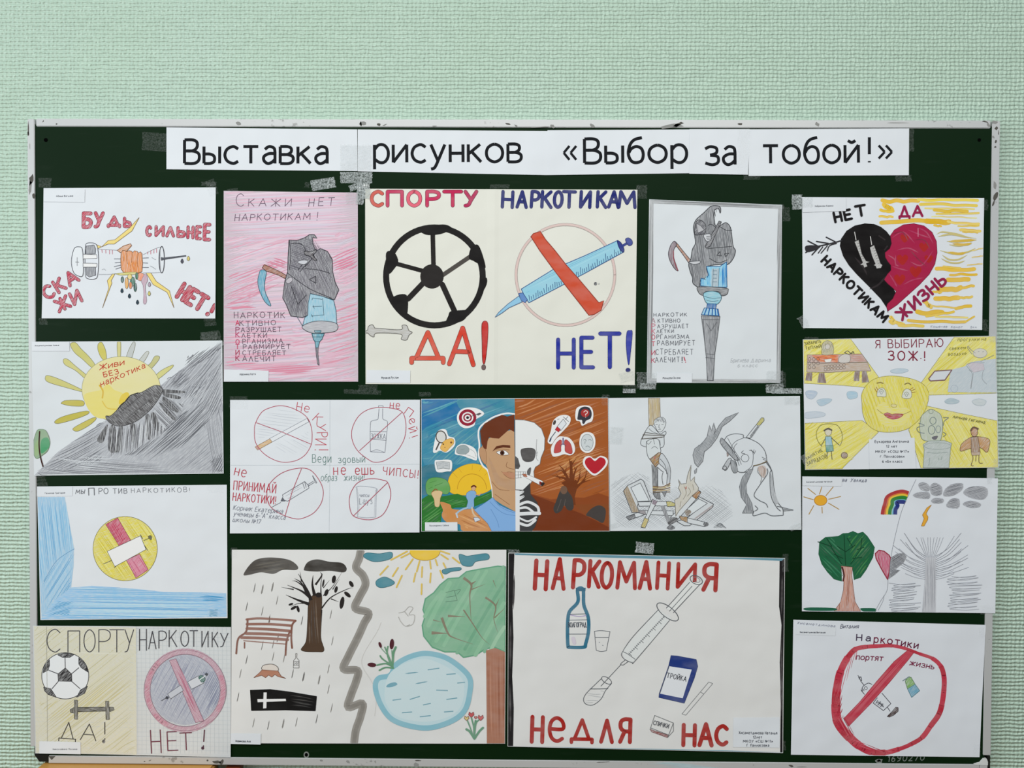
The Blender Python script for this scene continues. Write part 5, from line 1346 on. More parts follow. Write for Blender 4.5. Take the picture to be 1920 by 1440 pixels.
fo(s, '735,600 775,548 840,535 908,540 910,565 840,560 780,572', '5a2c18', 'go', 0)
fo(s, '775,605 815,592 860,590 895,625 855,635 810,630', 'e6e2dc', 'pen', 4, '5a3a2a', True)
s.fill(ell(832, 612, 22, 22, n=16), '4a2616'); s.fill(ell(832, 612, 9, 9, n=12), '140c0a')
s.lines('~825,790 860,830 900,855 948,862|~870,800 900,795 948,805|~765,580 830,575 900,585|~880,700 870,740 900,760 948,770|~735,890 800,960 900,975|~760,1010 830,1060 900,1110', 5, '8a6244')
s.fill('830,800 900,800 948,806 948,858 900,850', 'b07a58', 'wc', True)
fo(s, '560,1160 640,1110 740,1040 800,1110 880,1150 962,1180 964,1366 730,1366 690,1290 600,1200', '7ba4d2', 'go', 3, '4a6a94')
s.lines('~745,1055 800,1120 890,1170 960,1190|~710,1080 780,1150 860,1200 960,1215|~720,1150 780,1260 800,1330', 4, '5a80b0')
s.part('skull', 'right half of a white skull smoking a cigarette')
fo(s, '955,292 1040,295 1140,320 1210,380 1242,470 1238,580 1205,660 1195,720 1150,750 1135,790 1140,850 1090,930 1030,970 958,965', 'd8dada', 'go', 5, '6a6a6c')
s.fill('1008,600 1030,570 1120,565 1155,600 1135,680 1080,700 1030,680', '4a4848', 'wc', True); s.fill('955,640 985,665 1005,740 990,768 955,765', '4a4848', 'wc')
s.fill('1070,790 1095,755 1110,760 1100,820 1078,830', '4a4a4c', 'wc', True)
s.lines('958,795 1060,795|958,825 1060,820|958,855 1020,850|~1165,480 1160,560 1165,640|~1180,690 1160,660 1170,600', 4, '77787a')
s.lines('985,790 985,855|1010,790 1010,855|1035,792 1035,840|1055,795 1055,835', 4, '77787a')
fo(s, '1025,815 1060,815 1215,880 1240,910 1215,932 1180,915 1040,840', 'e2e2e0', 'pen', 3, '5a5a5c'); s.fill('1025,815 1062,815 1075,845 1042,840', 'a05a3c', 'wc'); s.fill('1190,885 1240,905 1218,932 1188,915', '7a2420', 'go')
s.fill('1215,895 1240,905 1220,930 1205,920', '2c2422', 'go', True)
s.part('skeleton_ribs', 'white ribs on dark grey')
s.fill('962,970 1030,970 1100,900 1105,1010 1170,1090 1195,1190 1150,1320 1120,1366 964,1366', '3c3c3e', 'go')
for q in ('958,970 1000,975 1000,1366 960,1366',): s.fill(q, 'd4d6d8', 'go')
for q, w in (('995,990 1035,985 1000,1010', 16), ('995,1040 1040,1030 1000,1060', 16), ('1000,1110 1080,1085 1170,1130 1185,1190', 26), ('1000,1145 1070,1140 1140,1190', 22), ('1000,1200 1100,1195 1190,1195', 34), ('1000,1240 1080,1270 1160,1230', 18), ('1000,1290 1080,1310 1150,1260', 26)):
    s.line(q, w, 'd2d4d6', 'go', smooth=True)
def sticker(name, pts, label):
    s.part(name, label); s.fill(pts, 'e6e8e8', 'pen', True)
sticker('target_sticker', '395,265 430,200 500,175 590,185 655,225 640,255 580,290 560,350 480,375 415,340', 'white sticker with a red target')
for r, c in ((84, '8c2034'), (56, 'e0dedc'), (42, '8c2034'), (28, 'e0dedc'), (14, '2a1c24')): s.fill(ell(498, 272, r, r * .95, n=28), c, 'go')
s.line('505,270 590,240', 5, '4a4848'); fo(s, '580,240 615,225 632,235 600,252', '5a5a5c', 'pen', 2)
sticker('racket_sticker', '165,600 180,500 200,420 240,385 290,390 315,450 370,470 378,530 340,580 290,610 230,590 195,610', 'white sticker with a racket')
fo(s, ell(243, 458, 48, 58, n=24, rot=-15), 'c8c8c4', 'p45', 10, '4c4744'); s.line('225,515 195,580', 14, '4c4744')
fo(s, '235,560 270,500 320,475 360,480 365,520 330,560 290,600 255,590', 'd8a94e', 'wc', 3, '9a7430', True); s.fill(ell(340, 512, 10, 10, n=12), '7a4a2a'); s.fill(ell(264, 528, 7, 7, n=12), '3a3030'); s.fill(ell(280, 560, 6, 6, n=10), 'a87a3a')
sticker('cap_sticker', '375,610 395,550 450,525 530,545 580,590 588,680 530,670 450,640 390,630', 'white sticker with a grey cap')
fo(s, '390,600 405,555 460,535 505,560 510,600 470,625 410,620', '8c9a9c', 'wc', 3, '6a7476', True); s.lines('~510,570 560,600 580,650|~470,625 520,640 575,665|430,580 470,575', 3, '7c8688')
sticker('book_sticker', '182,690 230,680 340,685 342,780 300,790 240,800 195,785', 'white sticker with an open book')
fo(s, '195,700 260,695 325,702 325,768 262,760 210,768', 'b4b8ba', 'p0', 4, '6e7678'); s.lines('260,695 262,760|215,715 250,712|215,730 250,728|275,715 310,718|275,732 310,734', 3, '808890')
sticker('syringe_sticker', '1270,490 1300,400 1320,310 1370,260 1440,245 1488,270 1480,330 1420,400 1350,470 1310,525 1280,520', 'white sticker with a red filled syringe')
fo(s, '1360,360 1420,285 1450,330 1395,400', 'd2d6da', 'pen', 4, '3c4450'); fo(s, '1340,390 1362,358 1395,388 1375,412', 'b42c34', 'go', 3, '4a2428'); s.line('1345,410 1300,470', 8, '445060'); s.line('1300,475 1290,500', 14, '30405c'); s.lines('1420,265 1470,310|1440,290 1465,262', 5, '4a5058'); fo(s, ell(1335, 320, 12, 24, n=12, rot=20), '4a4440', 'pen', 2); s.lines('1365,290 1380,285', 8, 'a0a4a8')
sticker('brain_sticker', '1535,250 1550,180 1610,155 1680,165 1708,220 1700,300 1655,325 1600,350 1580,310 1545,300', 'white sticker of a head with a question mark')
fo(s, '1560,260 1575,195 1620,168 1670,180 1692,230 1680,280 1640,300 1620,330 1605,325 1600,295 1560,290', '33333c', 'go', 3, '24242a', True); s.fill(ell(1630, 228, 42, 40, n=20), 'a03030', 'go'); s.text('?', 1618, 268, 1652, 268, 62, 8, 'd8c8c4')
sticker('mask_sticker', '1575,510 1590,440 1640,412 1700,425 1728,480 1720,560 1670,610 1620,605 1585,570', 'white sticker of a sad mask')
fo(s, ell(1650, 512, 58, 80, n=26), 'c2c8ca', 'pen', 5, '7a8488'); s.lines('~1615,490 1630,480 1642,500|~1662,490 1678,480 1690,495|~1635,555 1655,545 1680,562|1630,500 1628,525', 4, '5a6468')
sticker('lungs_sticker', '1300,580 1320,520 1370,460 1420,455 1480,470 1525,530 1530,600 1490,635 1430,625 1380,640 1320,645', 'white sticker with red lungs')
for q in ('1330,600 1345,530 1385,488 1405,500 1398,560 1395,600 1345,615', '1430,500 1450,485 1490,525 1508,600 1490,622 1440,600 1435,550'): fo(s, q, 'b44a48', 'go', 3, '7a3432', True)
s.line('1418,470 1418,530', 12, '5a4a78'); s.lines('1418,520 1390,545|1418,520 1445,545', 6, '6a4a60')
sticker('heart_sticker', '1610,720 1620,660 1670,640 1722,668 1780,640 1840,665 1845,720 1800,780 1720,832 1650,780', 'white sticker with a red heart')
s.fill('1628,710 1640,670 1680,655 1725,690 1770,655 1815,668 1828,710 1790,765 1722,812 1660,765', 'ad1f2c', 'go', True)
s.tagpaper('88,1280 400,1278 402,1362 88,1362', [('Пономаренко Сабина', 132, 1320, 316, 1316, 14, 2.4)])
for a in ((1135, 750, 14, 20, 0, 'c'), (797, 739, 22, 8, 0, 'c')): s.tape(*a)

# ------------------------------------------------------------------ P11 man at the stake of cigarettes
s = sheet('pencil_drawing', [(1140.9, 746.2), (1499, 742.3), (1501.5, 992.8), (1143.9, 995.2)], (1130, 730), 1920 / 380, 'cool',
          'graphite drawing of a man tied to a stake over burning cigarettes and a bent figure', seed=21, base=.0012, lift=(0, .0008, 0, 0))
s.part('ground_shading', 'cross-hatched grey ground')
for a in (38, -38): s.hatch('70,900 180,830 330,780 440,830 460,980 700,920 760,1000 900,930 1000,900 1120,960 1220,1090 1230,1200 1130,1280 850,1300 640,1320 400,1330 150,1300 80,1150', a, 15, 2.4, '9a9ea2 a6aaae 8c9094', ext=.02, skip=.1)
s.part('stake', 'yellowish wooden stake')
fo(s, '430,85 540,80 545,260 500,300 470,345 438,345', 'b3a384', 'p90', 4, '6a6050'); s.hatch('440,90 535,85 535,260 445,340', 88, 16, 6, 'a08a5c b8a880 8c8068', ext=.02); s.part('stake', 'dark lower end of the stake'); s.fill('460,710 515,735 525,930 475,1000', '6c6e70', 'p90')
LN = '4a4c50'
s.part('tied_man', 'thin man bound with brown rope')
fo(s, '485,320 490,290 530,265 575,270 598,310 585,360 555,400 520,395 500,360', 'c9ced0', 'pen', 4, LN, True); s.hatch('490,320 500,280 560,262 598,300 590,330 540,300', 60, 9, 4, '5c5e62 70727a', ext=.1)
s.lines('500,335 520,330|555,335 575,330|~535,330 530,360 545,368|525,380 550,378', 4, LN)
fo(s, '440,345 480,355 540,420 590,395 598,420 580,445 580,520 560,550 520,555 500,540 420,545 370,530 358,500 385,430', 'c6cccf', 'pen', 5, LN, True)
fo(s, '420,490 520,470 545,560 545,600 500,720 470,690 430,640 415,580', 'c8ced0', 'pen', 5, LN, True)
fo(s, '400,408 580,432 580,450 370,470', 'c4c8ca', 'pen', 6, '4e4a46'); s.lines('380,430 580,440|365,470 560,455', 7, '55504a')
s.lines('~460,560 490,540 520,560|~410,490 430,520 460,490|~540,480 545,530|~480,470 490,520|~435,370 470,400 520,420', 4, LN)
fo(s, '445,660 530,595 552,605 540,690 500,735 470,700', '8a6a44', 'p45', 4, '4a3a28'); s.lines('470,680 545,610|490,710 550,640|480,660 530,700', 5, 'b08a4c'); s.fill('480,640 500,630 495,670', 'a04a30', 'p45')
fo(s, '555,605 610,670 640,760 635,860 630,900 605,900 610,800 575,740 530,690', 'bfc4c8', 'pen', 5, LN, True)
s.lines('~515,735 555,770 570,780 560,830 570,900|~545,660 590,720 605,800|520,735 520,930', 5, LN)
for k in range(5): s.line([(475, 915 + k * 14), (560, 922 + k * 12), (635, 890 + k * 20)], 8, ('7a5c34', 'b0985c', '6a5030', 'a88a50', '6a5438')[k], smooth=True)
s.hatch('605,690 638,760 630,860 615,860', 85, 8, 3, '8a8e92')
fo(s, '478,980 540,975 545,1040 510,1035 485,1010', '66686a', 'p90', 4, LN); fo(s, '560,970 605,965 585,1015', '7c7e80', 'p90', 4, LN)
def cig(q, tip, tc, b=None):
    fo(s, q, 'c8cdd0', 'pen', 5, '3e4044')
    if tip: fo(s, tip, tc, 'p45', 4, '3e4044')
s.part('cigarette_box', 'open cigarette packet leaning left')
fo(s, '195,960 235,910 360,850 385,865 460,1060 340,1065 325,1110 345,1160 275,1165', 'c4c9cc', 'pen', 6, '46484c'); fo(s, '265,930 355,885 440,1055 330,1060', 'cdd3d6', 'pen', 5, '46484c')
s.fill('198,962 235,915 320,1110 340,1160 280,1162', '9c8a70', 'p90'); s.hatch('200,965 235,920 320,1110 335,1155 285,1160', 65, 12, 3, '7a6a54 8c7c68')
s.part('cigarette_box', 'open cigarette packet lying right')
fo(s, '900,1010 1045,1085 1040,1115 820,1290 770,1290 700,1250 800,1215 970,1080 905,1040', 'c4c9cc', 'pen', 6, '46484c'); fo(s, '905,1035 990,1078 820,1195 800,1130', 'ccd2d5', 'pen', 5, '46484c'); s.fill('860,1225 1040,1090 1036,1118 880,1225', '9a9090', 'p135')
s.part('cigarettes', 'pile of drawn cigarettes'); s.buf['name'] = 'cigarette_pile'
cig('330,1065 640,1060 685,1080 680,1100 345,1105', '600,1062 640,1060 685,1080 680,1105 610,1108', 'b4ac60')
cig('340,1145 665,1150 665,1195 370,1180', '340,1145 400,1145 405,1182 350,1180', '8a8488')
cig('470,1040 515,1060 420,1240 390,1310 362,1305 400,1220', '362,1300 395,1215 435,1230 400,1312', 'b7a860'); s.fill('470,1040 515,1058 500,1095 468,1085', '7c6a78', 'p45')
cig('225,1205 330,1165 395,1185 340,1205 250,1235', '222,1208 300,1180 310,1215 248,1238', '66686c')
cig('640,1210 860,990 905,955 928,970 900,1020 700,1240', '845,1010 905,955 928,975 885,1040', '9c7040'); s.fill('620,1240 650,1212 705,1215 700,1245 640,1280 615,1270', '4c4c4e', 'p45', True)
cig('730,1200 800,1215 970,1258 990,1290 960,1298 800,1262', '722,1198 800,1208 800,1260 740,1235', '9c7846'); s.fill(ell(975, 1275, 26, 20, n=16), '44464a', 'p45')
s.fill('545,1100 580,1100 640,1240 610,1260', '7c7e82', 'p90'); s.fill('775,1150 820,1140 835,1165 800,1200', '7a6c5c', 'p45', True)
s.fill('605,1310 640,1280 685,1310 640,1328', '5c5e62', 'p45', True); s.hatch('1040,1310 1080,1265 1130,1270 1160,1310', 30, 8, 3, '55585c', ext=.1); s.lines('~1080,1290 1110,1268 1165,1312', 5, '66686c')
s.part('flames', 'pale flames')
fo(s, '690,1200 685,1100 680,1045 720,1025 740,985 715,930 728,900 712,850 740,895 790,890 800,820 835,715 825,840 830,870 870,825 865,870 905,930 900,960 840,1010 800,1060 720,1150', 'c0bcb0', 'p90', 5, '6a665e')
s.lines('~770,920 790,980 760,1040|~810,930 830,970 800,1010|~740,1060 730,1110|~850,900 860,950', 5, '8a8478'); s.fill('775,930 795,915 790,950', 'a8543c', 'p45')
s.part('smoke', 'grey curl of smoke')
fo(s, '900,735 870,700 852,620 870,560 940,510 985,450 1010,340 1030,400 1048,315 1065,380 1050,430 1100,340 1160,270 1285,218 1200,300 1130,350 1080,460 1020,540 960,590 945,680', '94989c', 'p135', 5, '5c5e62')
s.hatch('900,730 865,680 870,560 985,450 1050,430 1160,275 1270,225 1130,350 1020,540 950,600 940,680', -60, 12, 3.4, '74787c 85898d 62666a', ext=.02); fo(s, '870,800 865,770 890,745 885,785', '85898d', 'p90', 3, '5c5e62')
s.part('bent_figure', 'bent figure pierced by a cigarette')
cig('1355,455 1450,335 1515,270 1525,290 1480,345 1395,462', '1450,335 1500,268 1522,270 1525,295 1478,348', 'b4ac5c')
s.fill('1390,440 1470,335 1485,345 1405,460', '6c7074', 'p135')
fo(s, '1145,480 1180,440 1250,420 1325,430 1330,455 1380,465 1470,510 1530,580 1548,660 1540,690 1430,725 1410,760 1330,785 1275,770 1260,690 1190,590 1120,510 1110,485', 'c9ced2', 'pen', 6, '4e5054', True)
fo(s, '1112,480 1140,472 1280,650 1250,665 1150,560 1115,510', '8a8e92', 'p45', 5, '46484c', True); s.lines('~1150,480 1220,560 1280,660|~1180,460 1240,570 1300,660|~1230,610 1220,540 1260,490 1330,460|~1250,600 1240,550 1270,510', 5, '5a5c60')
s.fill('1170,590 1195,620 1175,640', '7a6660', 'p45'); s.line(ell(1345, 650, 36, 36, n=24), 5, '4e5054', closed=True); s.lines('~1345,610 1310,600 1330,580|~1270,660 1290,720|~1290,660 1310,710|~1385,575 1420,600 1410,720 1340,780|~1400,570 1430,600|~1430,570 1420,610|~1445,580 1430,612|~1505,640 1540,660|~1515,660 1545,675', 5, '4e5054')
fo(s, '1135,740 1190,655 1215,670 1170,760 1145,758', 'a8acb0', 'p45', 5, '3c3e42', True); s.line(ell(1152, 742, 18, 18, n=18), 6, '34363a', closed=True)
fo(s, '1210,670 1250,690 1275,770 1240,790 1215,740', '85898d', 'p90', 4, '4e5054', True); s.line('1425,722 1480,710 1550,680', 9, '6a5c44', smooth=True)
fo(s, '1380,760 1320,830 1292,920 1310,1020 1360,1090 1320,1170 1425,1170 1410,1080 1360,980 1355,900 1420,750', '84888c', 'p90', 4, '55585c'); s.hatch('1380,770 1305,870 1310,1010 1370,1100 1350,1160 1415,1160 1360,980 1360,890', 88, 12, 3.6, '66696e 75787c', ext=.03)
s.lines('~1545,690 1590,760 1580,800 1590,1000 1640,1110 1680,1150|~1555,685 1600,780 1620,950 1650,1060 1700,1130 1705,1190|~1705,1190 1600,1195 1530,1170 1425,1195 1430,1150|~1555,750 1555,800 1480,910 1430,1000 1480,1050 1540,1080 1560,1115|~1440,1100 1465,1130 1440,1150|1650,1105 1798,1140 1710,1150', 6, '55585c')
s.fill('1585,790 1605,830 1620,960 1660,1080 1630,1085 1595,980', 'a2a6aa', 'p90'); s.fill('1705,1118 1795,1140 1710,1150', '7c8084', 'p0')
s.fill('1465,740 1520,720 1545,760 1530,830 1500,820', 'b4a298', 'p90', True); s.lines('~1470,740 1465,780 1500,830 1490,880|~1510,730 1530,760 1520,820', 4, '6c6866')
for a in ((1155, 816, 24, 32, 4, 'w'), (1484, 751, 30, 14, 0, 'w'), (1474, 733, 56, 10, 0, 's'), (1490, 987, 22, 10, -20, 'w'), (1150, 985, 14, 10, -20, 'w'), (1180, 733, 24, 8, 0, 's')): s.tape(*a)
# ------------------------------------------------------------------ P12 smiling sun
s = sheet('pencil_drawing', [(1504.6, 636.5), (1866, 629.8), (1870.2, 876.7), (1508.8, 880.8)], (1490, 610), 4.8, 'white',
          'drawing of a big smiling yellow sun whose rays hold little scenes', seed=22, base=.0012, lift=(0, .0012, 0, 0))
YP = 'd2c85c d8d070 cabe50 ded88a'
def ray(q, a, label):
    s.part('sun_ray', label); s.fill(q, 'd8ce66', 'p45'); s.hatch(q, a, 17, 8, YP, ext=.02, wob=.8)
    s.line(q, 3, '7a7440', closed=True)
ray('72,130 500,122 620,285 750,465 640,560 420,540 76,522', -35, 'yellow ray with a tea table')
ray('1430,104 1803,98 1812,610 1205,628 1130,520 1290,300', -40, 'yellow ray with a dancer')
ray('82,882 600,855 750,960 420,1290 92,1298', -30, 'yellow ray with a skipping child')
ray('1170,722 1500,795 1815,858 1822,1278 1130,1285 1020,935 1110,830', 60, 'yellow ray with a tap and a child')
s.part('clouds')
for i, (q, c) in enumerate((('860,405 920,390 1005,395 1010,415 940,432 870,425', 'aebfca'), ('95,600 140,585 200,605 160,660 110,650', 'aab8c8'), ('195,680 250,660 330,665 300,700 230,725', 'a4bac8'), ('470,600 550,600 555,650 480,660', '9fbccc'),
              ('85,790 180,775 265,790 250,820 100,835', 'b8c2cc'), ('1345,680 1400,655 1475,680 1440,705 1370,705', 'a2b4bc'), ('1590,680 1650,660 1715,680 1690,720 1620,715', 'bcc4c6'))):
    s.part('cloud', 'pale blue pencilled cloud'); fo(s, q, c, 'p0', 2.5, '9aaab4', True)
s.part('sun_face', 'round yellow face with eyelashes and pink lips')
sf = '600,700 598,620 640,540 720,480 850,455 1000,470 1120,510 1185,570 1200,650 1170,760 1110,850 1010,930 880,960 740,950 650,890 610,800'
fo(s, sf, 'd4c954', 'p90', 4, '8c823a', True); s.hatch(sf, 70, 19, 9, 'ccbf48 d6cc60 dcd478', ext=.01, smooth=True); s.fill('720,760 800,690 860,740 1000,740 1040,800 960,900 800,900', 'dad06a', 'p0', True)
for q in ('735,635 745,580 785,562 812,590 815,640 770,640', '962,650 975,590 1010,570 1045,600 1035,655'): fo(s, q, 'ced0c4', 'pen', 4, '7c7860', True)
for x, y in ((775, 605), (1000, 628)): s.line(ell(x, y, 22, 28, 180, 360, n=12), 4, '77806c'); s.line(ell(x, y, 9, 14, n=12), 3, '5c6470', closed=True)
s.lines('735,600 715,570|745,585 728,555|1045,605 1080,600|1040,590 1075,575|1030,580 1060,560', 5, '8c5a34'); s.lines('~735,520 765,515 790,522|~985,530 1015,520 1040,535', 9, '7c6c3c')
fo(s, '860,720 875,708 910,715 905,735 880,738', 'd2c46a', 'p0', 3, '8a8256', True)
fo(s, '800,800 830,785 870,800 900,795 970,800 940,830 880,845 830,830', 'b0404a', 'p0', 3, '7c2c34', True); s.lines('~735,755 780,790 800,800|~970,800 1010,785 1040,770|805,808 965,806', 4, '8c7a3c')
s.part('lettering', 'crimson felt-pen heading')
CR = '7c2438'
s.text('Я', 724, 204, 762, 204, 68, 7, CR); s.text('ВЫБИРАЮ', 836, 204, 1330, 192, 72, 7, CR, sp=.3, jit=.03); s.text('ЗОЖ', 838, 312, 1098, 316, 80, 10, CR, sp=.4); s.text('!', 1160, 315, 1164, 315, 78, 10, CR); fo(s, ell(1130, 298, 5, 5, n=8), CR, 'pen', 0)
s.part('tea_table', 'table with a patterned cloth and striped legs')
fo(s, '110,265 330,262 600,258 650,330 232,340 108,330', 'b8988c', 'p0', 3, '6a605c'); s.fill('150,270 390,265 380,335 210,325', 'd0764a', 'p0'); s.hatch('150,270 390,265 380,330 210,325', 10, 10, 5, 'd8824e c8643c'); fo(s, '260,308 330,300 320,330 275,335', 'd8d8d4', 'pen', 3, '8a8480')
fo(s, '108,332 232,342 650,335 680,412 520,410 300,425 105,420', 'b4a08e', 'p0', 3, '6a605c'); s.hatch('495,262 600,262 640,325 500,325', 5, 14, 3, 'c06a60 b45c54')
for i in range(8): s.line(ell(130 + (i % 3) * 38, 305 + (i // 3) * 36, 13, 15, n=12), 3.5, '5c5450', closed=True, layer=(i == 0), sub=i)
for i in range(14): s.line(ell(272 + (i % 7) * 28, 372 + (i // 7) * 28 - (i % 7) * 3, 13, 12, n=10), 3, '6c625e', closed=True, layer=(i == 0), sub=i % 12)
for q in ('105,425 155,425 150,500 92,495', '215,430 262,428 280,520 200,515', '535,415 580,412 575,500 525,500', '600,415 640,412 665,510 600,515'): s.fill(q, '8c7872', 'p90'); s.hatch(q, 88, 9, 3, '5c4c4a 74625e')
fo(s, '395,290 440,260 490,270 485,330 400,335', 'c4beb8', 'p45', 3, '77706c', True); s.lines('~440,250 470,230 500,250 520,235 530,255|~445,245 480,260 525,245', 5, '55504c')
s.part('child', 'pencilled figure behind the table')
fo(s, '245,165 290,138 335,165 345,230 330,262 245,262 240,210', 'b8b08c', 'p45', 3, '6a6858', True); s.hatch('245,165 290,138 335,165 345,250 245,255', 75, 13, 3, '77756a 8c897c'); fo(s, ell(292, 192, 22, 24, n=14), 'c4bcb0', 'p45', 2, '5a5850')
s.part('lettering', 'small pencilled words on the rays')
s.text('ЗАВАРИТЬ', 85, 178, 232, 158, 28, 3.5, '6c6a40', jit=.1); s.text('ТЕПЛЫЙ', 95, 222, 235, 200, 26, 3.5, '6c6a40', jit=.1)
s.part('lettering'); s.text('прогулки на', 1460, 142, 1712, 136, 28, 3, '77753e', shear=.2); s.text('свежем', 1385, 222, 1530, 212, 26, 3, '77753e', shear=.2); s.text('воздухе', 1375, 272, 1535, 265, 26, 3, '77753e', shear=.2)
s.part('lettering'); s.text('ЗАНЯТИЕ', 98, 1215, 250, 1130, 26, 3.5, '6c6a40'); s.text('ЗАРЯДКОЙ', 108, 1262, 288, 1190, 34, 3.5, '6c6a40')
s.part('lettering'); s.text('личная гигиена,', 1415, 832, 1710, 888, 30, 3.5, '55532e', shear=.15)
s.part('dancer', 'faint pencilled dancer on pale blue')
s.fill('1400,400 1520,370 1580,330 1640,320 1800,300 1808,605 1370,600 1385,480', 'b4bec4', 'p45'); fo(s, ell(1660, 250, 62, 42, n=20), 'c8c4b4', 'p45', 3, '9a9a92')
s.lines('~1620,250 1580,220 1555,190 1550,205 1590,260|1665,325 1785,268|~1540,350 1620,330 1700,335|~1535,360 1600,420 1690,400|~1560,400 1590,440 1575,570|~1600,430 1590,500 1580,570|~1690,400 1680,480 1720,530|1640,240 1655,235|1680,240 1695,238', 4, '8c9094'); fo(s, '1548,350 1600,335 1690,345 1700,400 1600,425', 'bcb4bc', 'p45', 2, 'a09aa4')
s.line(ell(1430, 570, 32, 32, n=16), 3, '98a4b0', closed=True)
s.part('picture_frame', 'tilted purple-brown rectangle'); fo(s, '1200,480 1255,412 1408,402 1345,492 1215,500', 'c8ccd0', 'pen', 9, '77585c')
s.part('skipping_child', 'child in blue with a skipping rope')
s.lines('~240,1090 200,1030 192,960 230,900 300,885 380,900 420,970 420,1040 400,1085', 4, '77743c'); fo(s, ell(298, 958, 30, 36, n=16), 'cac2a8', 'p45', 3, '6a6650'); s.line('262,945 295,930 328,942', 14, '5c564c', smooth=True)
fo(s, '272,1000 325,1000 335,1080 275,1085', '8cb4c0', 'p90', 3, '4c6a74'); fo(s, '275,1080 340,1078 345,1130 280,1138', '6a9a90', 'p90', 3, '4c6a64'); s.lines('275,1010 235,1080|325,1010 395,1075|290,1138 285,1200|325,1132 332,1205', 5, '5c5a4c')
fo(s, ell(442, 1168, 28, 27, n=18), '9a8470', 'p45', 4, '55443c')
s.part('tap_figure', 'grey pencilled tap above a basin')
fo(s, '1130,830 1165,785 1215,755 1260,770 1310,810 1325,900 1310,1020 1270,1040 1150,1030 1120,940', 'b4bca8', 'p90', 4, '6c786c', True); s.line(ell(1238, 858, 28, 32, n=16), 5, '5c6c70', closed=True); s.line(ell(1225, 940, 30, 40, n=16), 5, '5c6c70', closed=True); s.line(ell(1285, 935, 22, 32, n=16), 5, '77848a', closed=True); s.line(ell(1220, 775, 20, 20, n=12), 4, '6c786c', closed=True)
s.lines('~1110,880 1160,900 1095,920 1110,960 1160,970|~1330,830 1378,830 1340,860 1330,900|~1330,960 1355,980 1330,1000', 5, '66727a'); fo(s, '1230,1005 1280,995 1265,1025 1240,1025', '6c6a70', 'pen', 2, '44464a', True)
fo(s, '1150,1070 1200,1040 1340,1035 1405,1060 1395,1110 1380,1280 1150,1280 1160,1120', 'b0b8b4', 'p45', 4, '7c8a86'); s.line(ell(1280, 1085, 120, 30, n=24), 3, '7c8a86', closed=True); s.lines('1210,1190 1200,1260|1290,1190 1290,1210|1320,1180 1310,1210|~1180,1140 1260,1150 1370,1140', 4, '7c8a86')
s.part('towel_child', 'child in brown drying with a towel')
fo(s, '1480,1120 1500,1060 1580,1005 1640,1000 1740,1025 1735,1110 1715,1140 1660,1100 1560,1110 1500,1130', 'b88c5c', 'p45', 4, '6c5840', True); fo(s, ell(1608, 960, 30, 40, n=18), 'b48a68', 'p45', 4, '5c4a3c'); s.line('1578,945 1600,918 1640,930', 16, '6c5648', smooth=True)
fo(s, '1580,1005 1640,1000 1660,1140 1580,1145', '9c8068', 'p90', 4, '5c4a3c'); s.lines('~1590,1150 1595,1200 1580,1255 1600,1262|~1650,1145 1650,1230 1680,1238|1625,1140 1620,1220', 5, '6c5648'); fo(s, '1580,1140 1660,1138 1655,1165 1585,1168', 'b49c84', 'p0', 2, '6c5648')
s.tagpaper('662,1025 1072,1010 1085,1288 668,1292', [('Букарева Ангелина', 715, 1056, 1018, 1054, 22, 4), ('12 лет', 818, 1098, 915, 1098, 21, 4), ('МКОУ «СОШ №17»', 720, 1145, 1020, 1144, 21, 4), ('г. Палласовки', 764, 1188, 978, 1188, 21, 4), ('6 «Б» класс', 782, 1234, 962, 1234, 21, 4)])
for a in ((1861, 634, 16, 16, 0, 'w'), (1515, 864, 20, 30, -30, 'w'), (1865, 868, 12, 20, 0, 'w'), (1520, 636, 26, 8, 0, 'c')): s.tape(*a)

# ------------------------------------------------------------------ P13 green tree, grey tree
s = sheet('felt_pen_drawing', [(1503.5, 893), (1868.8, 896.3), (1864.4, 1149), (1503, 1145.6)], (1490, 880), 4.8, 'lilac',
          'white drawing of a green tree, a rainbow and a leafless grey tree', seed=23, base=.0012, lift=(0, .0012, 0, 0))
s.part('sun', 'orange felt-pen sun')
fo(s, ell(230, 278, 57, 46, n=22), 'd8a030', 'go', 5, 'a87028')
for q in ('115,170 185,225', '240,158 220,222', '342,158 278,235', '410,243 302,268', '395,358 300,302', '245,392 242,338', '125,402 168,325', '78,246 165,272'): s.line(q, 7, 'a8823c', layer=True)
s.part('rainbow', 'striped rainbow arc')
for r, c, w in ((232, 'a42428', 30), (208, 'c8682c', 16), (192, 'd8b83a', 20), (166, '2c7a34', 32), (138, '6aa8c0', 14), (116, '1c2c74', 34)):
    x0 = 785 + (232 - r) * 1.0
    s.line([(x0, 405), (x0 + (1010 - x0) * .03, 360), (785 + (232 - r) * 1.0 + 22, 310 + (232 - r) * .15), (830 + (232 - r) * .75, 245 + (232 - r) * .45), (910 + (232 - r) * .4, 205 + (232 - r) * .75), (970 + (232 - r) * .1, 196 + (232 - r) * .85), (1022 - (232 - r) * .25, 212 + (232 - r) * .75)], w, c, 'wc', True, cap=False)
s.part('tree', 'dark green leafy tree with a brown trunk')
fo(s, '420,1005 350,985 290,920 240,850 212,760 220,650 275,608 330,605 390,600 430,575 480,572 520,555 565,575 610,562 650,600 690,660 715,700 700,790 640,900 590,970 530,992 515,880 415,868', '1c5c3c', 'go', 3, '174a30')
s.hatch('225,660 330,610 440,780 440,990 300,920 230,800', 45, 24, 10, '24704c 164e34', ext=.05, mat='wc'); s.hatch('480,600 620,580 700,700 640,880 540,980 500,860', -50, 24, 10, '2a6e2c 1c5a30 2f7a3a', ext=.05, mat='wc')
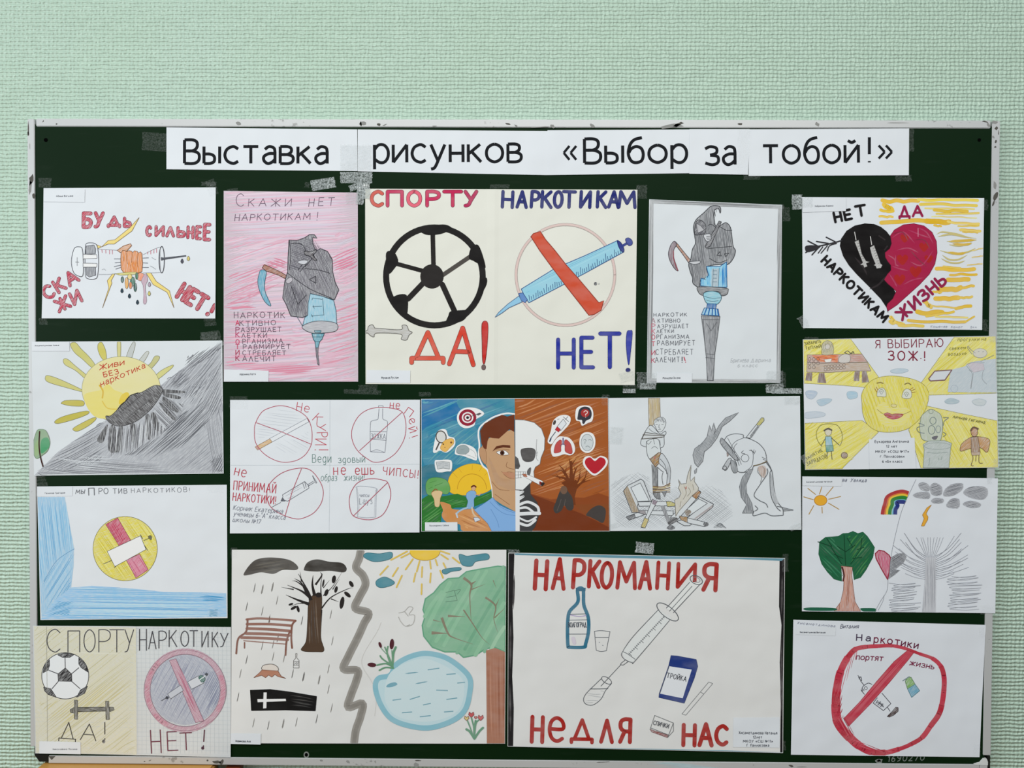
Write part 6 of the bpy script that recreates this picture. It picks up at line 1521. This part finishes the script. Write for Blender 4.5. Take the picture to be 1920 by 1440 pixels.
s.lines('205,650 320,690 420,850|285,620 330,690|440,590 455,860|380,690 455,740 540,680|600,620 590,720 500,850|470,620 520,700|560,720 620,700|430,800 350,760|520,800 600,790', 7, '0e3a24')
fo(s, '415,868 515,878 510,950 525,1080 540,1190 590,1275 350,1280 410,1190 435,1080 440,960', 'b98878', 'p90', 4, '7a4a3c'); s.hatch('425,880 505,885 500,960 530,1190 560,1265 380,1270 440,1080', 92, 13, 5, '96604f a8746a c89a8a', ext=.03)
s.line('425,880 440,950 432,1000', 14, '4c2420', smooth=True)
s.part('grass', 'green strip of grass')
s.fill('75,1250 140,1240 350,1245 355,1268 120,1268', '1f5c44', 'go', True); s.fill('585,1250 640,1245 722,1250 715,1282 620,1278', '1f5c44', 'go', True)
s.part('balloon', 'heart balloon, half pink and half grey')
fo(s, '832,988 780,900 728,800 722,755 755,725 800,735 845,770 860,800 850,900', 'b85a72', 'p90', 9, '8c2438'); s.hatch('835,970 735,780 760,735 850,790', 80, 13, 5, 'c4708a a84460')
s.fill('862,790 920,755 975,752 1002,785 975,840 900,900 945,905 900,945 840,985 850,900', '85878c', 'p135'); s.hatch('862,790 920,755 975,752 1002,785 960,850 890,890 945,905 850,975', -35, 11, 4, '5c5e64 70727a', ext=.05)
s.lines('~1088,88 1040,190 960,370 900,600 862,790 845,980|~835,990 825,1090 770,1180 722,1268|~800,1130 790,1180 745,1268', 3.5, '80848c')
s.part('storm_clouds', 'dark grey scribbled clouds')
for q in ('1110,130 1160,115 1210,150 1200,195 1130,180', '1215,150 1260,120 1320,160 1310,230 1230,225', '1340,190 1400,135 1500,125 1500,180 1430,230 1340,240', '1510,210 1560,160 1660,148 1720,170 1725,230 1680,270 1580,255', '1060,230 1110,205 1200,205 1205,260 1100,255', '1222,280 1260,255 1330,265 1325,300 1250,305', '1358,320 1400,265 1470,265 1470,340 1390,345', '1505,310 1570,280 1655,300 1660,330 1580,345'):
    s.part('storm_cloud', 'grey scribbled cloud'); s.fill(q, 'a0a2a8', 'p135', True); s.hatch(q, -15, 9, 4, '66686e 76787e 8c8e94', ext=.04, smooth=True)
s.part('lightning_bolt', 'orange lightning bolt')
fo(s, '1225,318 1190,372 1178,400 1195,425 1192,450 1160,508 1135,508 1160,440 1145,408 1185,345', 'd8a038', 'go', 4, '9c7030')
s.part('bare_tree', 'leafless grey pencil tree')
s.fill('1170,790 1262,790 1265,1000 1262,1280 1140,1280 1165,1000', 'b8bac0', 'p90'); s.hatch('1172,790 1260,790 1262,1000 1258,1275 1145,1275 1168,1000', 89, 11, 3.4, '8c8e96 a0a2a8 7c7e86', ext=.03)
rb = random.Random(9)
for sd, x0 in ((-1, 1172), (1, 1262)):
    for k in range(14):
        y0 = 780 + k * 16; L = 150 + rb.uniform(0, 90) + (60 if 3 < k < 12 else 0); up = 210 - k * 12
        s.line([(x0, y0), (x0 + sd * L * .5, y0 - up * .35), (x0 + sd * L, y0 - up)], 3.2, rb.choice(('8c8e96', '7c7e86', '9c9ea6')), smooth=True, layer=(k == 0), sub=k % 12)
for k in range(9):
    x0 = 1180 + k * 9; s.line([(x0, 790), (x0 + (k - 4) * 12, 690), (x0 + (k - 4) * 22 + rb.uniform(-10, 10), 610)], 3, '94969e', smooth=True, layer=(k == 0), sub=k)
for (xa, xb, ya, yb) in ((830, 1130, 1020, 1280), (1360, 1690, 960, 1250)):
    s.part('scribbled_bush', 'grey pencil scribble')
    pts = []
    for k in range(13):
        y = ya + (yb - ya) * k / 12
        pts += [(xa + rb.uniform(0, 60), y), ((xa + xb) / 2, y + 12 + rb.uniform(-8, 8)), (xb - rb.uniform(0, 70), y - rb.uniform(-6, 16))]
    s.line(pts, 3, '96989f', smooth=True)
s.part('handwriting'); s.text('ва Уалида', 425, 108, 638, 112, 30, 3.5, '55586a', shear=.25, spw=.9)
s.tagpaper('65,64 420,70 418,150 68,145', [('Хисаметдинова Наталья', 100, 118, 332, 114, 11, 2.6)])
for a in ((1511, 1132, 14, 16, 0, 'c'), (1850, 1142, 26, 18, 0, 'c'), (1852, 901, 8, 12, 0, 'w')): s.tape(*a)

# ------------------------------------------------------------------ P14 red prohibition circle
s = sheet('felt_pen_drawing', [(1487, 1161.4), (1847.4, 1171.2), (1835.8, 1419), (1482.5, 1414.3)], (1470, 1150), 1920 / 420, 'lilac',
          'tilted white drawing with one big red felt-pen prohibition circle', seed=24, base=.0009)
s.part('prohibition_sign', 'thick red ring with a diagonal bar')
ring = [(800, 278), (920, 275), (1040, 300), (1160, 345), (1270, 385), (1340, 450), (1368, 540), (1368, 650), (1350, 780), (1320, 870), (1255, 960), (1180, 1060), (1080, 1120), (980, 1160), (860, 1190), (740, 1180), (640, 1130), (560, 1060), (490, 980), (450, 900), (440, 780), (450, 640), (480, 500), (540, 380), (610, 305), (700, 285)]
RW_ = [36, 34, 28, 26, 34, 44, 46, 46, 50, 52, 50, 46, 36, 40, 52, 66, 74, 84, 90, 88, 80, 76, 70, 56, 44, 38]
for i in range(len(ring)):
    a, b, c_, d_ = ring[i - 1], ring[i], ring[(i + 1) % 26], ring[(i + 2) % 26]
    q = catmull([a, b, c_, d_], False, 6)[6:13]
    s.line(q, (RW_[i] + RW_[(i + 1) % 26]) / 2 * .92, ('b42c40', 'ba3648', 'ae2638')[i % 3], 'wc', layer=(i % 3 == 0), sub=i % 3, smooth=False)
fo(s, '510,895 640,760 790,580 940,410 1055,315 1110,335 1060,400 900,590 740,770 550,965', 'b83a4c', 'wc', 3, '8c2030')
s.hatch('520,900 790,590 1050,325 1105,338 900,590 560,955', -48, 13, 5, 'a02438 c86070 b02c42', ext=.03); s.hatch('420,700 480,520 580,340 640,310 500,640 490,860 440,880', -75, 16, 5, 'a02034 c45a68', ext=.06); s.hatch('560,1060 640,1130 860,1205 980,1170 860,1170 700,1120', 20, 14, 4, 'a02034 cc6a78', ext=.06)
s.hatch('440,900 500,860 560,960 600,1040 560,1060 470,980', 60, 12, 4, 'd08088 a02438', ext=.05)
s.part('lettering', 'dark handwritten word above the ring')
s.text('На', 618, 228, 735, 235, 50, 9, '3c2c44', sp=.45); s.text('ркот', 768, 245, 985, 268, 56, 9, '6c1c38', sp=.38); s.text('ики', 1000, 275, 1142, 300, 54, 9, '5c1c38', sp=.34)
s.part('lettering', 'dark red handwritten words inside the ring')
s.text('портят', 615, 392, 842, 404, 44, 7.5, '742040', sp=.24, shear=.12)
s.part('lettering'); s.text('жизнь', 1072, 440, 1278, 476, 44, 7, '742040', sp=.24, shear=.12)
s.part('syringe', 'black outlined syringe behind the bar')
s.lines('~750,605 715,595 672,625 665,660 685,690|680,610 652,575|~640,560 655,540 660,575 635,545|630,530 645,545|835,680 912,770 848,830 760,765 795,720|880,798 905,835', 5, '3a3a44'); s.text('НО', 668, 672, 715, 642, 26, 3.5, '3a3a44')
s.hatch('790,735 850,775 855,815 790,780', 40, 10, 3, '5a5a62'); s.lines('780,770 800,740|800,785 825,750|820,800 845,770|~790,760 820,770 850,800', 4, '3a3a44')
fo(s, '880,880 925,835 955,800 975,805 975,835 935,870 900,885', '4c3c3c', 'p45', 4, '2c2426')
s.part('green_bottle', 'small green and blue bottle')
fo(s, '1035,580 1055,545 1085,545 1120,605 1055,645', '7ca860', 'p45', 4, '4c6a4c'); fo(s, '1055,645 1120,605 1160,660 1090,718', '6aa0b8', 'p45', 4, '44707c'); s.lines('1015,575 1070,540', 8, '7c8c90')
s.part('handwriting'); s.text('Хисаметдинова', 108, 88, 432, 116, 20, 2.6, '77798a', shear=.3); s.text('Виталия', 478, 126, 632, 126, 34, 4, '4c4e60', shear=.3, sp=.22)
s.tagpaper('104,92 440,118 436,190 98,178', [('Хисаметдинов Виталий', 132, 164, 350, 168, 12, 3)])
for a in ((1839, 1184, 10, 20, 0, 'c'), (1830, 1405, 14, 22, 0, 'c')): s.tape(*a)

# ------------------------------------------------------------------ P15 two worlds landscape (large)
s = sheet('painted_poster', [(435.5, 1030.2), (949.5, 1030.2), (947, 1392.8), (434, 1392)], (420, 1020), 1851 / 540, 'warm',
          'large painting of a gloomy coffin scene and a bright pond split by a grey zigzag', seed=25, base=.0016, lift=(0, 0, .001, 0))
s.part('storm_cloud', 'dark grey painted cloud'); s.fill('128,195 170,130 220,95 310,85 420,100 475,140 465,165 380,165 320,190 240,180 170,195', '4c4844', 'wc', True); s.hatch('150,180 220,110 310,95 460,140 300,180', -8, 16, 7, '3c3834 5c5850', ext=.05, mat='wc')
s.part('storm_cloud', 'black painted cloud'); s.fill('515,160 540,115 600,97 680,112 760,120 790,155 770,180 680,170 600,175 530,170', '36322e', 'wc', True)
s.part('rain', 'thin grey rain strokes')
rr = random.Random(6)
for i, (x, y) in enumerate(((200, 280), (250, 290), (315, 275), (150, 400), (250, 430), (295, 480), (505, 490), (690, 450), (250, 650), (150, 740), (320, 720), (390, 730), (515, 850), (615, 870), (675, 800), (445, 830), (110, 830), (675, 930), (290, 1160), (385, 1150), (470, 1140), (600, 1120), (195, 1145), (695, 1050), (95, 980), (700, 620), (345, 360), (350, 600), (320, 640))):
    s.line([(x + 5, y - 32), (x - 2, y + 5), (x - 8, y + 30)], 9 if i in (1, 2, 19, 12, 13) else 5, '7c7a76' if i % 3 else '5c5a58', 'wc', smooth=True, taper=1, layer=(i % 8 == 0), sub=i % 8)
s.part('dead_tree', 'black bare tree with a brown trunk')
fo(s, '500,680 530,620 540,480 545,380 570,330 610,315 630,330 628,480 625,600 645,680 600,690', '4a382a', 'go', 3, '2c221c', True); s.hatch('540,640 555,390 600,340 615,640', 88, 18, 9, '3a2a20 5c4836 6a543e', ext=.03, mat='wc')
BK = '231f1e'
for q, w in (('560,360 540,300 480,190', 26), ('585,330 570,260 575,200', 24), ('560,345 500,300 410,262', 22), ('550,385 470,355 400,325', 22), ('625,330 625,250 635,190', 9), ('640,330 700,270 760,180', 7), ('630,410 690,340 800,285 830,280', 10), ('540,330 500,250 455,220', 18), ('590,260 630,200 620,180', 14), ('640,280 680,230', 6), ('700,290 745,220', 6), ('450,290 370,275', 8), ('525,280 470,240 440,235', 10), ('690,350 740,370', 8), ('540,380 480,380 430,400', 8), ('500,240 490,175', 8), ('630,420 625,560', 8)):
    s.line(q, w, BK, 'go', smooth=True, taper=2)
for x, y, rx, ry, rot in ((708, 225, 13, 26, 10), (760, 375, 14, 40, 10), (795, 322, 26, 12, 40), (450, 408, 22, 9, -30), (478, 415, 9, 22, -15), (432, 385, 16, 7, -20), (660, 310, 12, 24, 20), (722, 290, 10, 22, 15), (610, 325, 20, 16, 0), (640, 250, 6, 26, 10), (820, 255, 12, 22, -30)):
    s.fill(ell(x, y, rx, ry, n=14, rot=rot), BK, 'go')
s.part('bench', 'brown painted park bench')
BR = '8c6458'
for q, w in (('148,482 220,475 330,480 462,490', 14), ('150,512 300,512 435,522', 16), ('150,540 290,545 425,556', 18), ('145,572 280,575 420,585', 18), ('115,598 260,602 412,612', 18), ('130,618 270,630 400,640', 6)):
    s.line(q, w, BR, 'wc', smooth=True)
for q, w in (('155,482 145,560 95,605 82,700', 12), ('462,490 440,520 435,600 440,665', 12), ('425,560 405,620 398,710', 12), ('135,630 135,665', 9)): s.line(q, w, '7c5448', 'wc', smooth=True)
s.line('295,465 295,500', 5, '6c5850')
s.part('tree_stump', 'small brown stump'); fo(s, '245,795 260,775 310,768 345,785 350,810 300,820 260,812', 'd0c8c0', 'pen', 4, '5c5450', True); fo(s, '195,855 230,825 248,805 350,812 370,845 400,860 350,848 330,835 310,852 290,838 270,855 245,840', 'a8745c', 'wc', 3, '6c4434')
s.part('bottle', 'small pencilled bottle'); s.lines('463,700 463,730 450,745 448,793 485,793 485,745 470,728 472,700 463,700|450,752 486,752|450,775 486,775', 3, '6a6866'); s.hatch('452,755 484,755 484,772 452,772', 20, 5, 2, '4a4a4c')
s.part('coffin', 'black coffin with a white cross')
fo(s, '172,935 300,930 420,945 598,975 590,1068 400,1062 180,1066', '100f0f', 'go', 3, '0a0909'); s.hatch('430,960 580,985 575,1050 430,1050', 10, 18, 8, '2a2624 1c1a1a', mat='wc')
s.fill('258,950 278,950 276,1050 255,1052', 'e2e0dc'); s.fill('218,992 400,990 402,1005 220,1012', 'e2e0dc')
s.part('dividing_zigzag', 'broad grey zigzag stroke')
zz = '880,40 870,90 850,150 895,200 910,260 870,340 845,410 930,440 900,510 860,600 800,720 770,800 860,810 850,880 820,960 800,1045 890,1020 880,1100 850,1190 838,1275'
s.line(zz, 50, '8c8882', 'wc', smooth=True); s.line(zz, 26, '7c7872', 'wc', smooth=True)
s.part('sun', 'yellow half sun at the top edge'); s.fill([(1195, 38)] + ell(1292, 45, 97, 58, 180, 0, n=16) + [(1390, 38)], 'e4b830', 'wc'); s.line(ell(1292, 45, 97, 58, 175, 5, n=16), 4, 'b4923c')
for q in ('1178,45 1075,100', '1190,60 1140,85', '1215,95 1168,162', '1258,108 1240,175', '1325,108 1330,155', '1360,98 1372,135', '1395,65 1440,95', '1390,42 1450,62', '1120,150 1085,205', '1055,140 1005,195', '1145,200 1110,275', '1232,185 1220,240', '1275,145 1272,210', '1330,185 1325,245', '1390,168 1408,215', '1410,120 1425,150', '1470,85 1515,120', '1272,255 1270,320'):
    s.part('sun_ray', 'short yellow ray'); s.line(q, 10, 'd0b250', 'wc')
for q in ('900,80 920,55 1000,60 1075,50 1080,85 1030,105 960,110', '1512,65 1560,75 1600,70 1690,60 1700,95 1620,110 1590,140 1530,130', '978,240 1000,220 1040,210 1095,240 1080,262 1020,278 985,268', '1405,165 1440,155 1515,148 1520,165 1460,175 1430,190 1408,185'):
    s.part('cloud', 'teal painted cloud'); fo(s, q, '4a8492', 'wc', 3, '34646e', True)
s.part('leafy_tree', 'pale green round tree with a brown trunk')
fo(s, '1808,145 1760,140 1640,160 1560,175 1510,215 1440,220 1390,260 1350,310 1295,350 1280,420 1295,460 1275,520 1285,590 1340,660 1420,690 1500,690 1540,725 1620,710 1680,670 1740,660 1808,690', '7cab8c', 'wc', 8, '629a7c')
s.hatch('1800,160 1560,190 1360,320 1300,440 1310,590 1420,680 1620,700 1800,670', -60, 40, 24, '86b494 6ea082 92bb9c 78a88a', ext=.04, mat='wc', skip=.2)
for q, w in (('1540,215 1590,260 1580,330 1590,500', 18), ('1590,255 1620,235', 16), ('1590,290 1680,255', 8), ('1440,460 1550,465', 16), ('1540,420 1600,510 1660,600 1710,645', 10), ('1400,470 1440,570 1480,600 1600,640', 18), ('1335,568 1440,572', 22), ('1345,485 1400,500', 8), ('1680,340 1745,395 1735,480 1760,565', 14), ('1745,400 1770,345', 8), ('1740,470 1810,405', 8), ('1730,230 1750,280', 6)):
    s.line(q, w, '7c7460', 'wc', smooth=True, taper=2)
s.lines('1425,310 1480,295 1500,360 1425,370|1430,340 1490,330|~1480,300 1520,290 1500,320', 3, '5c7a68')
fo(s, '1685,680 1745,665 1806,690 1804,1276 1690,1276', 'a06e58', 'wc', 0); s.hatch('1690,690 1800,690 1800,1270 1695,1270', 89, 16, 11, '8c5844 b07e68 9a6650 a47460', ext=.05, mat='wc')
s.part('dove', 'faint pencilled dove'); s.lines('~1125,440 1160,430 1190,400 1215,410 1190,450 1225,455 1215,510 1170,525 1140,500 1122,465|~1160,430 1185,460|1170,525 1195,515', 3.4, 'a8a6a2')
s.lines('~1010,500 985,560 900,700 890,780 950,880 980,960 970,1100', 2, 'c4c2be')
s.part('pond', 'light blue pond with ripples')
fo(s, '1070,840 1110,770 1200,720 1300,700 1420,725 1520,790 1580,860 1580,950 1550,1060 1470,1130 1330,1175 1200,1165 1080,1120 1010,1030 975,920 995,860', 'b4ccd2', 'wc', 34, '7fb0be', True, lmat='wc')
s.fill('1050,860 1130,780 1300,735 1500,830 1545,930 1500,1070 1330,1135 1130,1110 1040,1010', 'bed0d4', 'wc', True)
for q in ('1165,830 1250,820', '1310,805 1385,795', '1430,835 1490,830', '1230,895 1310,880', '1500,890 1550,885', '1365,935 1440,938', '1085,1000 1140,992', '1195,995 1260,975', '1430,995 1500,985', '1145,1080 1210,1075', '1260,1105 1330,1098', '1280,1030 1330,1020', '1415,1075 1475,1070'):
    s.part('ripple'); s.line(q, 8, '6c98a6', 'wc', taper=1)
s.part('ripple'); s.fill('1045,915 1060,895 1100,885 1115,900 1080,915', '6a9cac', 'wc', True)
s.part('cattails', 'brown cattails with green leaves')
for q, w in (('1090,790 1060,720 1035,660', 8), ('1085,780 1090,700 1105,660', 14), ('1075,780 1050,700 1055,655', 10), ('1085,785 1040,765 985,775', 10), ('1090,795 1040,790 1000,808', 10), ('1070,770 1020,735 1005,715', 9), ('1085,760 1080,680', 6), ('1060,720 1010,665', 4)): s.line(q, w, '5c8c6c', 'wc', smooth=True)
for x, y, rx, ry, rot in ((1005, 645, 9, 20, -20), (1080, 640, 14, 34, 5), (952, 773, 28, 14, 5)): s.fill(ell(x, y, rx, ry, n=14, rot=rot), '4c2028', 'go')
s.part('flowers', 'bunch of red and yellow tulips')
for q, w in (('1610,1245 1580,1200 1558,1185', 14), ('1610,1245 1640,1200 1665,1175', 14), ('1608,1240 1605,1170 1590,1110', 9), ('1610,1240 1620,1150 1645,1120', 8), ('1605,1240 1585,1180 1565,1130', 8), ('1610,1245 1610,1180 1618,1130', 12)): s.line(q, w, '5c8c70', 'wc', smooth=True)
for x, y, r, c in ((1590, 1092, 18, 'b8484c'), (1650, 1112, 18, 'c06060'), (1560, 1115, 15, 'c8b878'), (1618, 1110, 9, 'c07a70')): fo(s, [(x, y + r), (x - r, y), (x - r * .7, y - r), (x, y - r * .3), (x + r * .7, y - r), (x + r, y)], c, 'wc', 3, '7c4444')
s.tagpaper('50,1212 242,1214 240,1282 48,1278', [('Новикова Аля', 80, 1265, 175, 1268, 12, 2.6)])
for a in ((440, 1036, 12, 20, 0, 'c'),): s.tape(*a)

# ------------------------------------------------------------------ P16 addiction is not for us (large)
s = sheet('painted_poster', [(953, 1036), (1471.7, 1046.2), (1467.3, 1410.8), (951.7, 1398.5)], (940, 1020), 1886 / 550, 'warm',
          'large white poster with a black painted side border and thick red brush lettering', seed=26, lift=(0, 0, .0012, 0))
s.part('border', 'black and blue painted edges')
s.fill('45,58 84,55 80,200 72,400 78,600 70,850 80,1050 76,1295 40,1296', '1c1a1c', 'go'); s.fill('1788,90 1822,92 1815,500 1808,900 1806,1338 1790,1336 1795,1000 1788,760 1800,520 1784,400', '1a181a', 'go')
s.fill('84,50 500,66 1000,76 1822,92 1800,108 1500,95 1000,95 500,82 90,70', '5a8a9c', 'wc'); s.fill('45,1296 420,1302 900,1312 1400,1322 1806,1336 1804,1345 1400,1338 900,1330 420,1318 45,1310', '6a94a4', 'wc')
for q in ('84,200 76,420', '60,500 58,800', '55,900 60,1200', '1805,200 1800,450', '1800,600 1798,1100'): s.line(q, 12, '3a3638', 'wc', taper=1)
RB = '9c2019'
s.part('lettering', 'thick red painted heading')
for ch, x0, x1, y0, h, sw in (('Н', 215, 285, 286, 180, 28), ('А', 330, 400, 284, 190, 26), ('Р', 460, 522, 278, 175, 27), ('К', 562, 625, 272, 165, 26), ('О', 640, 706, 278, 160, 26), ('М', 745, 858, 280, 165, 25), ('А', 888, 955, 282, 170, 26), ('Н', 1000, 1068, 282, 165, 25), ('И', 1132, 1240, 275, 150, 24), ('Я', 1298, 1375, 292, 165, 28)):
    s.text(ch, x0, y0, x1, y0 + 4, h, sw, RB, 'wc')
s.part('lettering', 'thick red painted words below')
for ch, x0, x1, y0, h, sw in (('Н', 195, 262, 1268, 160, 26), ('е', 308, 392, 1262, 205, 24), ('д', 450, 582, 1250, 170, 23), ('л', 640, 710, 1268, 190, 25), ('я', 762, 825, 1268, 200, 26)):
    s.text(ch, x0, y0, x1, y0 + 2, h, sw, RB, 'wc')
s.part('lettering', 'thick red painted last word')
for ch, x0, x1, y0, h, sw in (('Н', 1168, 1240, 1290, 130, 26), ('А', 1272, 1350, 1290, 135, 27), ('С', 1378, 1445, 1285, 118, 26)):
    s.text(ch, x0, y0, x1, y0 + 2, h, sw, RB, 'wc')
s.part('bottle', 'bottle with a thick blue painted outline')
s.line('490,292 492,370 440,430 428,480 425,560 428,650 440,662 530,662 542,640 560,560 558,470 530,390 525,292 490,292', 22, '2c6a84', 'wc', smooth=True); s.fill('478,280 542,280 540,302 480,302', '265f78', 'wc')
s.lines('440,450 540,448|430,488 552,486|428,578 552,578', 3.5, '4a5560'); s.text('ВОЛГОГРАД', 430, 534, 546, 532, 30, 3.6, '3c4450', sp=.2); s.line('445,455 500,465 545,458', 5, 'a89ac0', smooth=True); s.fill('450,600 470,598 480,640 460,640', 'c8c0cc', 'wc', True)
s.part('glass', 'small pencilled glass'); s.lines('~598,560 640,556 698,562|598,560 610,682|698,562 675,685|~610,682 640,690 675,685|605,600 690,600', 3.5, '5c6066'); s.line('628,630 632,632', 4, '8a8e94'); s.line('650,650 654,652', 4, '8a8e94')
s.part('syringe', 'long outlined syringe')
s.fill('775,690 1010,420 1095,475 860,745 840,760 790,740', 'd2d5d4'); s.fill('1060,420 1215,240 1280,250 1110,430', 'd6d8d6')
s.line(ell(1252, 230, 42, 26, n=24, rot=25), 5, '5a5e62', closed=True); s.line(ell(1254, 228, 24, 14, n=18, rot=25), 3, '7a7e82', closed=True); s.line(ell(1068, 435, 84, 34, n=28, rot=38), 5, '55595e', closed=True)
s.lines('1210,245 1060,410|1278,255 1105,440|~1010,420 850,590 780,690 775,720 800,745 840,760 865,745 1080,490|~780,690 810,705 860,740|1225,270 1080,430|800,742 770,765|815,755 782,778|770,765 765,775 782,778|768,775 640,912', 4, '55595e')
for k in range(24):
    x, y = 818 + k * 9.6, 700 - k * 10.2; L = 26 if k % 4 == 0 else 12
    s.line([(x, y), (x + L * .72, y + L * .62)], 3.4, '55595e', layer=(k == 0), sub=k % 12)
s.line('820,708 1048,462', 2.6, '55595e')
s.part('vial', 'small outlined vial'); s.line(ell(676, 875, 36, 18, n=20, rot=32), 4, '55595e', closed=True)
s.lines('~645,862 610,895 545,960 528,1000 545,1028 590,1032 640,995 670,940 708,895|~570,930 630,930 685,928', 4, '55595e'); s.hatch('550,960 670,940 640,990 590,1028 545,1020', 5, 17, 2, 'a0a4a6', ext=-.2, skip=.2)
s.part('cigarette_packet', 'blue outlined cigarette packet')
fo(s, '1090,715 1130,718 1252,740 1262,785 1240,860 1175,1022 1012,985 1014,960 1075,780', '1e3476', 'wc', 2, '162658'); s.fill('1078,780 1225,800 1165,990 1018,960', 'd5d8dc'); s.fill('1075,775 1228,800 1225,806 1076,784', '1e3476')
s.line('1080,780 1018,962', 4, '55595e'); s.text('ТРОЙКА', 1062, 856, 1186, 882, 30, 4.5, '3c3e46', sp=.3)
s.part('cigarette', 'single outlined cigarette'); s.lines('1332,885 1358,895 1185,1098 1160,1090 1332,885|1280,950 1300,962', 3, '77797c')
s.part('matchbox', 'outlined matchbox with a red side'); s.lines('985,1100 1105,1148 1068,1240 955,1190 985,1100|1105,1148 1105,1200 1068,1240|960,1180 1075,1225', 3.4, '66686a'); fo(s, '955,1188 1070,1225 1066,1242 965,1205', '8c5a58', 'p20', 2, '6a4444'); s.text('СПИЧКИ', 975, 1158, 1072, 1182, 26, 4, '4c4e54', sp=.3)
s.tagpaper('1490,1115 1788,1112 1786,1305 1488,1302', [('Хисаметдинова Наталья', 1525, 1218, 1770, 1220, 17, 3), ('12лет', 1616, 1246, 1674, 1246, 16, 3), ('МКОУ «СШ №11»', 1552, 1272, 1742, 1272, 16, 3), ('Г. Палласовка', 1576, 1298, 1718, 1298, 16, 3)])
for a in ((1209, 1027, 34, 20, 6, 's'), (963, 1034, 22, 8, 0, 'w'), (1472, 1055, 12, 34, 0, 'c')): s.tape(*a)

# ------------------------------------------------------------------ loose tape left on the board
for a, lab in (((606, 345, 45, 20, -9, 's'), 'stray grey speckled tape scrap, tilted, above the pink drawing'),
               ((668, 333, 60, 21, 0, 's'), 'grey speckled tape scrap under the joint of the first two title strips'),
               ((576, 347, 8, 10, 10, 'c'), 'tiny clear tape tab beside the tilted grey tape scrap'),
               ((290, 266, 46, 34, 4, 'c'), 'clear crumpled tape at the start of the title strips'),
               ((1708, 262, 10, 44, 0, 'c'), 'clear tape along the end of the last title strip'),
               ((1694, 334, 30, 12, 0, 'c'), 'clear tape under the corner of the last title strip'),
               ((396, 630, 34, 18, -8, 'c'), 'faint clear tape scrap between the fist drawing and the sun drawing'),
               ((1468, 1398, 10, 18, 0, 'c'), 'clear tape at the lower corner of the red lettering poster')):
    tape_mesh(None, *a, label=lab)
for s in SHEETS: s.done()
